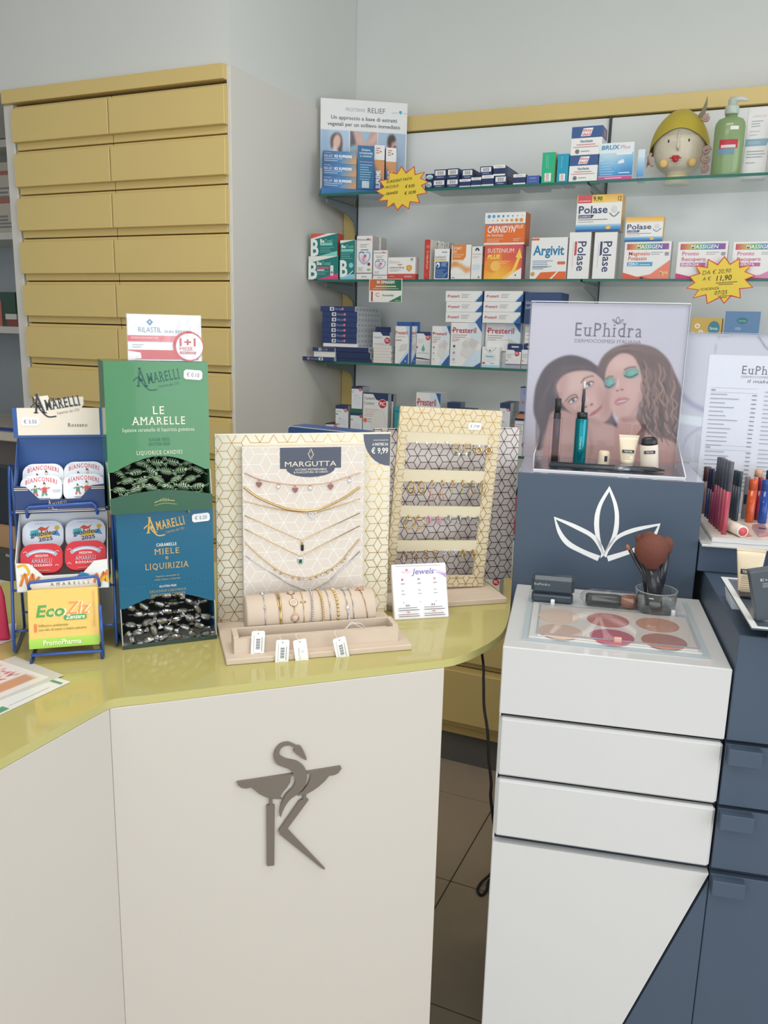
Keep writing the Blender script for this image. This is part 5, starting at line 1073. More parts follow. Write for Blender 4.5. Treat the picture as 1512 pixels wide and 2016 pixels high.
for k, (x0, x1, Y) in enumerate(((z6(549, 0)[0], z6(868, 0)[0], 2.706), (z6(630, 0)[0], z6(935, 0)[0], 2.742))):
    o, A, S, T = med('dressing_carton', 'large white dressing carton with a big red round mark' if k == 0 else 'large white dressing carton directly behind the one with the big red mark', Z4, x0, x1, 872, z6(0, 292 + 8 * k)[1], 0.028, (228, 228, 227), Y=Y, side='a4aaa8', top='2c3c62')
    A.poly([(0, 0.98), (0.4, 0.98), (0.52, 0.88), (0.62, 0.86), (1, 0.86), (1, 1), (0, 1)], '2c3c62'); A.ell(0.78, 0.80, 0.17, None, 'e8d8d8', 24); A.ell(0.78, 0.80, 0.155, None, 'c4283c', 24); A.text('PiC', 0.67, 0.765, 0.07, 'f4eaea', st='heavy', fit=0.22); A.text('Optisoft', 0.04, 0.87, 0.06, '7a7c82', fit=0.44); A.text('Comfort', 0.04, 0.77, 0.06, '7a7c82', fit=0.42); A.bars(0.06, 0.68, 0.7, 5, 0.035, 0.008, 'dca8a4'); A.ell(0.1, 0.46, 0.08, None, 'd87a60'); A.bars(0.2, 0.48, 0.42, 2, 0.05, 0.012, '9a9aa0'); A.ell(0.66, 0.42, 0.3, 0.27, 'dcdad6'); A.ell(0.62, 0.42, 0.28, 0.25, 'e0deda'); S.rect(0, 0, 0.7, 0.45, '9aa09e'); fin(o, A, S, T)
o, A, S, T = med('medicine_carton', 'turquoise carton with a dark blue line partly behind the earring stand', Z4, z6(952, 0)[0], z6(1212, 0)[0], 875, z6(0, 472)[1], 0.05, (52, 152, 160), Y=2.715)
A.rect(0, 0.86, 1, 0.9, '2a6a98'); A.ell(0.58, 0.91, 0.04, None, 'a84050'); A.text('Dr', 0.25, 0.66, 0.07, 'd0e8e8', fit=0.1); A.rect(0.22, 0.02, 0.34, 0.06, 'e0e8e8'); fin(o, A)
presteril(816.5, 864, 875, 773.5, 2.712, 'white gauze carton with red lettering just above the earring stand', 0.075, name='STRETCH', z=Z4)
def pic2(lab, p0, p1, d, Y, band=0.45):
    o, A, S, T = med('dressing_carton', lab, Z4, p0[0], p1[0], 878, p0[1], d, (226, 227, 229), Y=Y, group='white dressing cartons with navy tops', side='6d7686', top='2c3a5c')
    A.poly([(0, 1), (1, 1), (1, 0.78), (0.8, 0.74), (0.65, 0.72), (0.6, 0.74), (0.5, 0.62), (0, 0.62)], '2c3c62'); A.ell(0.8, 0.68, 0.12, None, 'c85868'); A.text('PIC', 0.73, 0.66, 0.04, 'f0e4e4', st='bold', fit=0.14); A.text('Flexa Tape', 0.08, 0.54, 0.05, '8a90a0', fit=0.5); fin(o, A, S, T)
pic2('white dressing carton with a deep navy top behind the gauze carton', z7(449, 306), z7(600, 0), 0.05, 2.706)
pic2('white dressing carton with a navy top, lower than its neighbour, above the earring stand', z7(610, 378), z7(755, 0), 0.05, 2.706)
pic('dressing_carton', 'tall white dressing carton with navy top and long printed side', Z4, z7(1047, 312), z7(1165, 680), 0.11, 2.706, pyb=886)
o, A, S, T = med('dressing_carton', 'white carton with a small portrait at the edge of the large poster', Z4, z7(1225, 0)[0], 1040, 886, z7(0, 487)[1], 0.04, (226, 224, 226), Y=2.703)
A.rect(0, 0.93, 1, 1, '2c3650'); A.bars(0.08, 0.82, 0.6, 5, 0.06, 0.02, 'a4a6ac'); A.ell(0.75, 0.3, 0.22, None, '8a6058'); A.ell(0.76, 0.28, 0.13, None, 'dcb8a8'); A.ell(0.9, 0.75, 0.12, None, 'c04858'); zq = fin(o, A)
o, A, S, T = med('dressing_carton', 'orange banded carton lying under the lavender one', zq, z7(1272, 0)[0], 1046, 822, z7(0, 432)[1], 0.08, (206, 116, 62), Y=2.725); A.rect(0, 0.8, 1, 1, '3a4466'); zq = fin(o, A)
o, A, S, T = med('dressing_carton', 'lavender grey carton with a dark top beside the portrait poster', zq, z7(1292, 0)[0], 1048, 812, z7(0, 127)[1], 0.06, (148, 158, 190), Y=2.73)
A.rect(0, 0.95, 1, 1, '2c3650'); A.rect(0, 0, 1, 0.07, '2c3c6c'); A.rect(0.12, 0.36, 0.35, 0.46, 'c8745c'); A.bars(0.2, 0.85, 0.8, 3, 0.07, 0.03, '7c86a8'); fin(o, A)
o, A, S, T = med('plaster_box', 'small open white box with a dark lid lying at the shelf corner', Z4, 641, 668, 866, 834, 0.06, (224, 222, 220), Y=2.70, top='33343a', group='white dressing cartons with navy tops')
A.ell(0.7, 0.85, 0.14, None, 'd87888'); A.poly([(0, 0.92), (1, 0.98), (1, 1), (0, 1)], '33343a'); fin(o, A, T)
# ------------------------------------------------ lowest shelf and low cabinet top
Z5 = SH[4]
for k, (x, c, lab) in enumerate(((1001, (226, 166, 56), 'yellow spray bottle with a black nozzle glimpsed beside the earring stand'), (1012, (208, 92, 108), 'coral pink bottle glimpsed beside the slate display block'))):
    p = on_y(x, 1040, 2.74); h = on_y(x, 975 + 3 * k, 2.74).z - Z5
    o = MB().lathe([(0.013, 0), (0.014, 0.003), (0.014, h * 0.85), (0.009, h * 0.93), (0.007, h)], 16).build('spray_bottle', mat(c, 0.4), None, TR(p.x, 2.735 + 0.035 * k, Z5 + 0.0004)); tag(o, lab, 'bottle')
    MB().lathe([(0.008, h), (0.009, h + 0.004), (0.008, h + 0.02), (0.004, h + 0.032)], 14).build('nozzle', mat((36, 36, 42), 0.4), o)
    MB().lathe([(0.0143, h * 0.3), (0.0143, h * 0.6)], 16).build('label', mat((232, 190, 110) if k == 0 else (226, 150, 150), 0.5), o)
q0 = on_y(957, 1170, 2.62); q1 = on_y(987, 1170, 2.62)
o, A, S, T = med('dressing_carton', 'white carton with navy top and red mark on the low cabinet behind the counter', 0.62, 955, 982, 1180, 1129, 0.05, (224, 222, 216), Y=2.62, side='8a8d98', top='2c3c62')
A.poly([(0, 1), (1, 1), (1, 0.8), (0.5, 0.8), (0.3, 0.86), (0, 0.86)], '2c3c62'); A.ell(0.72, 0.66, 0.25, None, 'c4283c'); A.text('PIC', 0.58, 0.6, 0.12, 'f4eaea', st='heavy', fit=0.3); fin(o, A, S, T)
# ================================================================== things on the service counter
CT = 1.0004
def PM(x, y, z, yaw, lean=0.0, roll=0.0):
    return Matrix.Translation((x, y, z)) @ Matrix.Rotation(radians(yaw), 4, 'Z') @ Matrix.Rotation(-radians(lean), 4, 'X') @ Matrix.Rotation(radians(roll), 4, 'Y')
XZ = lambda y=0.0: Matrix(((1, 0, 0, 0), (0, 0, 1, y), (0, 1, 0, 0), (0, 0, 0, 1)))      # xy polygon -> xz plane, extruded along +y
def net(A, x0, y0, x1, y1, a, wd, col, holes=(), rough=0.25, metal=0.9, ox=0.0, oy=0.0):
    """rhombus net of fine lines (metres on the face), clipped to a rectangle and kept out of the holes"""
    vs = []; fs = []; s = a / sqrt(3); segs = []
    n = int((x1 - x0) / (a * 0.866)) + 3; m = int((y1 - y0) / a) + 3
    for i in range(-1, n):
        for j in range(-1, m):
            cx = x0 + ox + i * a * 0.866; cy = y0 + oy + j * a + (a / 2 if i % 2 else 0)
            for k in range(6):
                t = pi / 3 * k; segs.append((cx, cy, cx + s * cos(t), cy + s * sin(t)))
    def clip(p, r, inside=True):
        (ax, ay, bx, by) = p; t0, t1 = 0.0, 1.0; dx, dy = bx - ax, by - ay
        for pp, q in ((-dx, ax - r[0]), (dx, r[2] - ax), (-dy, ay - r[1]), (dy, r[3] - ay)):
            if abs(pp) < 1e-12:
                if q < 0: return None
            else:
                t = q / pp
                if pp < 0: t0 = max(t0, t)
                else: t1 = min(t1, t)
        return (t0, t1) if t0 < t1 else None
    for p in segs:
        c = clip(p, (x0, y0, x1, y1))
        if not c: continue
        parts = [c]
        for hR in holes:
            nw = []
            hc = clip(p, hR)
            for (u, v) in parts:
                if not hc: nw.append((u, v)); continue
                if hc[0] > u: nw.append((u, min(v, hc[0])))
                if hc[1] < v: nw.append((max(u, hc[1]), v))
            parts = [q for q in nw if q[1] - q[0] > 1e-3]
        dx, dy = p[2] - p[0], p[3] - p[1]; L_ = sqrt(dx * dx + dy * dy); nx, ny = -dy / L_ * wd / 2, dx / L_ * wd / 2
        for u, v in parts:
            ax, ay, bx, by = p[0] + dx * u, p[1] + dy * u, p[0] + dx * v, p[1] + dy * v; k = len(vs)
            vs += [(ax - nx, ay - ny), (bx - nx, by - ny), (bx + nx, by + ny), (ax + nx, ay + ny)]; fs.append((k, k + 1, k + 2, k + 3))
    A.raw(vs, fs, col, rough=rough, metal=metal)
def logo_amarelli(A, x, y, w, col, sub=True, shadow=None):
    """rising old-style wordmark; x, y, w as fractions of the face width, y of its height"""
    r = w * A.w / A.h
    for dx, c in (((0.012, shadow),) if shadow else ()) + ((0.0, col),):
        A.text('A', x + dx * w, y - 0.02 * r, 0.40 * r, c, st='serifbold', it=-0.12, fit=0.26 * w); A.k -= 1
        A.text('MARELLI', x + (0.25 + dx) * w, y + 0.04 * r, 0.215 * r, c, st='serifbold', fit=0.72 * w, rot=9); A.k -= 1
        A.line([(x - (0.06 - dx) * w, y + 0.10 * r), (x + (0.05 + dx) * w, y + 0.18 * r), (x + (0.14 + dx) * w, y + 0.04 * r), (x + (0.28 + dx) * w, y - 0.10 * r), (x + (0.45 + dx) * w, y - 0.09 * r)], 0.03 * r, c, smooth=5)
    if sub: A.text('Liquirizia dal 1731', x + 0.48 * w, y - 0.05 * r, 0.06 * r, col, st='light', fit=0.46 * w, rot=9)
def sticker(par, x, y, z, w, h, txt, roll=0):
    M = Matrix.Translation((x, y, z)) @ Matrix.Rotation(radians(roll), 4, 'Y')
    o = MB().prism([(-w / 2, -h * .3), (-w / 2 + h * .2, -h / 2), (w / 2 - h * .2, -h / 2), (w / 2, -h * .3), (w / 2, h * .3), (w / 2 - h * .2, h / 2), (-w / 2 + h * .2, h / 2), (-w / 2, h * .3)], -0.0004, 0, M=XZ()).build('price_sticker', mat((236, 236, 238), 0.5), par, M)
    A = Art((-w / 2, -0.0004, -h / 2), (1, 0, 0), (0, 0, 1), w, h); A.text(txt, 0.5, 0.28, 0.42, '555a72', 'c', fit=0.68); print_on(o, 'lettering', A)

# ------------------------------------------------ blue wire rack
RA = radians(40); RK = Frame((-0.994, 0.864), RA); Mr = TR(-0.994, 0.864, CT, RA)
M_BLUE = mat((44, 84, 160), 0.3, name='blue_coated_wire', coat=0.3)
rk = empty('wire_rack', Mr); tag(rk, 'blue wire rack with three tiers of sweet displays on the counter', 'rack')
R_ = 0.0024
def V3(px, py, y): q = RK.q(px, py, y); return Vector((q.x, y, q.z - CT))
for x in (0.0, 0.149):
    MB().tube([(x, 0.118, R_), (x, 0.012, R_), (x, 0.0, R_ + 0.004), (x, 0.012, 0.06), (x, 0.076, 0.262), (x, 0.084, 0.278), (x, 0.096, 0.280), (x, 0.108, 0.2), (x, 0.118, R_)], R_, 8).build('side_frame', M_BLUE, rk)
for z, y in ((0.278, 0.1005), (0.03, 0.114)): MB().tube([(0, y, z), (0.149, y, z)], R_ * 0.8, 8).build('cross_bar', M_BLUE, rk)
for name, P, yb in (('hook_bar', [(54, 1018), (51, 999), (187, 990), (192, 1011)], 0.020), ('hook_bar', [(57, 1164), (55, 1147), (193, 1134), (196, 1153)], -0.012)):
    a, b, c, d = [V3(*p, yb) for p in P]
    back = lambda v: Vector((v.x, 0.06 + max(0, (v.z - 0.1) * 0.25), v.z))
    path = [back(a), a, b + Vector((0, 0, -0.004)), b + Vector((0.004, 0, 0)), c + Vector((-0.004, 0, 0)), c + Vector((0, 0, -0.004)), d, back(d)]
    MB().tube(path, R_, 8).build(name, M_BLUE, rk)
fb = [V3(62, 1310, -0.044), V3(62, 1290, -0.042), V3(200, 1281, -0.042), V3(202, 1298, -0.044)]
fb[0].z = R_; fb[3].z = R_
MB().tube([Vector((0.026, 0.05, R_)), fb[0], fb[1], fb[2], fb[3], Vector((0.124, 0.05, R_))], R_, 8).build('foot_bar', M_BLUE, rk)
MB().tube([fb[3] + Vector((0.001, 0.004, 0)), Vector((fb[3].x, -0.040, 0.085))], R_, 8).build('upright', M_BLUE, rk)
MB().tube([(0, 0.01, 0.035), (0.026, 0.01, 0.035)], R_ * 0.8, 8).build('cross_bar', M_BLUE, rk); MB().tube([(0.124, 0.01, 0.035), (0.151, 0.01, 0.035)], R_ * 0.8, 8).build('cross_bar', M_BLUE, rk)
MB().tube([(0.0, 0.022, 0.0965), (0.151, 0.022, 0.0965)], R_ * 0.8, 8).build('cross_bar', M_BLUE, rk)
MB().tube([(0.0, 0.055, 0.212), (0.151, 0.055, 0.212)], R_ * 0.8, 8).build('cross_bar', M_BLUE, rk)

# card trays on the rack
def tray(name, lab, x0, x1, y0, y1, z0, zl, zn, zb, cout, cin, nx0, nx1):
    o = empty(name, Mr); tag(o, lab, 'tin display'); mo, mi = mat(cout, 0.4), mat(cin, 0.5); t = 0.001
    MB().box((x0, y0, z0), (x1, y1, z0 + t)).build('floor_card', mi, o)
    MB().box((x0, y1 - t, z0), (x1, y1, zb)).build('back_card', mi, o)
    lip = [(x0, z0), (x1, z0), (x1, zl), (x0 + (x1 - x0) * nx1, zl - 0.002), (x0 + (x1 - x0) * (nx1 - 0.14), zn), (x0 + (x1 - x0) * (nx0 + 0.14), zn), (x0 + (x1 - x0) * nx0, zl - 0.002), (x0, zl)]
    MB().prism(lip, y0, y0 + t, M=XZ()).build('front_lip', mo, o)
    for x in (x0, x1 - t): MB().prism([(y0, z0), (y1, z0), (y1, zb), (y0, zl)], x, x + t, M=Matrix(((0, 0, 1, 0), (1, 0, 0, 0), (0, 1, 0, 0), (0, 0, 0, 1)))).build('side_card', mi, o)
    return o, lip
X0, X1 = 0.012, 0.141
t1, lip = tray('tin_display', 'dark blue card tray of white tins on the top tier of the rack', X0, X1, 0.028, 0.098, 0.2145, 0.258, 0.236, 0.323, (40, 62, 112), (52, 88, 146), 0.13, 0.86)
A = Art((X0, 0.028, 0.2145), (1, 0, 0), (0, 0, 1), X1 - X0, 0.044)
for x0, x1 in ((0, 0.15), (0.85, 1.0)): A.rect(x0, 0.82, x1, 0.845, 'e8d8c0'); A.rect(x0, 0.88, x1, 0.9, 'e8d8c0')
A.rect(0, 0.05, 1, 0.075, 'e8d8c0'); A.rect(0, 0.11, 1, 0.125, 'e8d8c0'); logo_amarelli(A, 0.36, 0.2, 0.22, 'd0b494', sub=False); print_on(t1, 'printed_lip', A)
hd = MB().box((X0 - 0.003, 0.086, 0.323), (X1, 0.087, 0.369)).build('header', mat((46, 86, 152), 0.4), t1)
A = Art((X0 - 0.003, 0.086, 0.323), (1, 0, 0), (0, 0, 1), X1 - X0 + 0.003, 0.046)
A.rect(0.05, 0.08, 0.96, 1.0, 'ecdfcf'); A.text('Rossano', 0.60, 0.36, 0.12, '4a4a4e', st='serifbold', fit=0.22); print_on(hd, 'print', A)
# cut-out wordmark above the header
cp = [(0.30, 0.98), (0.34, 1.02), (0.24, 1.36), (0.40, 1.42), (0.42, 1.2), (0.55, 1.3), (0.7, 1.36), (0.79, 1.38), (0.79, 1.12), (0.76, 0.98)]
cw_, ch_ = X1 - X0 + 0.003, 0.046
MB().prism([(X0 - 0.003 + x * cw_, 0.323 + y * ch_) for x, y in cp], 0.0862, 0.0868, M=XZ()).build('wordmark_cutout', mat((236, 226, 212), 0.5), t1)
A = Art((X0 - 0.003, 0.0860, 0.323), (1, 0, 0), (0, 0, 1), cw_, ch_, start=3); logo_amarelli(A, 0.235, 0.86, 0.54, '34363a', shadow='a8a8a8'); print_on(t1, 'wordmark', A)
sticker(t1, X0 + 0.022, 0.0857, 0.348, 0.027, 0.013, '€ 3.50', 0)
# tins
def tin_mesh(w=0.060, h=0.046, t=0.013, r=0.016):
    m = MB(); m.prism(rrect(-w / 2, 0, w / 2, h, r, 6), 0, t * 0.45, M=XZ()); m.prism(rrect(-w / 2 + 0.0006, 0.0006, w / 2 - 0.0006, h - 0.0006, r, 6), t * 0.45, t * 0.52, M=XZ()); m.prism(rrect(-w / 2, 0, w / 2, h, r, 6), t * 0.52, t, M=XZ()); return m
def tin(px, py, y, lean, col, lab, grp, art, ref='base'):
    """centre of the face foot at pixel px, py on the plane y"""
    q = RK.q(px, py, y); M = Mr @ Matrix.Translation((q.x, y, q.z - CT)) @ Matrix.Rotation(-radians(lean), 4, 'X')
    o = tin_mesh().build('sweet_tin', mat(col, 0.22, name='painted_tin', coat=0.4), None, M); tag(o, lab, 'tin', grp)
    A = Art((-0.03, 0, 0), (1, 0, 0), (0, 0, 1), 0.06, 0.046); art(A); print_on(o, 'print', A); return o
def art_bianco(A):
    A.text('BIANCONERI', 0.5, 0.66, 0.15, 'c8404a', 'c', 'serifbold', fit=0.76, arc=0.12)
    for x, c1, c2, s in ((0.36, '4a8a74', 'c86050', 0.85), (0.58, 'c84a48', '4a8a74', 1.0)):
        A.poly([(x - 0.06 * s, 0.36), (x + 0.06 * s, 0.36), (x + 0.045 * s, 0.5 + .05 * s), (x - 0.045 * s, 0.5 + .05 * s)], c1); A.ell(x, 0.60 * s + 0.03, 0.032 * s, None, 'e8c8b0', 12); A.poly([(x - 0.04 * s, 0.62 * s + .04), (x + 0.035 * s, 0.62 * s + .04), (x - 0.02, 0.72 * s + .04)], '3a3a3c'); A.line([(x - 0.02, 0.36), (x - 0.05, 0.24)], 0.05, c2); A.line([(x + 0.02, 0.36), (x + 0.06, 0.25)], 0.05, c2); A.line([(x - 0.05, 0.5), (x - 0.12 * s, 0.46)], 0.035, c1); A.line([(x + 0.05, 0.5), (x + 0.13 * s, 0.53)], 0.035, c1)
    A.rect(0.76, 0.42, 0.96, 0.435, '70747c'); A.rect(0.78, 0.36, 0.96, 0.372, '70747c'); A.rect(0.1, 0.88, 0.24, 0.895, 'b0b4bc'); A.line([(0.28, 0.13), (0.72, 0.13)], 0.03, '7a7c80')
gb_ = 'white sweet tins in the blue tray'
for px, py, y, lb in ((81, 990, 0.034, 'front white tin with red arched lettering, beside the price sticker end'), (165, 986, 0.034, 'front white tin with red arched lettering, next to the green candy box'), (85, 966, 0.062, 'rear white tin with red arched lettering, beside the price sticker end'), (166, 961, 0.062, 'rear white tin with red arched lettering, next to the green candy box')):
    tin(px, py, y, 34, (226, 230, 238), lb, gb_, art_bianco)
t2, lip = tray('tin_display', 'white card tray with orange brush strokes on the middle tier of the rack', X0 - 0.002, X1 + 0.001, 0.0, 0.082, 0.0995, 0.1455, 0.124, 0.2095, (228, 228, 226), (216, 218, 220), 0.15, 0.85)
A = Art((X0 - 0.002, 0.0, 0.0995), (1, 0, 0), (0, 0, 1), X1 - X0 + 0.003, 0.0465)
for P, c in (([(0.02, 0.86), (0.1, 0.9), (0.14, 0.62), (0.05, 0.55)], 'e0b238'), ([(0.04, 0.2), (0.1, 0.62), (0.12, 0.25), (0.18, 0.6), (0.19, 0.3), (0.25, 0.5)], 'd98040'), ([(0.84, 0.2), (0.87, 0.5), (0.9, 0.2), (0.95, 0.55), (0.96, 0.25), (0.99, 0.62)], 'd98040'), ([(0.9, 0.2), (0.97, 0.4), (0.99, 0.2)], 'e0b238')): A.line(P, 0.09, c, smooth=5)
A.line([(0.45, 0.3), (0.62, 0.38), (0.8, 0.32)], 0.02, 'b8c4c8', smooth=4); A.text('AMARELLI', 0.36, 0.18, 0.09, '55585c', st='serifreg', sp=0.5, fit=0.42); A.poly([(0.56, 0.4), (0.66, 0.47), (0.7, 0.6), (0.78, 0.52), (0.8, 0.4)], '3f86b4'); print_on(t2, 'printed_lip', A)
def art_giub(A):
    A.text('AMARELLI', 0.5, 0.88, 0.05, '6a78a8', 'c', 'serifreg', sp=0.5, fit=0.4); A.poly([(0.36, 0.72), (0.46, 0.80), (0.56, 0.74), (0.66, 0.82), (0.6, 0.68), (0.46, 0.64)], 'd8543c'); A.ell(0.84, 0.74, 0.06, None, 'e2b444'); A.poly([(0.18, 0.5), (0.2, 0.66), (0.38, 0.7), (0.42, 0.55), (0.3, 0.46)], '4ab0b0'); A.poly([(0.72, 0.5), (0.84, 0.68), (0.92, 0.45)], '4a90c8'); A.poly([(0.36, 0.42), (0.5, 0.6), (0.74, 0.62), (0.7, 0.42)], 'e8c050'); A.text('giubileo', 0.2, 0.44, 0.16, '2a3468', st='bold', it=.2, rot=6, fit=0.62); A.text('2025', 0.4, 0.28, 0.12, '2a3468', st='bold', rot=6, fit=0.34)
def art_spezz(A):
    A.line([(0.14, 0.60), (0.3, 0.72), (0.5, 0.75), (0.7, 0.72), (0.86, 0.60)], 0.12, '9aa8c0', smooth=5); A.line([(0.2, 0.66), (0.5, 0.75), (0.8, 0.66)], 0.04, 'd8d4d0', smooth=5); A.text('SPEZZATINA', 0.5, 0.55, 0.07, 'f0d8d4', 'c', 'bold', fit=0.32); A.rect(0.28, 0.5, 0.72, 0.505, 'e8c0bc'); A.text('AMARELLI', 0.5, 0.34, 0.13, 'b8c0d0', 'c', 'serifreg', fit=0.5); A.text('ROSSANO', 0.5, 0.22, 0.075, 'f2e4e0', 'c', 'serifbold', fit=0.5)
    for x in (0.1, 0.86): A.line([(x - 0.04, 0.22), (x, 0.26), (x + 0.05, 0.21)], 0.02, 'e8b0a8', smooth=4); A.line([(x - 0.04, 0.7), (x + 0.02, 0.74), (x + 0.06, 0.7)], 0.02, 'e8b0a8', smooth=4)
gg = 'tins in the white tray'
for px, py, y, lb in ((85, 1082, 0.050, 'rear white tin with blue brush lettering, beside the outer rack rod'), (169, 1078, 0.050, 'rear white tin with blue brush lettering, next to the candy boxes')): tin(px, py, y, 26, (226, 230, 240), lb, gg, art_giub)
for px, py, y, lb in ((82, 1128, 0.008, 'red tin with a pale ribbon and white lettering, beside the outer rack rod'), (169, 1121, 0.008, 'red tin with a pale ribbon and white lettering, next to the candy boxes')):
    o = tin(px, py, y, 30, (196, 44, 56), lb, gg, art_spezz)
    MB().prism([(-0.010, -0.0025), (0.010, -0.0025), (0.012, 0.0), (-0.012, 0.0)], 0.003, 0.0035, M=Matrix(((1, 0, 0, 0), (0, 1, 0, 0), (0, 0, 1, -0.0), (0, 0, 0, 1)))).build('seal', mat((206, 190, 140), 0.4), o)
# yellow mosquito diffuser carton on the lowest tier
q = RK.q(58, 1283, -0.036); Me = Mr @ Matrix.Translation((q.x, -0.036, 0.0215)) @ Matrix.Rotation(-radians(13), 4, 'X')
ec = MB().cbox((0, 0, 0), (0.0995, 0.034, 0.088), 0.0008).build('diffuser_carton', mat((232, 192, 104), 0.4), None, Me); tag(ec, 'yellow and green carton of a mosquito diffuser on the lowest rack tier', 'box')
A = Art((0, 0, 0), (1, 0, 0), (0, 0, 1), 0.0995, 0.088)
A.grad(0, 0, 1, 0.17, lambda x, y: lerp((150, 196, 66), (172, 208, 84), y), 2, 2)
for w_, cE, cZ in ((2, 'f6ecd4', 'f6ecd4'), (0, '5a9c4a', 'e4944c')):
    st = 'heavy'; A.text('Eco', 0.11, 0.535, 0.19, cE, st=st, it=.2, fit=0.40 + 0.012 * w_); A.text('Ziz', 0.53, 0.555, 0.21, cZ, st=st if w_ else 'bold', it=.2, fit=0.32 + 0.012 * w_)
A.rr(0.50, 0.455, 0.83, 0.545, 0.04, '5a9c4a'); A.text('Zanzare', 0.53, 0.475, 0.07, 'f6f4e8', st='bold', it=.2, fit=0.27); A.rect(0.08, 0.28, 0.115, 0.42, 'dc7a44'); A.text('Diffusore ambientale', 0.14, 0.365, 0.038, '8a8a4a', st='bold', fit=0.42); A.text('con olio di neem e ledum palustre', 0.14, 0.295, 0.038, '8a8a4a', st='bold', fit=0.68); A.text('PromoPharma', 0.2, 0.05, 0.085, 'e8f2d0', st='bold', fit=0.54); A.text('Diffusore ambientale', 0.95, 0.32, 0.04, 'd8aa60', rot=90, fit=0.55)
print_on(ec, 'print', A)
wb = MB().prism([(0, 0), (0.03, 0), (0.03, 0.07), (0.02, 0.085), (0, 0.085)], 0, 0.002, M=XZ()).build('folded_card', mat((222, 224, 226), 0.5), None, Mr @ Matrix.Translation((0.112, 0.11, 0.0002))); tag(wb, 'white folded card standing behind the lowest tier of the rack', 'card')
db = MB().cbox((0, 0, 0), (0.085, 0.03, 0.09), 0.001).build('sweet_carton', mat((52, 48, 52), 0.5), None, Mr @ Matrix.Translation((0.022, 0.075, 0.0002))); tag(db, 'dark carton standing behind the yellow diffuser carton', 'box')

# ------------------------------------------------ candy dispenser boxes
TBA = radians(47); TBx = Frame((-0.8745, 0.9655), TBA)
def zt(org, sc, x, y): return (org[0] + x / sc, org[1] + y / sc)
def candy_box(name, lab, z0, x0, x1, h, col, dark, arch, lipz, dep, price):
    """arch: z of the panel foot (side, centre) above z0; lipz: height of the front lip (side, centre)"""
    M = TR(*TBx.w(x0, 0, z0 + 0.0003), TBA); w = x1 - x0
    o = empty(name, M); tag(o, lab, 'candy box'); m = mat(col, 0.22, coat=0.3, name='glossy_card', noise=0.03, scale=14); mi = mat((208, 206, 200), 0.6); t = 0.0012
    ar = [(0, h), (w, h), (w, arch[0])]
    ar += [(w * (0.95 - 0.9 * k / 14), arch[0] + (arch[1] - arch[0]) * sin(pi * k / 14)) for k in range(15)] + [(0, arch[0])]
    MB().prism(ar, 0, t, M=XZ()).build('front_panel', m, o)
    bl = MB(); bl.box((0, t, h - t), (w, dep, h)); bl.build('top_panel', m, o)
    for x in (0, w - t): MB().box((x, t, 0), (x + t, dep, h - t)).build('side_panel', m, o)
    MB().box((t, dep - t, 0), (w - t, dep, h - t)).build('back_panel', mi, o); MB().box((t, -0.012, 0), (w - t, dep - t, t)).build('floor_panel', mi, o)
    lp = [(0, 0), (w, 0), (w, lipz[0])] + [(w * (1 - k / 10), lipz[0] + (lipz[1] - lipz[0]) * sin(pi * k / 10)) for k in range(1, 10)] + [(0, lipz[0])]
    MB().prism(lp, -0.0135, -0.0123, M=XZ()).build('front_lip', mat(dark, 0.3), o)
    for x in (0, w - t): MB().prism([(-0.0123, 0), (0, 0), (0, arch[0]), (-0.004, arch[0] * 0.95), (-0.0123, lipz[0])], x, x + t, M=Matrix(((0, 0, 1, 0), (1, 0, 0, 0), (0, 1, 0, 0), (0, 0, 0, 1)))).build('side_flap', mat((186, 184, 172), 0.5), o)
    MB().box((t, 0.046, t), (w - t, 0.048, arch[1] + 0.02)).build('inner_wall', mat((30, 30, 32), 0.8), o)
    return o, w, h
tz0 = CT; th_ = 0.2165
tb_, w, h = candy_box('candy_box', 'teal blue candy dispenser box with gold lettering and clear wrapped sweets', tz0, 0.0, 0.1480, th_, (26, 96, 128), (56, 74, 68), (0.062, 0.080), (0.006, 0.006), 0.095, '')
A = Art((0, 0, 0), (1, 0, 0), (0, 0, 1), w, h)
logo_amarelli(A, 0.30, 0.845, 0.42, 'd4ac5c'); A.text('CARAMELLE', 0.5, 0.735, 0.022, 'e4e4dc', 'c', 'serifbold', fit=0.21); A.text('MIELE', 0.5, 0.675, 0.042, 'cba765', 'c', 'serifreg', fit=0.26); A.text('e', 0.5, 0.635, 0.035, 'cba765', 'c', 'reg'); A.text('LIQUIRIZIA', 0.5, 0.565, 0.044, 'cba765', 'c', 'serifreg', fit=0.46); A.text('Squisite caramelle di', 0.5, 0.505, 0.012, 'b8a878', 'c', fit=0.24); A.text('miele italiano e liquirizia', 0.5, 0.48, 0.012, 'b8a878', 'c', fit=0.27)
A.text('GLUTEN FREE', 0.5, 0.425, 0.015, 'dfe2dc', 'c', 'serifbold', fit=0.18); A.text('DELICIOUS LIQUORICE', 0.5, 0.39, 0.018, 'b0a070', 'c', 'serifreg', fit=0.38); A.text('AND HONEY CANDIES', 0.5, 0.36, 0.018, 'b0a070', 'c', 'serifreg', fit=0.36)
for k in range(22): A.ell(0.04 + k * 0.043, 0.44 + k * 0.0012, 0.0035, None, '5c9cb8', 6); A.k -= 1
A.k += 1; print_on(tb_, 'print', A); sticker(tb_, w * 0.87, -0.0006, h * 0.93, 0.028, 0.0135, '€ 0.20', -3)
gz0 = tz0 + th_ + 0.0006; gh = 0.2275
gb2, w2, h2 = candy_box('candy_box', 'green candy dispenser box with cream lettering and green striped sweets', gz0, -0.008, 0.1450, gh, (68, 130, 86), (46, 90, 68), (0.062, 0.085), (0.024, 0.034), 0.095, '')
A = Art((0, 0, 0), (1, 0, 0), (0, 0, 1), w2, h2)
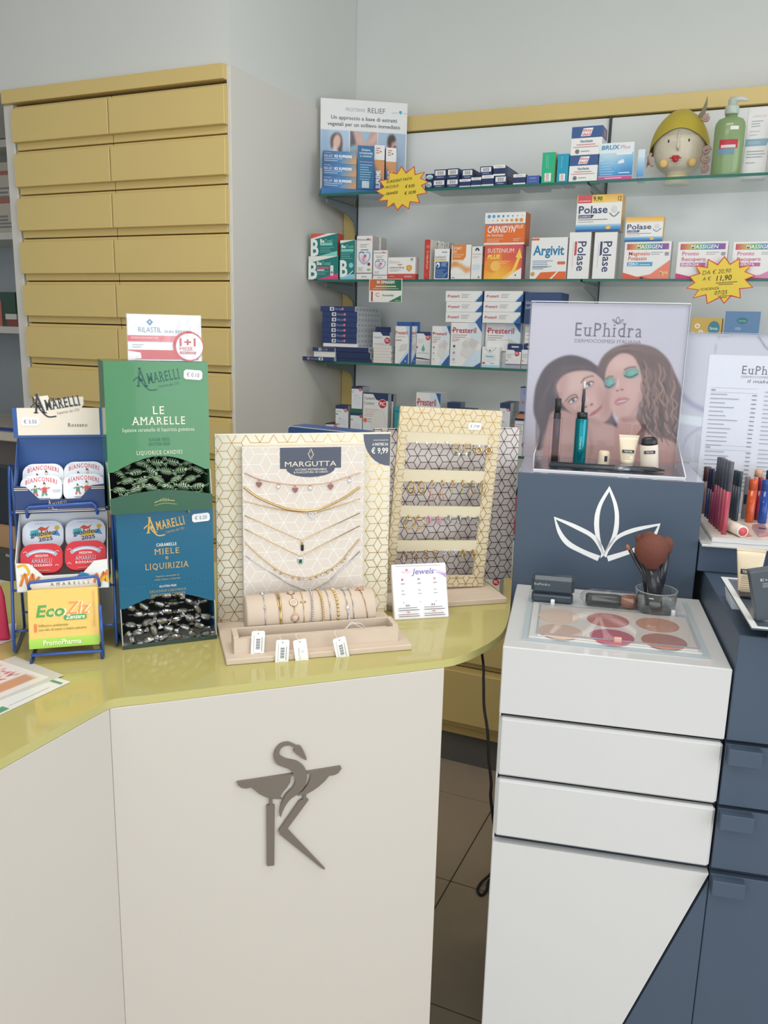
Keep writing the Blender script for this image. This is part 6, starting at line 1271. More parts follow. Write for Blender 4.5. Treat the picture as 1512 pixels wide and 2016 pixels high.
logo_amarelli(A, 0.30, 0.845, 0.44, '2c5e50'); print_on(gb2, 'wordmark', A); A = Art((0, 0, 0), (1, 0, 0), (0, 0, 1), w2, h2); A.text('LE', 0.5, 0.655, 0.052, 'ece6d4', 'c', 'serifreg', fit=0.115); A.text('AMARELLE', 0.5, 0.585, 0.052, 'ece6d4', 'c', 'serifreg', fit=0.52); A.text('Squisite caramelle di liquirizia gommosa', 0.5, 0.54, 0.024, 'e0e2cc', 'c', 'serifreg', fit=0.70); A.text('SUGAR FREE', 0.5, 0.475, 0.02, '38745a', 'c', 'serifbold', fit=0.2); A.text('GLUTEN FREE', 0.5, 0.445, 0.02, '38745a', 'c', 'serifbold', fit=0.21); A.text('LIQUORICE CANDIES', 0.5, 0.385, 0.026, 'e2e0c8', 'c', 'serifreg', fit=0.45); print_on(gb2, 'print', A)
sticker(gb2, w2 * 0.85, -0.0006, h2 * 0.915, 0.028, 0.0145, '€ 0.10', 4)
L2 = Art((0, -0.0135, 0), (1, 0, 0), (0, 0, 1), w2, 0.03); L2.line([(0.42, 0.5), (0.5, 0.62), (0.62, 0.55)], 0.05, 'a89a64', smooth=4); L2.text('1731', 0.48, 0.52, 0.2, '8a9a6a', fit=0.08); L2.line([(0.42, 0.35), (0.52, 0.45), (0.64, 0.36)], 0.05, '7a8c60', smooth=4); print_on(gb2, 'printed_lip', L2)
# wrapped sweets
def sweet_mesh(kind, seed):
    r = random.Random(seed); m = MB(); L_ = 0.0085; R0 = 0.0062
    pr = [(0.0055, -0.0165), (0.0045, -0.0150), (0.0018, -0.0098), (0.0042, -0.0085), (R0, -0.005), (R0 * 1.05, 0), (R0, 0.005), (0.0042, 0.0085), (0.0018, 0.0098), (0.0045, 0.0150), (0.0055, 0.0165)]
    n = 10; vs = []
    for i, (rr, z) in enumerate(pr):
        end = i in (0, 1, 9, 10)
        for k in range(n):
            a = 2 * pi * k / n; f = rr * (1 + (0.35 if end else 0.12) * (r.random() - 0.5)); sq = 0.35 if end else 0.85
            vs.append(Vector((f * cos(a), f * sin(a) * sq, z + (0.002 * (r.random() - 0.5) if end else 0))))
    fs = [(i * n + k, i * n + (k + 1) % n, (i + 1) * n + (k + 1) % n, (i + 1) * n + k) for i in range(len(pr) - 1) for k in range(n)]
    fs += [tuple(range(n))[::-1], tuple(range((len(pr) - 1) * n, len(pr) * n))]
    m.add(vs, fs, 0, kind == 'green'); return m
def stripe_mat():
    m = bpy.data.materials.new('green_black_striped_wrapper'); m.use_nodes = True; nt = m.node_tree; b = nt.nodes['Principled BSDF']
    tc = nt.nodes.new('ShaderNodeTexCoord'); w_ = nt.nodes.new('ShaderNodeTexWave'); w_.inputs['Scale'].default_value = 170; w_.inputs['Distortion'].default_value = 1.5; w_.bands_direction = 'DIAGONAL'
    rp = nt.nodes.new('ShaderNodeValToRGB'); e = rp.color_ramp.elements
    e[0].position = 0.45; e[0].color = rgb((24, 30, 30)); e[1].position = 0.62; e[1].color = rgb((60, 140, 84)); x = e.new(0.9); x.color = rgb((170, 190, 150))
    nt.links.new(tc.outputs['Object'], w_.inputs['Vector']); nt.links.new(w_.outputs['Fac'], rp.inputs[0]); nt.links.new(rp.outputs[0], b.inputs['Base Color']); b.inputs['Roughness'].default_value = 0.25; b.inputs['Coat Weight'].default_value = 0.4
    return m
M_STR = stripe_mat()
M_WRAP = clear_mat('crinkled_cellophane', (0.86, 0.86, 0.85), 0.22, 0.14)
g_me = [sweet_mesh('green', s).mesh('wrapped_sweet', M_STR) for s in range(4)]
w_me = [sweet_mesh('clear', 20 + s).mesh('wrapper', M_WRAP) for s in range(4)]
c_me = [MB().lathe([(0.0, -0.0085), (0.0042, -0.007), (0.0056, -0.003), (0.0056, 0.003), (0.0042, 0.007), (0.0, 0.0085)], 10, sy=0.85).mesh('wrapped_sweet', mat(c, 0.3)) for c in ((58, 60, 52), (78, 76, 62), (44, 48, 46), (96, 92, 80))]
def fill(parent_M, w, z_lo, zl, za, kind, rows, lab, grp, step):
    r = random.Random(3 if kind == 'green' else 5)
    for j in range(rows):
        z = z_lo + j * step; y = -0.0045 + j * 0.0052
        n = 6 if j % 2 == 0 else 5
        for i in range(n):
            x = 0.016 + (w - 0.032) * (i + (0.0 if n == 6 else 0.5)) / 5 + r.uniform(-.002, .002)
            a = r.uniform(-0.5, 0.5) + pi / 2 + (0 if r.random() < 0.75 else 0.9)
            M = parent_M @ Matrix.Translation((x, y + r.uniform(-.0015, .0015), z + r.uniform(-.001, .001))) @ Matrix.Rotation(a, 4, 'Y') @ Matrix.Rotation(r.uniform(0, 6.28), 4, 'Z')
            M = M @ Matrix.Scale(0.98, 4)
            if kind == 'green': o = link('wrapped_sweet', g_me[r.randrange(4)], None, M)
            else:
                k = r.randrange(4); o = link('wrapped_sweet', c_me[k], None, M); link('wrapper', w_me[r.randrange(4)], o)
            tag(o, lab, 'sweet', grp)
fill(TR(*TBx.w(-0.008, 0, gz0 + 0.0003), TBA), w2, 0.0085, 0.03, 0.08, 'green', 7, 'green and black striped wrapped sweet in the green candy box', 'striped sweets in the green box', 0.0125)
fill(TR(*TBx.w(0, 0, tz0 + 0.0003), TBA), w, 0.0085, 0.006, 0.07, 'clear', 6, 'dark sweet in clear wrapper in the teal candy box', 'clear wrapped sweets in the teal box', 0.0125)
# sun-care carton on the green box
zr0 = gz0 + 0.0003 + gh + 0.0003; q = TBx.q(249, 704, 0.03)
rl = MB().cbox((0, 0, 0), (0.108, 0.03, 0.0685), 0.0007).build('sun_care_carton', mat((232, 232, 236), 0.3, coat=0.3), None, TR(*TBx.w(0.030, 0.02, zr0), radians(38))); tag(rl, 'white and red shrink-wrapped carton standing on the green candy box', 'box')
A = Art((0, 0, 0), (1, 0, 0), (0, 0, 1), 0.108, 0.0685)
A.poly([(0.26, 0.84), (0.305, 0.76), (0.35, 0.84), (0.305, 0.91)], '5a86ac'); A.poly([(0.29, 0.84), (0.305, 0.81), (0.32, 0.84), (0.305, 0.87)], 'd0dce6'); A.text('RILASTIL', 0.15, 0.62, 0.11, '55799a', st='light', fit=0.31); A.text('SUN SYSTEM', 0.50, 0.615, 0.055, '98a2ae', st='bold', fit=0.36)
A.grad(0, 0.42, 1, 0.55, lambda x, y: lerp((206, 76, 82), (240, 190, 196), x), 8, 1); A.grad(0, 0.04, 0.95, 0.24, lambda x, y: lerp((208, 84, 88), (196, 64, 70), x + .3 * sin(7 * x)), 10, 2); A.poly([(0, 0.02), (0.18, 0.06), (0.17, 0.18), (0, 0.22)], 'f0e4e6'); A.text('INTEGRATORE ALIMENTARE', 0.05, 0.48, 0.04, 'f2d4d6', st='bold', fit=0.36); A.bars(0.06, 0.34, 0.22, 2, 0.05, 0.015, 'a8a8ac')
A.ell(0.82, 0.33, 0.21, 0.33, 'c8484a', 28); A.ell(0.835, 0.325, 0.185, 0.29, 'ebe6ea', 28); A.text('1+1', 0.70, 0.34, 0.16, 'c04448', st='heavy', fit=0.22); A.text('MESE', 0.70, 0.24, 0.075, 'c04448', fit=0.18); A.rect(0.70, 0.165, 0.92, 0.215, 'c04448'); A.text('OMAGGIO', 0.71, 0.172, 0.035, 'f0e0e0', st='bold', fit=0.2)
print_on(rl, 'print', A)
fm = MB(); r = random.Random(2); nx, nz = 14, 8; vs = [(-0.001 + 0.110 * i / nx, -0.0016 - 0.0008 * r.random(), -0.0 + 0.0695 * j / nz) for j in range(nz + 1) for i in range(nx + 1)]
fm.add(vs, [(j * (nx + 1) + i, j * (nx + 1) + i + 1, (j + 1) * (nx + 1) + i + 1, (j + 1) * (nx + 1) + i) for j in range(nz) for i in range(nx)]); fm.build('shrink_film', clear_mat('shrink_film', (0.98, 0.98, 0.98), 0.10, 0.10), rl)
# carton behind the necklace stand
cb_ = empty('tall_carton', TR(-0.886, 1.50, CT, radians(-9))); tag(cb_, 'white carton with a rounded navy top behind the necklace stand', 'box')
MB().prism(rrect(0, 0, 0.215, 0.300, 0.006, 3), 0, 0.05, M=XZ()).build('carton_body', mat((226, 228, 232), 0.4), cb_)
A = Art((0, 0, 0), (1, 0, 0), (0, 0, 1), 0.215, 0.300); T_ = Art((0.004, 0, 0.3), (1, 0, 0), (0, 1, 0), 0.207, 0.05); T_.rect(0, 0, 1, 1, '3a5590'); A.poly([(0.02, 0.995), (0.98, 0.995), (1, 0.97), (1, 0.86), (0.5, 0.86), (0.4, 0.93), (0.0, 0.945), (0, 0.98)], '3a5590'); print_on(cb_, 'print', A, T_)

# ------------------------------------------------ necklace stand
MGA = radians(40); MG = Frame((-0.694, 0.972), MGA); Mg = TR(-0.694, 0.972, CT, MGA)
M_SUEDE = mat((206, 188, 170), 0.85, name='beige_suede', noise=0.04, scale=40, bump=0.1, bscale=900)
M_CREAM = mat((222, 214, 196), 0.35, name='cream_card')
GOLD = 'b98d4a'
ms = empty('necklace_stand', Mg); tag(ms, 'beige necklace stand with a gold rhombus panel, bracelet roll and tray', 'jewellery stand')
MB().cbox((0.010, 0, 0), (0.304, 0.19, 0.009), 0.001).build('base', M_SUEDE, ms)
PY = 0.166
MB().cbox((0.012, PY, 0.009), (0.309, PY + 0.006, 0.329), 0.0008).build('gold_panel', M_CREAM, ms)
A = Art((0.012, PY, 0.009), (1, 0, 0), (0, 0, 1), 0.297, 0.320)
net(A, 0.001, 0.0, 0.296, 0.318, 0.0262, 0.0012, 'b89c66', holes=[(0.050, 0.05, 0.254, 0.305)], ox=0.004, oy=0.004)
A.poly([(0.83, 0.99), (0.992, 0.99), (0.992, 0.83)] if False else [(0.835, 0.992), (0.996, 0.992), (0.996, 0.82)] + [(0.996 - 0.161 * sin(t * pi / 2 / 8), 0.992 - 0.172 * cos(t * pi / 2 / 8)) for t in range(1, 8)], '545a68')
A.text('OGGI PHALENTO', 0.983, 0.955, 0.008, 'd8d4cc', 'r', fit=0.09); A.text('A PARTIRE DA', 0.983, 0.930, 0.014, 'ece6dc', 'r', 'bold', fit=0.095); A.text('€ 9,99', 0.983, 0.888, 0.030, 'f2ece2', 'r', 'bold', fit=0.10)
print_on(ms, 'gold_pattern', A)
IY = PY - 0.016
MB().cbox((0.054, IY, 0.040), (0.259, IY + 0.0155, 0.309), 0.0008).build('inner_panel', mat((216, 206, 196), 0.6, name='taupe_card'), ms)
A = Art((0.054, IY, 0.040), (1, 0, 0), (0, 0, 1), 0.205, 0.269)
net(A, 0.0, 0.0, 0.205, 0.269, 0.0330, 0.0008, 'f4f0ec', rough=0.4, metal=0.0, ox=0.01, oy=0.01)
A.rect(0.30, 0.865, 0.80, 0.995, '4e5364'); A.poly([(0.35, 0.865)] + [(0.55 - 0.2 * cos(pi * k / 10), 0.865 - 0.055 * sin(pi * k / 10)) for k in range(11)], '4e5364')
for s_ in (1, -1): A.line([(0.55 - 0.012 * s_, 0.953 + 0.022 * s_), (0.55 + 0.0 * s_, 0.953 + .034 * s_), (0.55 + 0.022 * s_, 0.953 - .004 * s_), (0.55 + 0.004 * s_, 0.953 - 0.02 * s_)], 0.005, 'cfc4a8')
A.text('MARGUTTA', 0.55, 0.878, 0.031, 'e4dac4', 'c', 'reg', fit=0.42); A.text('ACCIAIO INOSSIDABILE', 0.55, 0.853, 0.012, 'd8d4cc', 'c', 'bold', fit=0.26); A.text('& PLACCATURA 18 CARATI', 0.55, 0.836, 0.012, 'd8d4cc', 'c', 'bold', fit=0.28)
print_on(ms, 'silver_pattern', A)
# bracelet roll and tray
RC = Vector((0, 0.098, 0.009 + 0.034)); RR = 0.0325; rx0, rx1 = 0.050, 0.262
def rollM(x): return Matrix.Translation((x, RC.y, RC.z)) @ Matrix.Rotation(pi / 2, 4, 'Y')
MB().lathe([(RR - 0.002, 0), (RR, 0.002), (RR, rx1 - rx0 - 0.002), (RR - 0.002, rx1 - rx0)], 40, M=rollM(rx0)).build('bracelet_roll', M_SUEDE, ms)
for x in (rx0 + 0.02, rx1 - 0.04): MB().box((x, RC.y - 0.012, 0.009), (x + 0.02, RC.y + 0.012, 0.0115)).build('roll_foot', M_SUEDE, ms)
ty0, ty1, tx0, tx1, tzt = 0.020, 0.063, 0.024, 0.286, 0.009 + 0.027
tr_ = MB(); tr_.box((tx0, ty0, 0.009), (tx1, ty1, 0.013)).box((tx0, ty0, 0.013), (tx1, ty0 + 0.005, tzt - 0.003)).box((tx0, ty1 - 0.006, 0.013), (tx1, ty1, tzt)).box((tx0, ty0 + 0.005, 0.013), (tx0 + 0.008, ty1 - 0.006, tzt)).box((tx1 - 0.008, ty0 + 0.005, 0.013), (tx1, ty1 - 0.006, tzt)).box((tx0 + 0.012, (ty0 + ty1) / 2 - 0.004, 0.013), (tx1 - 0.012, (ty0 + ty1) / 2 + 0.006, 0.026))
tr_.build('ring_tray', M_SUEDE, ms)

M_GOLD = mat((214, 184, 130), 0.24, 1.0, name='gold'); M_ROSE = mat((206, 164, 140), 0.25, 1.0, name='rose_gold'); M_SILV = mat((190, 190, 192), 0.22, 1.0, name='silver')
M_CRYS = mat((228, 230, 236), 0.08, 0.6, name='crystal'); M_GEM = mat((24, 92, 60), 0.1, name='green_gem', coat=0.6); M_ONYX = mat((40, 34, 34), 0.15, name='onyx'); M_PEARL = mat((232, 226, 214), 0.25, name='pearl'); M_PINK = mat((206, 150, 166), 0.2, name='pink_stone'); M_WHITE = mat((238, 238, 238), 0.5, name='white_card')
def mz(x, y): q = MG.q(400 + x / 3.979, 830 + y / 3.979, IY); return Vector((q.x, IY - 0.0016, q.z - CT))
def heart(c, s, t=0.002, m=None):
    P = [(0, -1), (0.55, -0.4), (0.95, 0.2), (0.8, 0.7), (0.4, 0.8), (0.0, 0.45), (-0.4, 0.8), (-0.8, 0.7), (-0.95, 0.2), (-0.55, -0.4)]
    return MB().prism([(c.x + x * s, c.z + z * s) for x, z in P], c.y - t / 2, c.y + t / 2, M=XZ())
def necklace(lab, pts, r, m, smooth=8, bead=0.0):
    P = spline([mz(*p) for p in pts], smooth) if smooth else [mz(*p) for p in pts]
    o = MB().tube(P, r, 6).build('necklace', m, None, Mg); tag(o, lab, 'necklace', 'necklaces on the stand'); return o
def beads(P, r, step): 
    m = MB(); acc = 0
    for a, b in zip(P, P[1:]):
        L_ = (b - a).length; t = acc
        while t < L_: m.sphere(a.lerp(b, t / L_), r, 6, 4); t += step
        acc = t - L_
    return m
o = necklace('thin rose gold necklace with five heart and crystal charms under the brand plate', [(320, 400), (440, 452), (590, 482), (740, 495), (870, 490), (1000, 472), (1120, 435), (1230, 398)], 0.0008, M_ROSE)
mh = mat((150, 98, 96), 0.3, 0.4, name='plum_enamel')
for x, y in ((436, 492), (720, 535), (997, 510)): heart(mz(x, y), 0.0052).build('heart_charm', mh, o)
for x, y in ((588, 512), (838, 522), (1145, 465)): MB().sphere(mz(x, y), 0.0034, 10, 6, sc=(1, .5, 1)).build('crystal_charm', M_CRYS, o)
for x, y in ((436, 462), (588, 490), (720, 505), (838, 500), (997, 484), (1145, 440)): MB().sphere(mz(x, y), 0.0014, 8, 5).build('link', M_ROSE, o)
necklace('thick polished gold snake chain necklace', [(320, 512), (380, 560), (450, 604), (620, 672), (720, 692), (800, 698), (870, 692), (940, 674), (1100, 598), (1225, 512)], 0.0019, M_GOLD)
o = necklace('fine gold chain with an open silver heart', [(320, 622), (470, 660), (600, 688), (720, 706), (800, 714), (850, 716), (920, 704), (1060, 660), (1225, 605)], 0.0007, M_GOLD)
P = [(0, -1), (0.5, -0.45), (0.95, 0.15), (0.8, 0.7), (0.4, 0.8), (0.0, 0.45), (-0.4, 0.8), (-0.8, 0.7), (-0.95, 0.15), (-0.5, -0.45)]
c = mz(855, 730); MB().tube([Vector((c.x + x * 0.0068, c.y, c.z + z * 0.0058)) for x, z in P], 0.001, 6, closed=True).build('heart_pendant', M_CRYS, o)
o = necklace('fine gold chain with a black bar pendant', [(325, 735), (770, 930), (1225, 715)], 0.0007, M_GOLD, 0)
c = mz(774, 945); MB().cbox((c.x - 0.0012, c.y - 0.001, c.z - 0.004), (c.x + 0.0012, c.y + 0.001, c.z + 0.002), 0.0003).build('bail', M_GOLD, o)
c = mz(775, 985); MB().cbox((c.x - 0.0022, c.y - 0.0012, c.z - 0.0055), (c.x + 0.0022, c.y + 0.0012, c.z + 0.0052), 0.0003).build('bar_pendant', M_ONYX, o)
o = necklace('fine gold chain with a framed green stone', [(325, 840), (760, 1055), (1225, 815)], 0.0007, M_GOLD, 0)
c = mz(760, 1090); MB().cbox((c.x - 0.0042, c.y - 0.001, c.z - 0.0055), (c.x + 0.0042, c.y + 0.0008, c.z + 0.0055), 0.0005).build('pendant_frame', M_CRYS, o); MB().cbox((c.x - 0.0024, c.y - 0.0018, c.z - 0.0034), (c.x + 0.0024, c.y - 0.001, c.z + 0.0034), 0.0004).build('green_stone', M_GEM, o)
nk = [(328, 945), (450, 1060), (550, 1138), (640, 1190), (740, 1216), (830, 1218), (920, 1190), (1000, 1152), (1080, 1090), (1130, 1030), (1225, 915)]
o = necklace('gold necklace with a row of tiny dangling stones', nk, 0.0009, M_GOLD)
SP = spline([mz(*p) for p in nk], 8)
for k in range(17, 74, 4):
    p = SP[min(k, len(SP) - 1)]; MB().sphere(p + Vector((0, -0.0004, -0.0032)), 0.0019, 8, 5).build('dangle', (M_ROSE, M_CRYS, M_GOLD)[k % 3], o)
necklace('plain silver chain running down behind the bracelet roll', [(330, 1050), (660, 1265), (820, 1330), (980, 1250), (1225, 1015)], 0.0008, M_SILV, 0)
# bracelets round the roll
def bx(px, py): q = MG.q(400 + px / 3.436, 1100 + py / 3.436, RC.y - RR * 0.9); return q.x
def arc(x, a0, a1, n, rr, slant=0.0):
    return [Vector((x + slant * (i / n - 0.3), RC.y - rr * cos(a), RC.z + rr * sin(a))) for i in range(n + 1) for a in [radians(a0 + (a1 - a0) * i / n)]]
gbr = 'bracelets on the roll'
def bracelet(px, lab, m, r, kind, slant=0.0):
    x = bx(px, 300); P = arc(x, 100, -62, 30, RR + r + 0.0002, slant)
    o = (MB().tube(P, r, 6) if kind != 'beads' else beads(P, r, r * 2.1)).build('bracelet', m, None, Mg); tag(o, lab, 'bracelet', gbr); return o, P
o, P = bracelet(418, 'thin silver bracelet with small pearls at the end of the roll', M_SILV, 0.0006, 'tube')
for k in (1, 12, 24): MB().sphere(P[k], 0.0022 if k > 1 else 0.004, 8, 6, sc=(1, .7, 1)).build('bead', M_SILV, o)
o, P = bracelet(525, 'polished gold double bangle', M_GOLD, 0.0014, 'tube'); Q = arc(bx(513, 300), 100, -62, 30, RR + 0.0012, 0.004); MB().tube(Q, 0.001, 6).build('second_hoop', M_GOLD, o)
o, P = bracelet(615, 'gold bracelet of four round pale medallions', M_GOLD, 0.0008, 'tube', 0.003)
for a in (88, 45, 3, -38):
    i = min(range(len(P)), key=lambda j: abs(100 - 162 * j / 30 - a)); d = (P[i] - Vector((P[i].x, RC.y, RC.z))).normalized(); Mx_ = Matrix.Translation(P[i]) @ d.to_track_quat('Z', 'Y').to_matrix().to_4x4()
    MB().lathe([(0.0066, -0.0006), (0.0068, 0.0004), (0.0060, 0.0012), (0.0050, 0.0010)], 18, M=Mx_).build('medallion', M_ROSE, o); MB().lathe([(0.0048, 0.001), (0.0040, 0.0018), (0.0, 0.0022)], 16, M=Mx_).build('shell_inlay', mat((196, 182, 166), 0.3, name='shell'), o)
o, P = bracelet(680, 'fine gold bracelet with two small bars', M_GOLD, 0.0006, 'tube')
for k in (10, 24): MB().tube([P[k] - Vector((0.0045, 0, 0)), P[k] + Vector((0.0045, 0, 0))], 0.0012, 6).build('bar', M_GOLD, o)
bracelet(742, 'silver bead bracelet next to the fine gold one', M_SILV, 0.0018, 'beads', -0.006)
bracelet(806, 'gold disc bead bracelet', M_GOLD, 0.0020, 'beads', 0.003)
bracelet(855, 'thin silver chain bracelet next to the gold beads', M_SILV, 0.0007, 'tube', 0.004)
o, P = bracelet(908, 'gold bracelet of square links', M_GOLD, 0.0008, 'tube', 0.004)
for k in range(0, 30, 2): MB().cbox((P[k].x - 0.0022, P[k].y - 0.0014, P[k].z - 0.0014), (P[k].x + 0.0022, P[k].y + 0.0014, P[k].z + 0.0014), 0.0003).build('square_link', M_GOLD, o)
o, P = bracelet(972, 'silver bracelet with a crystal cluster and white tie', M_SILV, 0.0008, 'tube', 0.005)
MB().sphere(P[15], 0.0042, 8, 6, sc=(0.7, 0.6, 1.3)).build('crystal_cluster', M_CRYS, o); MB().tube([P[18], P[22] + Vector((0.002, -0.002, -0.002)), P[26] + Vector((0.004, -0.004, -0.004))], 0.0007, 5).build('tie', M_WHITE, o)
o, P = bracelet(1012, 'thin silver chain bracelet with an open ring on top', M_SILV, 0.0007, 'tube', 0.004)
c = P[2]; MB().tube([c + Vector((0.007 * cos(t * pi / 8) - 0.006, -0.003 * sin(t * pi / 8), 0.0016)) for t in range(16)], 0.0010, 6, closed=True).build('ring', M_SILV, o)
o, P = bracelet(1090, 'rose gold bracelet with a round filigree disc', M_ROSE, 0.0007, 'tube', 0.014)
c = P[3]; MB().tube([c + Vector((0.0068 * cos(t * pi / 10), -0.0028, 0.0068 * sin(t * pi / 10) - 0.002)) for t in range(20)], 0.0013, 6, closed=True).build('disc_rim', M_ROSE, o); MB().tube([c + Vector((0.003 * cos(t * pi / 8), -0.003, 0.003 * sin(t * pi / 8) - 0.002)) for t in range(16)], 0.001, 6, closed=True).build('disc_centre', M_ROSE, o)
# price tags on the tray
def zg(x, y, yy=ty0): q = MG.q(400 + x / 3.436, 1100 + y / 3.436, yy); return Vector((q.x, yy, q.z - CT))
for (cx, cy, roll, lab, fr, kind) in ((370, 575, 3, 'white barcode price tag flat against the tray end', 0.0035, 'b'), (535, 635, 3, 'white barcode price tag on a looped thread reaching the base', 0.0225, 'b'), (662, 630, -7, 'white price tag showing a small brand mark', 0.0225, 'm'), (935, 615, -12, 'white barcode price tag hanging askew under the loose threads', 0.0225, 'b')):
    c = zg(cx, cy, ty0 - fr - 0.001); M = Mg @ Matrix.Translation((c.x, c.y, max(c.z, 0.0105 if fr < 0.005 else 0.0075))) @ Matrix.Rotation(radians(roll), 4, 'Y')
    tw, tt = 0.0205, 0.041
    z_ = MG.q(400 + cx / 3.436, 1100 + (cy + 85) / 3.436, c.y).z - CT
    o = MB().prism(rrect(-tw / 2, -tt / 2, tw / 2, tt / 2, 0.003, 3), 0, 0.0006, M=XZ()).build('price_tag', mat((238, 238, 238), 0.5), None, Mg @ Matrix.Translation((c.x, c.y, c.z)) @ Matrix.Rotation(radians(roll), 4, 'Y')); tag(o, lab, 'price tag', 'price tags on the tray')
    A = Art((-tw / 2, 0, -tt / 2), (1, 0, 0), (0, 0, 1), tw, tt); A.ell(0.5, 0.9, 0.05, None, '77787c', 10)
    if kind == 'b':
        for i in range(12): A.rect(0.36, 0.28 + i * 0.036, 0.66, 0.28 + i * 0.036 + (0.012, 0.022, 0.016)[i % 3], '3a3c40'); A.k -= 1
        A.k += 1; A.line([(0.2, 0.15), (0.2, 0.85)], 0.012, 'b0b0b4'); A.line([(0.8, 0.2), (0.8, 0.75)], 0.02, '9a9a9e'); A.text('€ 9.99', 0.5, 0.08, 0.055, '55585c', 'c', 'bold', fit=0.4)
    else: A.poly([(0.62, 0.45), (0.75, 0.5), (0.62, 0.56), (0.5, 0.5)], 'b8b8bc'); A.poly([(0.62, 0.47), (0.7, 0.5), (0.62, 0.54), (0.54, 0.5)], 'eeeeee'); A.text('MARGUTTA', 0.3, 0.68, 0.05, 'a8a8ac', rot=-90, fit=0.95)
    print_on(o, 'print', A)
    top = Vector((0, 0.0003, tt * 0.4)); back = Vector((0.002, fr + 0.003, tzt - 0.003 - c.z + 0.0012))
    MB().tube(spline([top, top + Vector((-0.003, -0.001, 0.006)), (top + back) / 2 + Vector((-0.004, 0, 0.005)), back, back + Vector((0.006, 0.012, -0.006))], 5), 0.0004, 5).build('thread', M_WHITE, o)
for k, (p, lab) in enumerate(((((940, 470), (985, 450), (1030, 436), (1070, 440), (1095, 465)), 'white tie thread arching over the tray'), (((960, 440), (1000, 432), (1050, 455), (1085, 468)), 'white tie thread crossing low in the tray'))):
    P = [zg(x, y, ty0 + 0.012 + 0.003 * i) for i, (x, y) in enumerate(p)]
    P[0].z = P[-1].z = 0.027; o = MB().tube(spline(P, 6), 0.0005, 5).build('tie_thread', M_WHITE, None, Mg); tag(o, lab, 'thread', 'loose white threads')

# ------------------------------------------------ earring stand
ERA = radians(40); ER = Frame((-0.571, 1.322), radians(39)); M_er0 = TR(-0.571, 1.322, CT, radians(39))
es = empty('earring_stand', M_er0); tag(es, 'cream and gold framed earring stand with four rails and a dark rhombus back', 'jewellery stand')
MB().cbox((0.0, 0.0, 0), (0.232, 0.135, 0.010), 0.001).build('base', M_SUEDE, es)
fw, fh = 0.2, 0.345
EY = 0.052                                            # the frame's plane inside the stand's own frame
c0 = ER.loc(Vector((-0.529, 1.448, 0)))
Mf = Matrix.Translation((c0.x, c0.y, 0.0165)) @ Matrix.Rotation(radians(1), 4, 'Z') @ Matrix.Rotation(radians(2.0), 4, 'X') @ Matrix.Rotation(radians(2.8), 4, 'Y')
fr_ = empty('front_frame', Mf, es)
ix0, ix1 = -fw / 2 + 0.085 * fw, -fw / 2 + 0.885 * fw
fz = lambda t: fh * (1 - t)
M_FCARD = mat((216, 202, 172), 0.4, name='cream_gold_card')
t_ = 0.006
fb_ = MB().box((-fw / 2, 0, 0), (fw / 2, t_, fz(0.935))).box((-fw / 2, 0, fz(0.13)), (fw / 2, t_, fh)).box((-fw / 2, 0, fz(0.935)), (ix0, t_, fz(0.13))).box((ix1, 0, fz(0.935)), (fw / 2, t_, fz(0.13)))
fb_.build('border', M_FCARD, fr_)
for a, b in ((0.13, 0.19), (0.335, 0.40), (0.535, 0.595), (0.73, 0.79)):
    MB().box((ix0, 0.0006, fz(b)), (ix1, t_ * 0.8, fz(a))).build('rail', mat((218, 206, 178), 0.5, name='cream_rail'), fr_)
A = Art((-fw / 2, 0, 0), (1, 0, 0), (0, 0, 1), fw, fh)
net(A, 0, 0, fw, fh, 0.0235, 0.0012, 'ad8a4c', holes=[(0.085 * fw, fz(0.935), 0.885 * fw, fz(0.13))], ox=0.0, oy=0.006, rough=0.35, metal=0.6)
for k in range(14):
    zz_ = fz(0.12) - k * 0.0235
    A.ell(0.0, zz_ / fh, 0.018, None, 'ad8a4c', 10) if False else None
print_on(fr_, 'gold_pattern', A)
st_ = sticker(fr_, 0.047, -0.0005, fz(0.088), 0.026, 0.013, '€ 17.99', 0)
bb = MB().cbox((-0.004, c0.y + 0.052, 0.010), (0.293, c0.y + 0.057, 0.318), 0.0006).build('back_panel', mat((212, 202, 200), 0.45, name='lilac_grey_card'), es)
A = Art((-0.004, c0.y + 0.052, 0.010), (1, 0, 0), (0, 0, 1), 0.297, 0.308); net(A, 0.0, 0.0, 0.297, 0.308, 0.0255, 0.0013, '4a4238', rough=0.35, metal=0.5); print_on(es, 'rhombus_pattern', A)
# earrings, hung on the rails
def ez(x, y, off=-0.0025):
    q = ER.q(750 + x / 4.48, 790 + y / 4.48, c0.y); return Vector((q.x, c0.y + off - 0.0349 * max(0.0, q.z - CT - 0.0165), q.z - CT))
def ring(c, rx, rz, r, n=18, tilt=0.5): return MB().tube([c + Vector((rx * cos(2 * pi * k / n), -0.004 * tilt * cos(2 * pi * k / n), rz * sin(2 * pi * k / n))) for k in range(n)], r, 6, closed=True)
def earr(c, m, mat_, lab, grp): o = m.build('earring', mat_, None, M_er0); tag(o, lab, 'earring', grp); return o
u = 1 / 4480 * 1.0                                     # metres per zoom pixel, about
K = 0.000222
for x, y in ((300, 360), (390, 365), (482, 360), (568, 362)):
    c = ez(x, y, -0.0015); earr(c, MB().sphere(c, 0.0032, 8, 5, sc=(1, .6, 1)), M_CRYS, 'small clear crystal stud on the top rail', 'crystal studs')
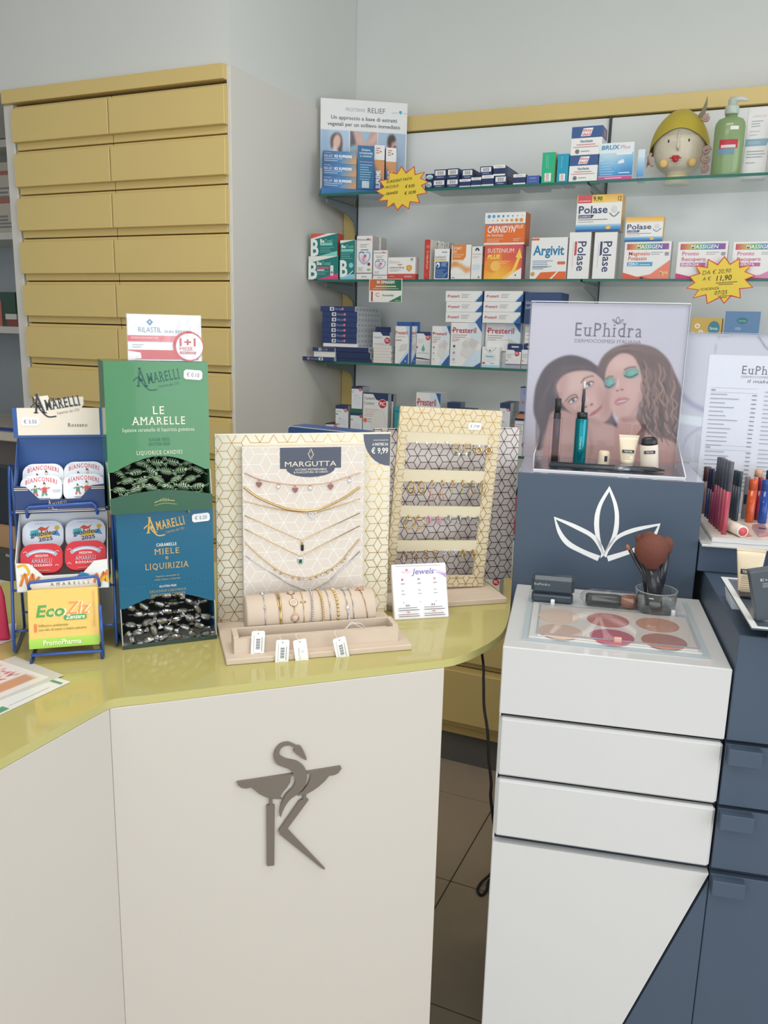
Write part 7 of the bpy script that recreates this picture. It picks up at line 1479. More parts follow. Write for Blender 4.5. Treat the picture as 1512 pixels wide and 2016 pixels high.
for x, sgn in ((655, 1), (748, -1)):
    c = ez(x, 402); o = earr(c, ring(c, 0.0070, 0.0074, 0.0013), M_GOLD, 'gold hoop with a green stone and a pearl drop', 'green and pearl hoops')
    p = ez(x - 14 * sgn, 455); MB().cbox((p.x - 0.0022, p.y - 0.002, p.z - 0.003), (p.x + 0.0022, p.y + 0.001, p.z + 0.003), 0.0006).build('green_stone', M_GEM, o); p = ez(x + 14 * sgn, 458); MB().sphere(p, 0.0026, 8, 6, sc=(1, 1, 1.4)).build('pearl', M_PEARL, o)
for x in (843, 930):
    c = ez(x, 425); o = earr(c, ring(c, 0.0048, 0.0060, 0.0022, 14), M_GOLD, 'chunky gold huggie with coloured stones', 'coloured stone huggies')
    MB().sphere(ez(x + 3, 390), 0.0034, 8, 6).build('stone', M_CRYS, o); MB().sphere(ez(x + 3, 445), 0.0020, 8, 6).build('stone', mat((190, 60, 50), 0.2), o)
for x in (256, 348):
    c = ez(x, 748); o = earr(c, MB().tube([c + Vector((0.0052 * cos(a) , -0.004 * cos(a), 0.0105 * sin(a))) for a in [2 * pi * k / 20 for k in range(20)]], [0.0014 + 0.0014 * max(0, -sin(2 * pi * k / 20)) for k in range(20)], 8, closed=True), M_GOLD, 'thick ribbed gold hoop on the second rail', 'ribbed gold hoops')
for x, mm, lab, g in ((440, M_PINK, 'small gold hoop with a peach bell charm', 'peach charm earrings'), (530, M_PINK, 'small gold hoop with a peach bell charm', 'peach charm earrings'), (622, mat((150, 176, 84), 0.2), 'small gold hoop with a pale green bead', 'green bead earrings'), (710, mat((150, 176, 84), 0.2), 'small gold hoop with a pale green bead', 'green bead earrings')):
    c = ez(x, 712); o = earr(c, ring(c, 0.0018, 0.0048, 0.0011, 14), M_GOLD, lab, g); p = ez(x - 10, 795); MB().tube([ez(x, 735), p], 0.0004, 5).build('link', M_GOLD, o)
    if mm is M_PINK: MB().lathe([(0.0006, 0.006), (0.0016, 0.003), (0.0024, -0.001), (0.0034, -0.005), (0.0, -0.0052)], 12, M=Matrix.Translation(p)).build('bell_charm', mat((206, 150, 120), 0.3), o); MB().lathe([(0.003, 0), (0.006, -0.006), (0.0045, -0.010), (0.0, -0.0105)], 12, M=Matrix.Translation(p + Vector((0, 0, -0.005)))).build('petal', clear_mat('pink_petal', (0.93, 0.8, 0.78), 0.1, 0.2), o)
    else: MB().sphere(p, 0.0028, 10, 6).build('bead', mm, o)
for x in (795, 884): c = ez(x, 755); earr(c, ring(c, 0.0042, 0.0135, 0.0009, 20, 1.0), M_GOLD, 'thin oval gold hoop on the second rail', 'thin gold hoops')
for x in (237, 326):
    c = ez(x, 1072); o = earr(c, ring(c, 0.0096, 0.0098, 0.0012, 24), M_GOLD, 'large round gold double hoop on the third rail', 'double gold hoops'); ring(c + Vector((0.0008, -0.001, 0.0006)), 0.0078, 0.0082, 0.0009, 22).build('inner_hoop', M_GOLD, o); MB().sphere(ez(x, 1010), 0.0022, 8, 6, sc=(1, 1, 1.6)).build('bail', M_GOLD, o)
for x in (412, 498): c = ez(x, 1042); o = earr(c, ring(c, 0.0026, 0.0068, 0.0018, 14), M_PINK, 'pink stone huggie on the third rail', 'pink huggies'); MB().sphere(ez(x, 1005), 0.0014, 6, 5).build('clasp', M_SILV, o)
for x in (590, 678): c = ez(x, 1036); o = earr(c, ring(c, 0.0024, 0.0072, 0.0017, 14), M_SILV, 'twisted silver huggie on the third rail', 'twisted silver huggies'); MB().sphere(ez(x + 6, 1058), 0.0014, 6, 5).build('knot', M_CRYS, o)
for x in (762, 848): c = ez(x, 1036); o = earr(c, ring(c, 0.0026, 0.0066, 0.0010, 14), M_SILV, 'slim plain silver huggie on the third rail', 'slim silver huggies'); MB().sphere(ez(x, 1010), 0.0012, 6, 5).build('clasp', M_SILV, o)
for x in (203, 293):
    c = ez(x, 1362); o = earr(c, ring(c, 0.0040, 0.0098, 0.0013, 18), M_ROSE, 'rose hoop set with crystals on the lowest rail', 'crystal set hoops')
    for k in range(8): a = pi * 0.9 + k * 0.28; MB().sphere(c + Vector((0.0042 * cos(a), -0.0022, 0.0098 * sin(a))), 0.0010, 6, 4).build('crystal', M_CRYS, o)
for x in (385, 468):
    c = ez(x, 1348); o = earr(c, MB().tube([c + Vector((0.0040 * ((-1) ** k) + (0.001 if k % 2 else 0), -0.001, 0.0082 - k * 0.0028)) for k in range(7)], 0.0015, 6), M_GOLD, 'zigzag gold hoop on the lowest rail', 'zigzag hoops'); MB().sphere(ez(x, 1310), 0.0012, 6, 5).build('clasp', M_GOLD, o)
for x in (555, 640):
    c = ez(x, 1322, -0.001); o = earr(c, MB().tube([Vector((c.x + a * 0.0056, c.y, c.z + b * 0.0050)) for a, b in P_H] if False else [Vector((c.x + a * 0.0056, c.y, c.z + b * 0.0050)) for a, b in [(0, -1), (0.55, -0.4), (0.95, 0.2), (0.8, 0.7), (0.4, 0.8), (0.0, 0.45), (-0.4, 0.8), (-0.8, 0.7), (-0.95, 0.2), (-0.55, -0.4)]], 0.0008, 6, closed=True), M_CRYS, 'open silver heart stud on the lowest rail', 'heart studs'); MB().sphere(c + Vector((0.001, 0, 0.0005)), 0.0014, 6, 5).build('crystal', M_CRYS, o)
for x in (722, 808): c = ez(x, 1338); o = earr(c, ring(c, 0.0026, 0.0072, 0.0015, 16), M_GOLD, 'small plain gold huggie on the lowest rail', 'plain gold huggies'); MB().sphere(ez(x, 1306), 0.0013, 6, 5).build('clasp', M_GOLD, o)

# ------------------------------------------------ leaning card in front of the earrings
jc = MB().cbox((-0.0505, 0, 0), (0.0505, 0.012, 0.098), 0.0015).build('jewel_card', mat((238, 236, 240), 0.25, name='glossy_white_card', coat=0.4), None, PM(-0.501, 1.311, CT + 0.0002, 37.4, 20, 0)); tag(jc, 'small white leaning card with purple jewellery lettering', 'card')
A = Art((-0.0505, 0, 0), (1, 0, 0), (0, 0, 1), 0.101, 0.098)
A.grad(0.01, 0.8, 0.99, 0.985, lambda x, y: lerp((240, 226, 236), (246, 232, 236), y), 3, 2); A.poly([(0.78, 0.84), (0.99, 0.80), (0.99, 0.72), (0.9, 0.79)], 'b49ad0'); A.poly([(0.75, 0.9), (0.99, 0.82), (0.99, 0.8), (0.78, 0.86)], 'd4c4e4')
A.text('Jewels', 0.36, 0.81, 0.10, '7a78b0', st='bold', it=.25, fit=0.4); A.text('MEDICAL', 0.18, 0.83, 0.045, 'dcaab8', st='light', fit=0.17); A.poly([(0.24, 0.89), (0.27, 0.92), (0.30, 0.89), (0.27, 0.87)], 'd878a0')
for x, c in ((0.18, 'd0506c'), (0.48, '9a9aa4'), (0.77, 'd88aa0')): A.ell(x, 0.72, 0.02, None, c, 12); A.rect(x - 0.03, 0.635, x + 0.04, 0.655, 'a0a0a8'); A.rect(x - 0.02, 0.51, x + 0.02, 0.53, 'b0b0b8'); A.rect(x - 0.03, 0.45, x + 0.04, 0.465, 'a8a8b0'); A.rect(x - 0.01, 0.30, x + 0.02, 0.315, 'b8b8c0')
for x in (0.08, 0.54): A.rect(x, 0.20, x + 0.34, 0.212, '8a8a92'); A.rect(x, 0.16, x + 0.38, 0.172, '6a6a72'); A.rect(x, 0.085, x + 0.36, 0.097, '9a7a82'); A.rect(x, 0.05, x + 0.38, 0.062, '6a6a72'); A.rect(x + 0.14, 0.235, x + 0.16, 0.265, '4a7a5a'); A.rect(x + 0.18, 0.235, x + 0.2, 0.265, 'c04a4a'); A.rect(x + 0.15, 0.12, x + 0.2, 0.14, 'd07a50')
A.rect(0.06, 0.955, 0.88, 0.962, '8a7a90'); print_on(jc, 'print', A)

# ------------------------------------------------ leaflets and pink pouch at the near end
tip = on_z(139, 1343, CT); da = (on_z(0, 1408, CT) - tip).normalized(); dbv = Vector((-da.y, da.x, 0)) if Vector((-da.y, da.x, 0)).dot(on_z(60, 1312, CT) - tip) > 0 else Vector((da.y, -da.x, 0))
dbv = (dbv * 0.75 + (on_z(90, 1324, CT) - tip).normalized() * 0.25).normalized()
def sheet(name, lab, o, u, v, w, h, z, col, art, t=0.0006):
    o = Vector((o.x, o.y, z)); q = [o, o + u * w, o + u * w + v * h, o + v * h]
    if (q[1] - q[0]).cross(q[2] - q[0]).z < 0: q = q[::-1]
    vs = [p - o for p in q] + [p - o + Vector((0, 0, t)) for p in q]
    ob = MB().add(vs, [(3, 2, 1, 0), (4, 5, 6, 7), (0, 1, 5, 4), (1, 2, 6, 5), (2, 3, 7, 6), (3, 0, 4, 7)]).build(name, col if not isinstance(col, tuple) else mat(col, 0.3, coat=0.2), None, Matrix.Translation(o)); tag(ob, lab, 'leaflet', 'leaflets on the counter')
    A = Art(Vector((0, 0, t)), u, v, w, h)
    if A.n.z < 0: A = Art(v * h + Vector((0, 0, t)), u, -v, w, h)
    if art: art(A); print_on(ob, 'print', A)
    return ob
def flip(A): return A
def art1(A):
    top = A.v.dot(dbv) > 0
    Y = (lambda y: y) if top else (lambda y: 1 - y)
    R2 = lambda x0, y0, x1, y1, c: A.poly([(x0, Y(y0)), (x1, Y(y0)), (x1, Y(y1)), (x0, Y(y1))], c)
    R2(0.035, 0.03, 0.06, 0.19, '5c9870'); R2(0.42, 0.02, 0.72, 0.10, '5c9870'); R2(0.12, 0.06, 0.4, 0.068, 'c8c8c4'); R2(0.75, 0.03, 0.98, 0.5, 'd8d8d0')
def art2(A):
    top = A.v.dot(dbv) > 0; Y = (lambda y: y) if top else (lambda y: 1 - y)
    c = Canvas([(0, 0), (100, 0), (100, 100), (0, 100)], 50, 50, (226, 220, 214)); r = random.Random(4)
    [(c.poly([(4, y0), (96, y0), (96, y0 + 20), (4, y0 + 20)], (196, 150, 128), 2), c.ell(24, y0 + 9, 16, 7, (206, 150, 110), 0, .5), c.ell(56, y0 + 10, 18, 7, (158, 92, 78), 0, .5), c.ell(82, y0 + 11, 10, 6, (110, 84, 60), 0, .5)) for y0 in (8, 72)]
    for _ in range(150): c.ell(r.uniform(6, 94), r.uniform(34, 66), 1.7, 1.1, (184, 66, 70), 0, .5)
    c.lay(A, 0.02, 0.02, 0.98, 0.98)
sheet('leaflet', 'white leaflet with green corner blocks lying lowest on the counter', tip, da, dbv, 0.24, 0.17, CT + 0.0002, (226, 227, 224), art1)
sheet('leaflet', 'milky plastic sleeve lying askew under the picture leaflet', on_z(126, 1331, CT), (da * 0.93 + dbv * 0.1).normalized(), (dbv * 0.99 - da * 0.1).normalized(), 0.24, 0.12, CT + 0.0010, (204, 200, 190), None, 0.0003)
sheet('leaflet', 'picture leaflet with red print and food photos on top of the others', on_z(97, 1336, CT), (da * 0.985 + dbv * 0.06).normalized(), (dbv * 0.99 - da * 0.05).normalized(), 0.20, 0.13, CT + 0.0016, (228, 226, 222), art2)
p0 = on_z(-30, 1262, CT); pb = on_z(22, 1256, CT)
pp = MB(); wq = (pb - p0).length; hq = on_y(10, 1150, pb.y).z - CT
pp.lathe([(0.5 * wq, 0), (0.52 * wq, 0.004), (0.47 * wq, hq * 0.4), (0.42 * wq, hq * 0.8), (0.33 * wq, hq * 0.96), (0.28 * wq, hq)], 24, sy=0.35)
o = pp.build('pink_pouch', mat((196, 46, 84), 0.5, name='crimson_fabric', bump=0.2, bscale=600, noise=0.05, scale=30), None, TR((p0.x + pb.x) / 2, (p0.y + pb.y) / 2, CT + 0.0012, radians(20))); tag(o, 'crimson pink pouch standing beside the wire rack', 'pouch')
MB().tube([(-0.2 * wq, 0, hq), (0, 0, hq + 0.012), (0.2 * wq, 0, hq)], 0.002, 6).build('cord', mat((150, 40, 66), 0.6), o)
a_, b_ = on_z(-60, 1290, CT), on_z(31, 1246, CT)
ps = MB().prism([tuple(on_z(*p, CT).xy) for p in ((-80, 1300), (30, 1258), (33, 1228), (-60, 1232))], CT + 0.0001, CT + 0.0008).build('paper_sheet', mat((214, 206, 208), 0.5)); tag(ps, 'pale pink paper sheet under the crimson pouch', 'paper')
# ================================================================== make-up counter goods
def proj(p):
    v = Vector(p) - CAM; w = v.dot(_f); return (756 + FPX * v.dot(CR) / w, 1008 - FPX * v.dot(CU) / w)
MA = radians(11.6); ZT0 = 1.0303
def MW(x, y, z, rz=0.0): return Mm @ Matrix.Translation((x, y, z)) @ Matrix.Rotation(rz, 4, 'Z')
SLATE = (58, 68, 78)
# ------------------------------------------------ tester tray and blush palette
tt_ = empty('tester_tray', Mm); tag(tt_, 'white tester tray with a grey glass border on the make-up drawers', 'tray')
MB().cbox((0.036, 0.042, ZT0), (0.297, 0.292, ZT0 + 0.004), 0.001).build('plate', M_GLOSSW, tt_)
M_GG = mat((178, 188, 192), 0.12, name='grey_glass')
for lo, hi in (((0.026, 0.033), (0.307, 0.0415)), ((0.026, 0.2925), (0.307, 0.301)), ((0.026, 0.0415), (0.0355, 0.2925)), ((0.2975, 0.0415), (0.307, 0.2925))):
    MB().box((lo[0], lo[1], ZT0), (hi[0], hi[1], ZT0 + 0.002)).build('glass_border', M_GG, tt_)
ZP = ZT0 + 0.0042
pa = MB().cbox((0.050, 0.048, ZP), (0.291, 0.203, ZP + 0.0015), 0.0004).build('blush_palette', mat((226, 216, 210), 0.4), None, Mm); tag(pa, 'palette card with six round blush and powder shades', 'palette')
def z4(x, y, z): q = MF.t(990 + x / 3.287, 900 + y / 3.287, z); return q
for x, y, c in ((362, 1030, (226, 202, 184)), (680, 1055, (190, 120, 114)), (1000, 1085, (198, 150, 130)), (372, 1128, (214, 184, 166)), (705, 1162, (190, 104, 118)), (1043, 1192, (182, 132, 122))):
    q = z4(x, y, ZP + 0.002); MB().lathe([(0.034, ZP + 0.0015), (0.034, ZP + 0.0022), (0.0325, ZP + 0.0024)], 32, M=Matrix.Translation((q.x, q.y, 0))).build('shade', mat(c, 0.7, name='pressed_powder', noise=0.06, scale=200, bump=0.1, bscale=2000), pa)
A = Art((0.050, 0.048, ZP + 0.0015), (1, 0, 0), (0, 1, 0), 0.241, 0.155); A.bars(0.02, 0.03, 0.2, 2, 0.025, 0.010, '5a5a5e'); A.bars(0.42, 0.03, 0.62, 2, 0.025, 0.010, '4a4a4e', seed=3); A.bars(0.76, 0.03, 0.96, 2, 0.025, 0.010, '5a5a5e', seed=5); A.bars(0.02, 0.52, 0.2, 1, 0.02, 0.01, '8a8a8e'); A.bars(0.72, 0.5, 0.86, 1, 0.02, 0.01, '8a8a8e'); print_on(pa, 'print', A)
cv = MB().cbox((0.047, 0.0505, ZP + 0.0030), (0.294, 0.208, ZP + 0.0052), 0.0004).build('palette_cover', M_ACR, None, Mm); tag(cv, 'clear acrylic cover sheet over the blush palette', 'cover')
MB().box((0.047, 0.0500, ZP + 0.0030), (0.294, 0.0505, ZP + 0.0052)).build('front_edge', mat((150, 150, 156), 0.2), cv)
for x in (0.066, 0.268): MB().cbox((x, 0.206, ZP), (x + 0.007, 0.214, ZP + 0.010), 0.001).build('clip', M_ACREDGE, cv)
MB().cbox((0.166, 0.046, ZP + 0.0016), (0.178, 0.052, ZP + 0.010), 0.001).build('finger_tab', mat((206, 170, 156), 0.2), cv)
# compact
q = MF.t(1086, 1190, ZP); qx0 = MF.q(1045, 1165, q.y).x; qx1 = MF.q(1131, 1165, q.y).x; hz = MF.q(1088, 1138, q.y).z - ZP
cm = empty('powder_compact', MW(qx0, q.y + 0.004, ZP)); tag(cm, 'closed dark slate powder compact standing on the tester tray', 'compact')
cwd = qx1 - qx0; MS = mat(SLATE, 0.35, name='slate_plastic', noise=0.03, scale=60)
MB().cbox((0.0015, 0.001, 0), (cwd - 0.0015, 0.026, hz * 0.34), 0.004).build('base', MS, cm); MB().cbox((0, 0, hz * 0.345), (cwd, 0.027, hz), 0.006).build('lid', MS, cm)
A = Art((0, 0, hz * 0.345), (1, 0, 0), (0, 0, 1), cwd, hz * 0.655); A.text('EuPhidra', 0.07, 0.5, 0.12, 'c0c6c8', st='serifreg', fit=0.36); print_on(cm, 'lettering', A)
# brush in a clear pouch
b0 = MF.t(1152, 1192, ZP); b1 = MF.t(1250, 1197, ZP); by_ = (b0.y + b1.y) / 2 - 0.001
bp = empty('brush_pouch', Mm); tag(bp, 'short dark make-up brush lying in a clear pouch', 'brush')
xm = b0.x + (b1.x - b0.x) * 0.70
MB().tube([(b0.x, by_, ZP + 0.012), (b0.x + 0.004, by_, ZP + 0.012), (xm - 0.008, by_, ZP + 0.0125), (xm, by_, ZP + 0.0125)], [0.008, 0.0105, 0.0112, 0.010], 14).build('handle', mat((46, 50, 54), 0.3), bp)
MB().tube([(xm, by_, ZP + 0.0125), (xm + 0.010, by_, ZP + 0.0128), (xm + 0.022, by_, ZP + 0.013), (b1.x - 0.002, by_, ZP + 0.0128), (b1.x + 0.001, by_, ZP + 0.0125)], [0.0095, 0.0115, 0.012, 0.009, 0.004], 14).build('bristles', mat((146, 98, 76), 0.8, name='brown_bristles', noise=0.25, scale=300, stretch=(0.1, 1, 1)), bp)
r = random.Random(9); pc = MB(); n = 12; P = [(b0.x - 0.010, 0.004), (b0.x - 0.004, 0.010), (b0.x + 0.01, 0.0145), (xm, 0.0148), (b1.x - 0.006, 0.0146), (b1.x + 0.004, 0.006)]
vs = [(x, by_ + rr * 1.25 * cos(2 * pi * k / n) * (1 + .12 * r.random()), ZP + 0.0156 + rr * 0.95 * sin(2 * pi * k / n) * (1 + .1 * r.random())) for x, rr in P for k in range(n)]
pc.add(vs, [(i * n + k, i * n + (k + 1) % n, (i + 1) * n + (k + 1) % n, (i + 1) * n + k) for i in range(len(P) - 1) for k in range(n)] + [tuple(range(n))[::-1], tuple(range(5 * n, 6 * n))]); pc.build('clear_pouch', clear_mat('pouch_film', (0.95, 0.95, 0.95), 0.10, 0.10), bp)
# brush cup
q = MF.t(1289, 1203, ZP); q.y += 0.004; rc = 0.0335; zc_ = MF.q(1290, 1160, q.y).z
cu = empty('brush_cup', MW(q.x, q.y, ZP)); tag(cu, 'clear cup holding dark handled make-up brushes', 'cup'); hc = zc_ - ZP
MB().lathe([(0, 0.0), (rc - 0.002, 0.0), (rc, 0.002), (rc + 0.002, hc), (rc + 0.0005, hc), (rc - 0.0015, 0.003), (0, 0.0025)], 36).build('cup_wall', clear_mat('cup_plastic', (0.90, 0.915, 0.92), 0.09, 0.03), cu)
MB().tube([(( rc + 0.0012) * cos(2 * pi * k / 32), (rc + 0.0012) * sin(2 * pi * k / 32), hc) for k in range(32)], 0.0008, 6, closed=True).build('rim', mat((170, 178, 184), 0.15), cu)
def bq(px, py, dy): p = MF.q(990 + px / 3.287, 900 + py / 3.287, q.y + dy); return Vector((p.x - q.x, dy, p.z - ZP))
M_HAND = mat((46, 48, 54), 0.25, name='black_handle', coat=0.3); M_BRI = mat((112, 66, 54), 0.85, name='auburn_bristles', noise=0.25, scale=400); M_FER = mat((176, 120, 92), 0.35, 0.4, name='copper_ferrule'); M_TAN = mat((170, 112, 82), 0.8, name='tan_bristles', noise=0.2, scale=300)
def brush(lab, foot, top, rh, head, br, flat=1.0, tanb=False):
    a = Vector(foot); b = bq(*top)
    o = MB().tube([a, a.lerp(b, 0.5), b], [rh * 0.8, rh, rh], 10).build('makeup_brush', M_HAND, None, MW(q.x, q.y, ZP)); tag(o, lab, 'brush', 'brushes in the clear cup')
    P = [bq(*p) for p in head]; MB().tube([b] + P, [rh * 1.05] + br, 16).build('bristles', M_TAN if tanb else M_BRI, o); return o
brush('thin slanted eye brush with a tiny copper tip in the cup', (0.012, 0.006, 0.004), (822, 598, -0.004), 0.0036, [(812, 586, -0.004), (806, 572, -0.004), (803, 566, -0.004)], [0.0034, 0.003, 0.001], tanb=True)
brush('second slim eye brush next to the thin slanted one', (0.008, -0.006, 0.004), (872, 622, 0.0), 0.0046, [(868, 604, 0.0), (864, 592, 0.0), (862, 586, 0.0)], [0.0044, 0.0036, 0.0014])
brush('large fluffy auburn powder brush turned towards the room', (0.002, -0.012, 0.004), (965, 705, -0.014), 0.0125, [(965, 690, -0.015), (966, 655, -0.018), (964, 600, -0.021), (958, 550, -0.022), (950, 520, -0.020), (946, 506, -0.018)], [0.014, 0.024, 0.0285, 0.0255, 0.018, 0.006])
brush('brown brush peeping out behind the large powder brush', (-0.004, 0.012, 0.004), (935, 620, 0.014), 0.006, [(940, 560, 0.014), (948, 505, 0.014), (950, 482, 0.014)], [0.012, 0.014, 0.005])
brush('small brown brush peeping out at the edge of the powder brush', (-0.012, 0.014, 0.004), (900, 600, 0.016), 0.004, [(890, 560, 0.016), (884, 515, 0.016), (884, 500, 0.016)], [0.007, 0.0075, 0.003])
o = brush('wide handled foundation brush with a copper brown head', (0.0, 0.004, 0.004), (1050, 612, 0.004), 0.0095, [(1052, 598, 0.004), (1056, 570, 0.004), (1056, 535, 0.004), (1054, 516, 0.004)], [0.0105, 0.0125, 0.0110, 0.004])
# ------------------------------------------------ acrylic stand with the portrait poster
ZR = 1.2468
st = empty('acrylic_stand', Mm); tag(st, 'clear acrylic tray stand on the tall slate block', 'display stand')
ax0, ax1, ay0, ay1 = 0.016, 0.291, 0.366, 0.535
MB().cbox((ax0, ay0, ZR), (ax1, ay1, ZR + 0.003), 0.0005).build('base_sheet', M_ACR, st)
MB().box((ax0, ay0 - 0.0004, ZR), (ax1, ay0, ZR + 0.003)).build('base_edge', M_ACREDGE, st)
MB().cbox((ax0, ay0, ZR + 0.003), (ax0 + 0.002, ay1, ZR + 0.030), 0.0004).build('side_sheet', M_ACR, st)
MB().prism([(ay0, ZR + 0.003), (ay1, ZR + 0.003), (ay1, ZR + 0.05)], ax1 - 0.002, ax1, M=Matrix(((0, 0, 1, 0), (1, 0, 0, 0), (0, 1, 0, 0), (0, 0, 0, 1)))).build('side_sheet', M_ACR, st)
MB().tube([(ax1, ay0, ZR + 0.003), (ax1, ay1, ZR + 0.05)], 0.001, 5).build('side_edge', M_ACREDGE, st); MB().tube([(ax0, ay0, ZR + 0.003), (ax0, ay0, ZR + 0.03), (ax0, ay1, ZR + 0.031)], 0.0008, 5).build('side_edge', M_ACREDGE, st)
PX0, PX1, PYY = -0.014, 0.291, 0.548; PZ1 = MF.q(1200, 598, PYY).z
ps_ = MB().cbox((PX0, PYY, ZR), (PX1, PYY + 0.003, PZ1), 0.0004).build('portrait_poster', mat((206, 204, 216), 0.4), None, Mm); tag(ps_, 'cosmetics poster of two women with touching faces in a clear holder', 'poster')
cor = [proj(MF.w(PX0, PYY, PZ1)), proj(MF.w(PX1, PYY, PZ1)), proj(MF.w(PX1, PYY, ZR)), proj(MF.w(PX0, PYY, ZR))]
Z = lambda p: ((p[0] - 1010) * 3.877, (p[1] - 570) * 3.877)
c = Canvas([Z(p) for p in cor], 250, 256, (206, 203, 217))
c.ell(200, 400, 400, 600, (214, 210, 224), 0, .7, .6); c.ell(1250, 300, 300, 500, (200, 198, 212), 0, .8, .6)
SK, SKd, SKl = (212, 172, 164), (178, 132, 126), (228, 196, 188)
# blouse and shoulder behind
c.poly([(1100, 1050), (1220, 1090), (1300, 1180), (1300, 1400), (1000, 1400)], (206, 172, 166), 14)
# left woman: hair, arm, face
c.poly([(160, 830), (180, 720), (240, 600), (330, 530), (440, 500), (560, 530), (650, 590), (720, 640), (760, 760), (760, 960), (820, 1060), (700, 1040), (520, 980), (330, 950), (300, 1080), (240, 1200), (190, 1220), (205, 1080), (160, 950)], (84, 72, 80), 10, smooth=3)
c.poly([(215, 1330), (235, 1150), (270, 1000), (300, 935), (360, 915), (470, 950), (640, 1000), (790, 1050), (850, 1150), (1000, 1150), (1240, 1190), (1240, 1420), (200, 1420)], (204, 160, 154), 12, smooth=3)
c.ell(480, 1200, 300, 120, (222, 184, 178), -5, .5, .8); c.stroke([(290, 960), (330, 1150), (300, 1350)], 26, (176, 130, 128), 16, .6); c.stroke([(560, 1040), (600, 1180), (570, 1330)], 22, (178, 134, 130), 16, .5)
c.poly([(330, 720), (350, 670), (430, 628), (530, 612), (620, 635), (690, 700), (722, 800), (752, 880), (750, 950), (712, 1004), (650, 1022), (560, 990), (450, 946), (390, 890), (348, 810)], SK, 8, smooth=3)
c.ell(470, 720, 120, 70, SKl, -25, .6, .7); c.ell(570, 880, 90, 70, SKl, -20, .6, .5); c.ell(700, 880, 45, 120, SKd, -15, .6, .55); c.stroke([(390, 870), (480, 945), (590, 992), (660, 1015)], 26, SKd, 16, .55); c.ell(380, 720, 40, 100, SKd, 10, .7, .4)
c.poly([(330, 720), (345, 650), (440, 590), (560, 590), (660, 640), (600, 622), (520, 618), (430, 632), (370, 668)], (92, 76, 82), 10, .9, 3)
c.stroke([(360, 640), (400, 610), (480, 580), (600, 600)], 10, (128, 108, 110), 8, .6)
for hx in range(9): c.stroke([(420 - 16 * hx, 560 + 20 * hx), (300 - 12 * hx, 660 + 26 * hx), (240 - 8 * hx, 860 + 20 * hx), (240 - 8 * hx, 1020 + 20 * hx), (200 - 2 * hx, 1220)], 6, ((132, 116, 120), (60, 50, 58))[hx % 2], 4, .7)
c.stroke([(520, 712), (545, 680), (590, 662), (612, 662)], 9, (122, 90, 84), 5, .9); c.stroke([(402, 852), (430, 818), (470, 802), (490, 812)], 9, (122, 90, 84), 5, .9)
for ex, ey, ro in ((578, 726, -28), (458, 846, -28)):
    c.ell(ex, ey, 42, 24, (150, 102, 104), ro, .4, .6); c.ell(ex, ey, 32, 15, (226, 216, 214), ro, .2); c.ell(ex + 2, ey, 13, 14, (120, 132, 140), ro, .2); c.ell(ex + 2, ey, 6, 6, (40, 38, 42), 0, .3); c.stroke([(ex - 34, ey + 14), (ex - 10, ey - 12), (ex + 20, ey - 22), (ex + 34, ey - 18)], 7, (66, 48, 52), 3, .95)
c.stroke([(530, 770), (552, 820), (570, 860)], 14, (190, 146, 140), 10, .7); c.ell(578, 880, 36, 24, (214, 172, 164), -25, .5, .9); c.ell(556, 896, 10, 6, (130, 84, 82), -25, .4, .9); c.ell(600, 878, 12, 7, (130, 84, 82), -25, .4, .9); c.ell(566, 840, 10, 30, (236, 208, 200), -22, .6, .7)
c.poly([(582, 964), (606, 932), (632, 918), (650, 904), (680, 880), (676, 908), (650, 936), (616, 958)], (196, 120, 124), 4, 1, 3); c.stroke([(586, 962), (630, 934), (678, 884)], 4, (142, 72, 78), 3, .9)
# right woman: hair, face
HB = (112, 90, 88)
c.poly([(640, 620), (680, 520), (760, 450), (860, 418), (980, 418), (1090, 450), (1180, 530), (1235, 640), (1290, 780), (1290, 960), (1260, 1100), (1245, 1180), (1150, 1160), (1080, 1130), (1010, 1110), (960, 1010), (980, 900), (980, 760), (960, 600), (880, 520), (780, 530), (720, 600), (705, 680), (670, 650)], HB, 10, smooth=3)
c.poly([(702, 690), (712, 610), (760, 530), (830, 486), (900, 500), (950, 560), (984, 680), (982, 800), (956, 900), (900, 970), (836, 992), (780, 960), (738, 890), (716, 800)], SK, 8, smooth=3)
c.poly([(800, 990), (900, 975), (970, 930), (1010, 1020), (1080, 1110), (1240, 1170), (1240, 1260), (850, 1200)], (206, 164, 156), 12, smooth=3)
c.ell(830, 560, 80, 45, SKl, -15, .6, .7); c.ell(890, 780, 70, 80, (220, 178, 172), 0, .6, .7); c.stroke([(975, 800), (950, 900), (900, 968), (836, 990)], 30, SKd, 18, .6); c.ell(725, 800, 22, 100, SKd, 0, .6, .5); c.stroke([(850, 1000), (930, 990), (990, 960)], 26, (160, 112, 110), 16, .6)
for ex, ey, rx_, ry_, ro in ((905, 640, 56, 36, -12), (742, 712, 42, 42, -20)):
    c.ell(ex, ey, rx_, ry_, (92, 160, 152), ro, .35); c.ell(ex + 4, ey - 4, rx_ * .5, ry_ * .5, (140, 196, 184), ro, .6, .8); c.stroke([(ex - rx_ * .95, ey + ry_ * .5), (ex - rx_ * .2, ey + ry_ * .85), (ex + rx_ * .8, ey + ry_ * .15)], 8, (58, 44, 48), 4, .9)
c.stroke([(852, 612), (890, 594), (936, 592)], 10, (112, 84, 80), 6, .85); c.stroke([(712, 682), (736, 664), (762, 664)], 9, (112, 84, 80), 6, .8)
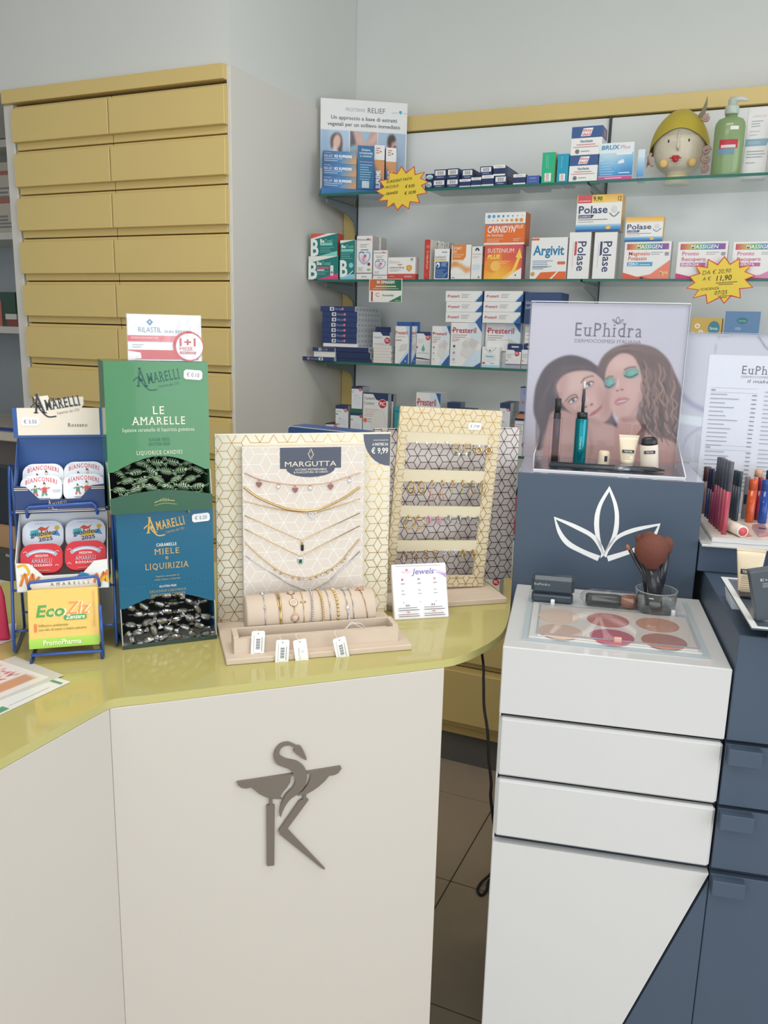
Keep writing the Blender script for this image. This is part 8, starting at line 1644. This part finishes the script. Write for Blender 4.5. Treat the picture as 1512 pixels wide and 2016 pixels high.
c.stroke([(790, 660), (778, 720), (772, 764)], 16, (196, 150, 144), 12, .6); c.ell(812, 762, 38, 22, (214, 170, 164), -10, .5, .9); c.ell(796, 772, 10, 6, (136, 88, 88), 0, .4, .9); c.ell(832, 764, 12, 6, (136, 88, 88), 0, .4, .9); c.ell(800, 720, 9, 34, (236, 206, 200), 8, .6, .7)
c.poly([(772, 862), (794, 832), (816, 822), (834, 826), (862, 822), (890, 838), (860, 862), (830, 878), (796, 886)], (198, 132, 138), 4, 1, 3); c.poly([(776, 864), (820, 846), (888, 838), (838, 856)], (232, 222, 220), 3, .9); c.stroke([(776, 864), (820, 846), (888, 838)], 3, (140, 76, 82), 3, .8)
r = random.Random(11)
for k in range(34):
    x0 = r.uniform(960, 1230); y0 = r.uniform(520, 900); pts = [(x0, y0)]
    for j in range(1, 6): pts.append((x0 + (14 if j % 2 else -14) + r.uniform(-10, 10) + j * 3, y0 + j * 62))
    c.stroke([p for p in pts if p[1] < 1240], r.uniform(8, 15), ((172, 140, 126), (76, 58, 60), (150, 118, 110))[k % 3], 4, .8)
for k in range(8): c.stroke([(960 + 8 * k, 900), (945 + 6 * k, 980), (985 + 4 * k, 1050), (940 + 8 * k, 1120), (960 + 6 * k, 1180)], 5, (84, 62, 62), 4, .7)
for k in range(6): c.stroke([(700 + 30 * k, 500 - 10 * k), (800 + 40 * k, 450 - 4 * k), (1000 + 30 * k, 470 + 10 * k)], 6, (138, 116, 112), 5, .5)
A = Art((PX0, PYY, ZR), (1, 0, 0), (0, 0, 1), PX1 - PX0, PZ1 - ZR); c.dim = 0.9; c.lay(A, rough=0.35)
pw, ph = A.w, A.h
A.text('EuPhidra', 0.295, 0.795, 0.085, '6a6a74', st='serifreg', fit=0.425); A.text('DERMOCOSMESI ITALIANA', 0.295, 0.755, 0.022, '72727c', st='reg', fit=0.425)
for dx, l in ((0.0, 0.045), (-0.032, 0.03), (0.032, 0.03)):
    A.line([(0.563, 0.875), (0.563 + dx * .5 - .012 * (1 if dx <= 0 else .3), 0.875 + l * .6), (0.563 + dx, 0.875 + l), (0.563 + dx * .5 + .012 * (1 if dx >= 0 else .3), 0.875 + l * .5), (0.563, 0.875)], 0.004, '6a6a74', smooth=4)
print_on(ps_, 'printed_picture', A)
MB().cbox((PX0 - 0.001, PYY - 0.0042, ZR), (PX1 + 0.001, PYY - 0.0030, PZ1 + 0.002), 0.0003).build('clear_sheet', clear_mat('poster_acrylic', (0.985, 0.985, 0.99), 0.012, 0.012), ps_)
MB().box((PX0 - 0.001, PYY - 0.0046, PZ1 + 0.002), (PX1 + 0.001, PYY + 0.004, PZ1 + 0.0034)).build('top_edge', M_ACREDGE, ps_); MB().box((PX1 + 0.001, PYY - 0.0042, ZR), (PX1 + 0.002, PYY + 0.003, PZ1 + 0.002)).build('side_edge', mat((196, 202, 212), 0.2), ps_); MB().box((PX0 - 0.002, PYY - 0.0042, ZR), (PX0 - 0.001, PYY + 0.003, PZ1 + 0.002)).build('side_edge', mat((120, 124, 132), 0.3), ps_)
# cosmetics on the acrylic tray
ZA = ZR + 0.0034
def stand(px0, px1, pyb, y=None):
    q = MF.t((px0 + px1) / 2, pyb, ZA); yy = q.y if y is None else y; a = MF.q(px0, pyb, yy).x; b = MF.q(px1, pyb, yy).x; return (a + b) / 2, yy, (b - a) / 2
def zh(px, py, y): return MF.q(px, py, y).z - ZA
x, y, rr = stand(1127, 1152, 913); y = min(max(y, 0.42), 0.47); h1 = zh(1143, 824, y)
o = MB().lathe([(rr * 0.96, 0), (rr, 0.001), (rr, h1 - 0.001), (rr * 0.96, h1)], 24).build('mascara', mat((20, 122, 132), 0.15, 0.55, name='teal_metallic'), None, MW(x, y, ZA)); tag(o, 'open teal metallic mascara with its wand pointing up', 'mascara')
h2 = zh(1141, 812, y); h3 = zh(1140, 790, y); h4 = zh(1140, 765, y); h5 = zh(1141, 751, y)
MB().lathe([(rr * 0.85, h1), (rr * 0.85, h2), (rr * 0.5, h2 + 0.001)], 20).build('neck', mat((38, 40, 46), 0.3), o); MB().lathe([(0.0032, h2), (0.0030, h3), (0.0036, h3 + 0.001), (0.0034, h3 + 0.008), (0.0022, h4)], 12).build('wand', mat((58, 62, 66), 0.4), o); MB().lathe([(0.0018, h4), (0.0022, h4 + 0.004), (0.0020, h5), (0.0, h5 + 0.001)], 10).build('white_tip', mat((206, 210, 214), 0.3), o)
o_ = Art((-0.003, -rr, 0), (1, 0, 0), (0, 0, 1), 0.006, h1); o_.text('EuPhidra', 0.75, 0.35, 0.6 * 0.004 / h1 * 1.2, 'b8dcd8', rot=90, fit=4.0); print_on(o, 'lettering', o_)
x, y, rr = stand(1084, 1098, 911); y = min(max(y, 0.42), 0.47); h1 = zh(1093, 813, y); h2 = zh(1093, 785, y)
o = MB().lathe([(rr, 0), (rr, h1), (rr * 0.8, h1 + 0.001)], 18).build('eye_pen', mat((44, 46, 50), 0.3), None, MW(x, y, ZA)); tag(o, 'black eye pen standing in a clear iridescent sleeve', 'eye pen'); MB().lathe([(rr * 0.85, h1), (rr * 0.85, h2), (rr * 0.7, h2 + 0.001)], 16).build('cap', mat((36, 38, 42), 0.35), o)
def irid():
    m = bpy.data.materials.new('iridescent_sleeve'); m.use_nodes = True; nt = m.node_tree; nt.nodes.clear(); out = nt.nodes.new('ShaderNodeOutputMaterial'); mx = nt.nodes.new('ShaderNodeMixShader'); mx.inputs[0].default_value = 0.2
    t = nt.nodes.new('ShaderNodeBsdfTransparent'); gl = nt.nodes.new('ShaderNodeBsdfGlossy'); gl.inputs['Roughness'].default_value = 0.15; tc = nt.nodes.new('ShaderNodeTexCoord'); n = nt.nodes.new('ShaderNodeTexNoise'); n.inputs['Scale'].default_value = 60; rp = nt.nodes.new('ShaderNodeValToRGB'); e = rp.color_ramp.elements; e[0].color = rgb((170, 120, 70)); e[1].color = rgb((90, 120, 160)); e.new(.5).color = rgb((150, 120, 120))
    nt.links.new(tc.outputs['Object'], n.inputs['Vector']); nt.links.new(n.outputs['Fac'], rp.inputs[0]); nt.links.new(rp.outputs[0], gl.inputs['Color']); nt.links.new(t.outputs[0], mx.inputs[1]); nt.links.new(gl.outputs[0], mx.inputs[2]); nt.links.new(mx.outputs[0], out.inputs[0]); return m
hs_ = zh(1091, 823, y); MB().cbox((-rr * 1.75, -rr * 1.1, 0), (rr * 1.5, rr * 1.1, hs_), 0.0006).build('clear_sleeve', irid(), o)
x, y, rr = stand(1176, 1199, 914); y = min(max(y, 0.42), 0.46); h1 = zh(1187, 887, y)
o = MB().lathe([(rr, 0), (rr * 1.02, 0.002), (rr, h1 * 0.7), (rr * 0.9, h1 * 0.94), (rr * 0.7, h1)], 20).build('cream_pot', mat((224, 208, 184), 0.35), None, MW(x, y, ZA)); tag(o, 'tiny ivory sample pot with a black label on the acrylic tray', 'pot')
MB().cbox((0.0005, -rr - 0.0006, h1 * 0.3), (0.006, -rr * 0.9, h1 * 0.68), 0.0002).build('label', mat((40, 40, 44), 0.4), o)
def tube_thing(name, lab, x, y, z, h, rb, wt_, col, capcol, lean=0.0, rz=0.0, caph=0.14):
    M = Mm @ Matrix.Translation((x, y, z)) @ Matrix.Rotation(rz, 4, 'Z') @ Matrix.Rotation(-lean, 4, 'X'); m = MB(); n = 20; vs = []; L_ = 8
    for i in range(L_ + 1):
        f = i / L_; zz = h * (caph + (1 - caph) * f); wx = rb + (wt_ - rb) * f; wy = rb * (1 - f) + 0.0006 * f
        for k in range(n): a = 2 * pi * k / n; vs.append((wx * cos(a), wy * sin(a), zz))
    m.add(vs, [(i * n + k, i * n + (k + 1) % n, (i + 1) * n + (k + 1) % n, (i + 1) * n + k) for i in range(L_) for k in range(n)] + [tuple(range(n))[::-1], tuple(range(L_ * n, L_ * n + n))], 0, True)
    o = m.build(name, mat(col, 0.3), None, M); tag(o, lab, 'tube')
    MB().lathe([(rb * 0.86, 0), (rb * 0.9, 0.001), (rb * 0.9, h * caph)], 20).build('cap', mat(capcol, 0.35), o); MB().box((-wt_, -0.0008, h), (wt_, 0.0008, h + 0.004)).build('crimp', mat(col, 0.35), o)
    return o
x, y, rr = stand(1216, 1247, 916); y = min(max(y, 0.40), 0.44); h1 = zh(1231, 856, y) - 0.004
o = tube_thing('sample_tube', 'ivory squeeze tube with a black tester label on the acrylic tray', x, y, ZA, h1, rr * 0.85, rr * 1.25, (232, 216, 190), (228, 222, 214))
LB = Art((-rr * 0.75, -rr * 0.62, h1 * 0.50), (1, 0, 0), (0, -0.22 * 0 + 0.0, 1), rr * 1.5, h1 * 0.1); LB = Art((-rr * 0.75, -rr * 0.58, h1 * 0.50), (1, 0, 0), (0, 0.12, 1), rr * 1.5, h1 * 0.1); LB.rect(0, 0, 1, 1, '2c2c30'); LB.text('TESTER', 0.5, 0.25, 0.5, 'd8d4cc', 'c', 'bold', fit=0.7); LB.bars(0.1, -0.6, 0.9, 4, 0.5, 0.14, 'b0a494'); print_on(o, 'label', LB)
x, y, rr = stand(1258, 1294, 921); y = min(max(y, 0.39), 0.43); h1 = zh(1277, 872, y); h2 = zh(1275, 859, y)
M_ = Mm @ Matrix.Translation((x, y, ZA)) @ Matrix.Rotation(radians(-5), 4, 'Y')
o = MB().lathe([(rr * 0.93, 0), (rr, 0.002), (rr, h1 * 0.8), (rr * 0.96, h1 * 0.92), (rr * 0.86, h1)], 26, sy=0.6).build('foundation_bottle', mat((222, 208, 194), 0.3), None, M_); tag(o, 'beige foundation bottle with a rounded black cap on the acrylic tray', 'bottle')
MB().lathe([(rr * 0.93, h1 * 0.90), (rr * 0.92, h1 * 1.02), (rr * 0.86, h1 * 1.14), (rr * 0.6, h1 * 1.22), (0, h1 * 1.24)], 26, sy=0.62).build('cap', mat((40, 40, 44), 0.3), o)
LB = Art((-rr * 0.6, -rr * 0.605, h1 * 0.62), (1, 0, 0), (0, 0, 1), rr * 1.2, h1 * 0.12); LB.rect(0, 0, 1, 1, '2c2c30'); LB.text('TESTER', 0.5, 0.25, 0.5, 'c8c4bc', 'c', 'bold', fit=0.7); print_on(o, 'label', LB)
for k, (pa_, pb_, y_, c_, lb) in enumerate(((((1080, 922), (1268, 928), 0.392, (62, 70, 80), 'long dark slate pencil lying in front on the acrylic tray')), ((1082, 917), (1300, 925), 0.402, (48, 52, 58), 'dark pencil lying in the middle of the acrylic tray'), ((1084, 913), (1310, 921), 0.412, (40, 42, 46), 'black pencil lying against the standing cosmetics'))):
    a = MF.q(*pa_, y_).x; b = MF.q(*pb_, y_).x; o = MB().tube([(a, y_, ZA + 0.0042), (b - 0.02, y_, ZA + 0.0042), (b - 0.004, y_, ZA + 0.0030), (b, y_, ZA + 0.0026)], [0.004, 0.004, 0.0016, 0.0006], 10).build('cosmetic_pencil', mat(c_, 0.3), None, Mm); tag(o, lb, 'pencil', 'pencils on the acrylic tray'); MB().tube([(a + 0.12, y_, ZA + 0.0042), (a + 0.15, y_, ZA + 0.0042)], 0.0042, 10).build('silver_band', mat((140, 146, 154), 0.25, 0.7), o)

# ------------------------------------------------ price list stand
QX0, QX1, QY = 0.294, 0.72, 0.585; QZ0 = 1.1398; QZ1 = MF.q(1430, 657, QY).z
pl2 = MB().cbox((QX0, QY, QZ0), (QX1, QY + 0.003, QZ1), 0.0004).build('price_list_poster', mat((200, 200, 212), 0.4), None, Mm) if False else MB().cbox((0.3235, QY, QZ0), (QX1, QY + 0.003, QZ1), 0.0004).build('price_list_poster', mat((200, 200, 212), 0.4), None, Mm)
tag(pl2, 'tall price list poster on a lavender shirt picture behind the lipsticks', 'poster')
MB().cbox((QX0, QY, 1.2472), (0.3235, QY + 0.003, QZ1), 0.0004).build('poster_edge', mat((200, 200, 212), 0.4), pl2)
cor = [proj(MF.w(QX0, QY, QZ1)), proj(MF.w(QX1, QY, QZ1)), proj(MF.w(QX1, QY, 1.2472)), proj(MF.w(QX0, QY, 1.2472))]
Z2_ = lambda p: ((p[0] - 1300) * 4.689, (p[1] - 570) * 4.689)
c = Canvas([Z2_(p) for p in cor], 110, 90, (206, 207, 218))
r = random.Random(6)
for k in range(40): c.stroke([(150 + 60 * k - 900, 1500), (150 + 60 * k, 380)], 8, (196, 198, 212), 8, .5, 0)
c.stroke([(545, 430), (515, 520), (510, 600)], 6, (150, 152, 176), 5, .8); c.stroke([(660, 425), (560, 440), (545, 430)], 6, (160, 162, 184), 5, .8); c.stroke([(910, 440), (980, 540), (1100, 640)], 14, (110, 112, 140), 8, .8); c.stroke([(190, 960), (280, 1050), (400, 1110)], 40, (150, 150, 178), 22, .8); c.poly([(175, 1150), (390, 1180), (380, 1270), (170, 1230)], (226, 232, 238), 6); c.stroke([(380, 1270), (260, 1350), (210, 1450)], 10, (140, 140, 172), 8, .7)
A = Art((QX0, QY, 1.2472), (1, 0, 0), (0, 0, 1), QX1 - QX0, QZ1 - 1.2472); c.dim = 0.92; c.lay(A, rough=0.4); print_on(pl2, 'printed_picture', A)
def lq(x, y): q = MF.q(1300 + x / 4.689, 570 + y / 4.689, QY); return (q.x, q.z)
A = Art((0, QY, 0), (1, 0, 0), (0, 0, 1), 1, 1, start=4)
P0, P1 = lq(452, 600), lq(345, 1700); lx = (P0[0] + P1[0]) / 2 + 0.0; A.rect(max(lx, 0.3245), QZ0 + 0.002, QX1 - 0.03, P0[1], 'd6d9e2')
xa, za = lq(752, 780); A.text('EuPhidra', xa, za, 0.0165, '5c5c66', st='serifreg', fit=0.088); A.text('DERMOCOSMESI ITALIANA', xa - 0.001, lq(745, 815)[1], 0.0045, '8a8a94', fit=0.088); A.text('il make-up', xa + 0.012, lq(800, 860)[1], 0.0065, '5c5c66', it=.3, fit=0.06)
r = random.Random(8); yy = 905
for sec in ((905, 13), (1432, 10)):
    y0 = sec[0]; x0, z0 = lq(470 - (y0 - 905) * .1, y0); x1 = x0 + 0.088
    A.rect(x0, z0, x1, z0 + 0.0004, '8a8e98'); A.text('VISO' if sec[0] == 905 else 'OCCHI', x0, z0 - 0.006, 0.0032, '4a4c54', st='bold', fit=0.009); A.rect(x0, z0 - 0.0088, x1, z0 - 0.0084, '8a8e98')
    for k in range(sec[1]):
        zz = z0 - 0.0135 - k * 0.0086
        A.rect(x0, zz, x0 + r.uniform(.025, .056), zz + 0.0017, '9a9ea8'); A.k -= 1; A.rect(x1 - 0.009, zz - 0.0005, x1, zz + 0.0015, '80848e'); A.k -= 1
    A.k += 1
    x2 = x0 + 0.102
    for k in range(sec[1]): zz = z0 - 0.006 - k * 0.0086; A.rect(x2, zz, x2 + r.uniform(.03, .06), zz + 0.0017, '9a9ea8'); A.k -= 1
    A.k += 1
print_on(pl2, 'price_list', A)
MB().cbox((QX0 - 0.001, QY - 0.0044, 1.2472), (QX1, QY - 0.0032, QZ1 + 0.001), 0.0003).build('clear_sheet', clear_mat('poster_acrylic', (0.985, 0.985, 0.99), 0.012, 0.012), pl2); MB().box((QX0 - 0.001, QY - 0.0046, QZ1 + 0.001), (QX1, QY + 0.004, QZ1 + 0.0022), 0).build('top_edge', mat((150, 154, 160), 0.3), pl2)
# ------------------------------------------------ lipstick tray
ZQ = 1.1398
a_ = MF.t(1402, 1058, ZQ + 0.008); lt = MB().cbox((a_.x, a_.y, ZQ), (0.95, 0.575, ZQ + 0.008), 0.0015).build('lipstick_tray', mat((226, 218, 208), 0.25, name='cream_white_tray', coat=0.3), None, Mm); tag(lt, 'cream white tray of testers on the display platform', 'tray')
MB().cbox((a_.x, a_.y - 0.0016, ZQ), (0.95, a_.y - 0.0002, ZQ + 0.0085), 0.0004).build('front_edge', M_GLOSSW, lt)
ZL = ZQ + 0.0084
def z66(x, y): return (1380 + x / 10.08, 880 + y / 10.08)
def pen(lab, bx, by, tx, ty, wpx, cols, cat='lip pencil', grp='lip pencils in a row', split=0.6, name='lip_pencil', rough=0.35, y=None):
    q = MF.t(*z66(bx, by), ZL); yy = q.y if y is None else y; x = MF.q(*z66(bx, by), yy).x; h = MF.q(*z66(tx, ty), yy).z - ZL; rr = wpx / 10.08 / FPX * (yy + 1.36)
    rr = max(rr, 0.003); o = MB().lathe([(rr * .92, 0), (rr, 0.001), (rr, h * split)], 16).build(name, mat(cols[0], rough), None, MW(x, yy, ZL)); tag(o, lab, cat, grp)
    MB().lathe([(rr * 1.01, h * split), (rr * 1.01, h - 0.001), (rr * .92, h)], 16).build('cap', mat(cols[1], rough), o); return o, x, yy, rr, h
GR = (84, 86, 96); row = [((447, 1728), (505, 290), (170, 66, 82), 'bright red, nearest the tray edge'), ((388, 1668), (420, 262), (150, 62, 78), 'dull red'), ((328, 1618), (396, 236), (132, 56, 74), 'wine red'), ((282, 1572), (322, 205), (128, 50, 76), 'plum'), ((236, 1530), (262, 196), (136, 52, 88), 'magenta plum'), ((196, 1490), (205, 470), (124, 60, 82), 'mauve, short')]
for (b_, t__, col, nm) in row: pen('slim lip pencil in the slanting row, %s' % nm, b_[0], b_[1], t__[0], t__[1], 46, (col, GR))
pen('navy blue eye pencil at the back of the slanting row', 100, 1380, 130, 425, 34, ((40, 48, 96), (34, 40, 86)), grp='eye pencils on the tray'); pen('black eye pencil behind the slanting row', 140, 1420, 166, 430, 30, ((44, 46, 56), (38, 40, 50)), grp='eye pencils on the tray')
pen('brown capped concealer stick beside the slate block', 40, 1310, 75, 390, 60, ((96, 72, 72), (86, 56, 54)), 'concealer', None, 0.7, 'concealer_stick')
for k, (b_, t__) in enumerate((((590, 1405), (640, 455)), ((635, 1440), (668, 470)), ((684, 1465), (695, 480)))): pen('dark petrol blue pencil, %s of the three upright ones' % ['first', 'second', 'third'][k], b_[0], b_[1], t__[0], t__[1], 36, ((50, 62, 74), (56, 72, 84)), grp='petrol pencils', split=0.7)
pen('rosy pink lip pencil behind the petrol pencils', 520, 1335, 590, 408, 40, ((160, 92, 96), (206, 142, 132)), grp='lip pencils at the back')
pen('orange lip gloss tube with a glossy finish', 950, 1486, 990, 630, 72, ((196, 84, 46), (200, 86, 48)), 'lip gloss', 'lip gloss tubes', 0.75, 'lip_gloss', 0.1)
pen('royal blue mascara tube with a glossy finish', 1205, 1505, 1245, 645, 74, ((34, 70, 146), (38, 76, 150)), 'mascara', 'lip gloss tubes', 0.75, 'mascara_tube', 0.1)
pen('crimson lip gloss tube between the orange and blue ones', 1095, 1440, 1135, 600, 48, ((150, 40, 62), (156, 44, 66)), 'lip gloss', 'lip gloss tubes', 0.7, 'lip_gloss', 0.15)
pen('nude coloured foundation stick behind the orange tube', 1040, 1380, 1052, 442, 66, ((196, 152, 128), (206, 160, 134)), 'foundation stick', None, 0.85, 'foundation_stick', 0.4)
pen('black capped concealer behind the royal blue tube', 1275, 1390, 1285, 460, 70, ((214, 180, 150), (44, 48, 54)), 'concealer', None, 0.72, 'concealer_stick', 0.4)
q = MF.t(*z66(850, 1425), ZL); hh = MF.q(*z66(885, 588), q.y).z - ZL; o = MB().cbox((-0.0042, 0, 0), (0.0042, 0.012, hh), 0.0006).build('lip_gloss_carton', mat((122, 126, 132), 0.4), None, MW(q.x, q.y, ZL)); tag(o, 'slim grey carton with a black label next to the orange tube', 'box'); MB().box((-0.0043, -0.0003, hh * 0.35), (0.0012, 0, hh * 0.58)).build('label', mat((36, 38, 46), 0.4), o)
# blush stick lying on its side, swatches and a small palette
q = MF.t(*z66(812, 1790), ZL); rr = 0.0105
o = MB().lathe([(rr, 0), (rr, 0.05), (rr * .9, 0.052)], 24, M=Matrix.Translation((0, 0, rr)) @ Matrix.Rotation(radians(-90), 4, 'X')).build('blush_stick', mat((222, 206, 190), 0.35), None, MW(q.x, q.y, ZL, radians(18))); tag(o, 'ivory blush stick lying with its coral end to the front', 'blush stick')
MB().lathe([(rr * .99, -0.0008), (rr * .99, 0.0)], 24, M=Matrix.Translation((0, -0.0, rr)) @ Matrix.Rotation(radians(-90), 4, 'X')).build('white_ring', M_WHITE, o); MB().lathe([(rr * .78, -0.0016), (rr * .78, -0.0008)], 24, M=Matrix.Translation((0, 0, rr)) @ Matrix.Rotation(radians(-90), 4, 'X')).build('coral_end', mat((206, 88, 96), 0.5), o)
A = Art(Vector((0, 0, ZL - 0.0004)), (1, 0, 0), (0, 1, 0), 1, 1)
for k in range(6):
    p = [MF.t(*z66(x, y), ZL) for x, y in ((905 - 12 * k, 1772 - 36 * k), (1030 - 34 * k, 1772 - 36 * k), (985 - 32 * k, 1752 - 36 * k), (898 - 12 * k, 1752 - 36 * k))]; A.poly([(v.x, v.y) for v in p], ('a84a44', 'b8605a', '9a3c3c')[k % 3]); A.k -= 1
A.k += 1; p = [MF.t(*z66(x, y), ZL) for x, y in ((520, 1680), (590, 1735))]; A.line([(p[0].x, p[0].y), (p[1].x, p[1].y)], 0.0012, '8a8480'); print_on(lt, 'colour_swatches', A)
P = [MF.t(*z66(x, y), ZL) for x, y in ((1010, 1600), (1230, 1580), (1345, 1700), (1345, 1765), (1150, 1790))]
o = MB().prism([(v.x, v.y) for v in P], ZL, ZL + 0.006).build('eyeshadow_compact', mat((182, 130, 128), 0.3, coat=0.4), None, Mm); tag(o, 'dusty pink compact lying in front of the glossy tubes', 'compact')
cx_ = sum(v.x for v in P) / 5; cy_ = sum(v.y for v in P) / 5; MB().cbox((cx_ - 0.006, cy_ - 0.002, ZL + 0.006), (cx_ + 0.006, cy_ + 0.006, ZL + 0.0068), 0.0002).build('label', mat((50, 46, 50), 0.4), o)
# ------------------------------------------------ testers on the slate cabinet
ZS = 1.0834
fr2 = empty('tester_board', Mm); tag(fr2, 'white edged slate tester board raised on a folded card', 'tester board')
zf_ = 1.118
F0 = MF.t(1410, 1135, zf_); F1 = MF.t(1486, 1236, zf_)
fx0, fx1, fy0, fy1 = F1.x - 0.004, 0.62, F1.y, F0.y
MB().cbox((fx0, fy0, zf_ - 0.003), (fx1, fy1, zf_ - 0.0004), 0.0004).build('board', mat((74, 84, 96), 0.3, name='slate_board', coat=0.3), fr2)
for lo, hi in (((fx0, fy0), (fx1, fy0 + 0.007)), ((fx0, fy1 - 0.007), (fx1, fy1)), ((fx0, fy0 + 0.007), (fx0 + 0.009, fy1 - 0.007))): MB().box((lo[0], lo[1], zf_ - 0.0004), (hi[0], hi[1], zf_ + 0.0004)).build('white_border', mat((222, 226, 224), 0.4), fr2)
MB().prism([(fx0 + 0.01, ZS), (fx0 + 0.024, ZS), (fx0 + 0.022, zf_ - 0.003), (fx0 + 0.004, zf_ - 0.003)], fy1 - 0.06, fy1 - 0.01, M=XZ()).build('folded_card', mat((214, 220, 232), 0.5), fr2)
for x in (fx0 + 0.08, fx1 - 0.03): MB().box((x, fy0 + 0.06, ZS), (x + 0.012, fy1 - 0.03, zf_ - 0.003)).build('leg', mat((90, 100, 112), 0.4), fr2)
MB().box((fx0 + 0.035, fy0 + 0.05, ZS), (fx0 + 0.07, fy0 + 0.055, ZS + 0.01)).build('spare_swatch', mat((176, 112, 90), 0.5), fr2)
q = MF.t(1476, 1179, zf_ + 0.001); hT = MF.q(1462, 1086, q.y + 0.02).z - zf_
o = tube_thing('sample_tube', 'ivory tester tube leaning on the raised slate board', q.x - 0.002, q.y + 0.01, zf_ + 0.0022, hT * 1.0, 0.0135, 0.0205, (226, 208, 180), (80, 78, 74), lean=radians(8), rz=radians(-4), caph=0.12)
LB = Art((-0.014, -0.0115, hT * 0.5), (1, 0, 0), (0, 0.1, 1), 0.024, 0.0075); LB.rect(0, 0, 1, 1, '2c2c30'); LB.text('TESTER', 0.1, 0.25, 0.5, 'd8d4cc', 'l', 'bold', fit=0.7); LB.bars(0.05, -0.6, 0.95, 8, 0.42, 0.12, '8a8076'); print_on(o, 'label', LB)
q = MF.t(1525, 1226, zf_ + 0.001); hB = MF.q(1490, 1124, q.y + 0.01).z - zf_
o = MB().cbox((-0.022, 0, 0), (0.055, 0.022, hB), 0.0008).build('makeup_carton', mat((72, 80, 88), 0.4, name='grey_carton'), None, Mm @ Matrix.Translation((q.x, q.y, zf_ + 0.0008)) @ Matrix.Rotation(radians(-14), 4, 'Y') @ Matrix.Translation((0, 0, 0.0056))); tag(o, 'dark grey make-up carton tilted beside the tester tube', 'box')
A = Art((-0.022, 0, 0), (1, 0, 0), (0, 0, 1), 0.077, hB); A.text('EuPhidra', 0.16, 0.80, 0.05, 'c8ccce', st='serifreg', fit=0.6); A.bars(0.18, 0.74, 0.75, 3, 0.035, 0.012, 'a4aab0'); print_on(o, 'lettering', A)

bpy.context.view_layer.update()
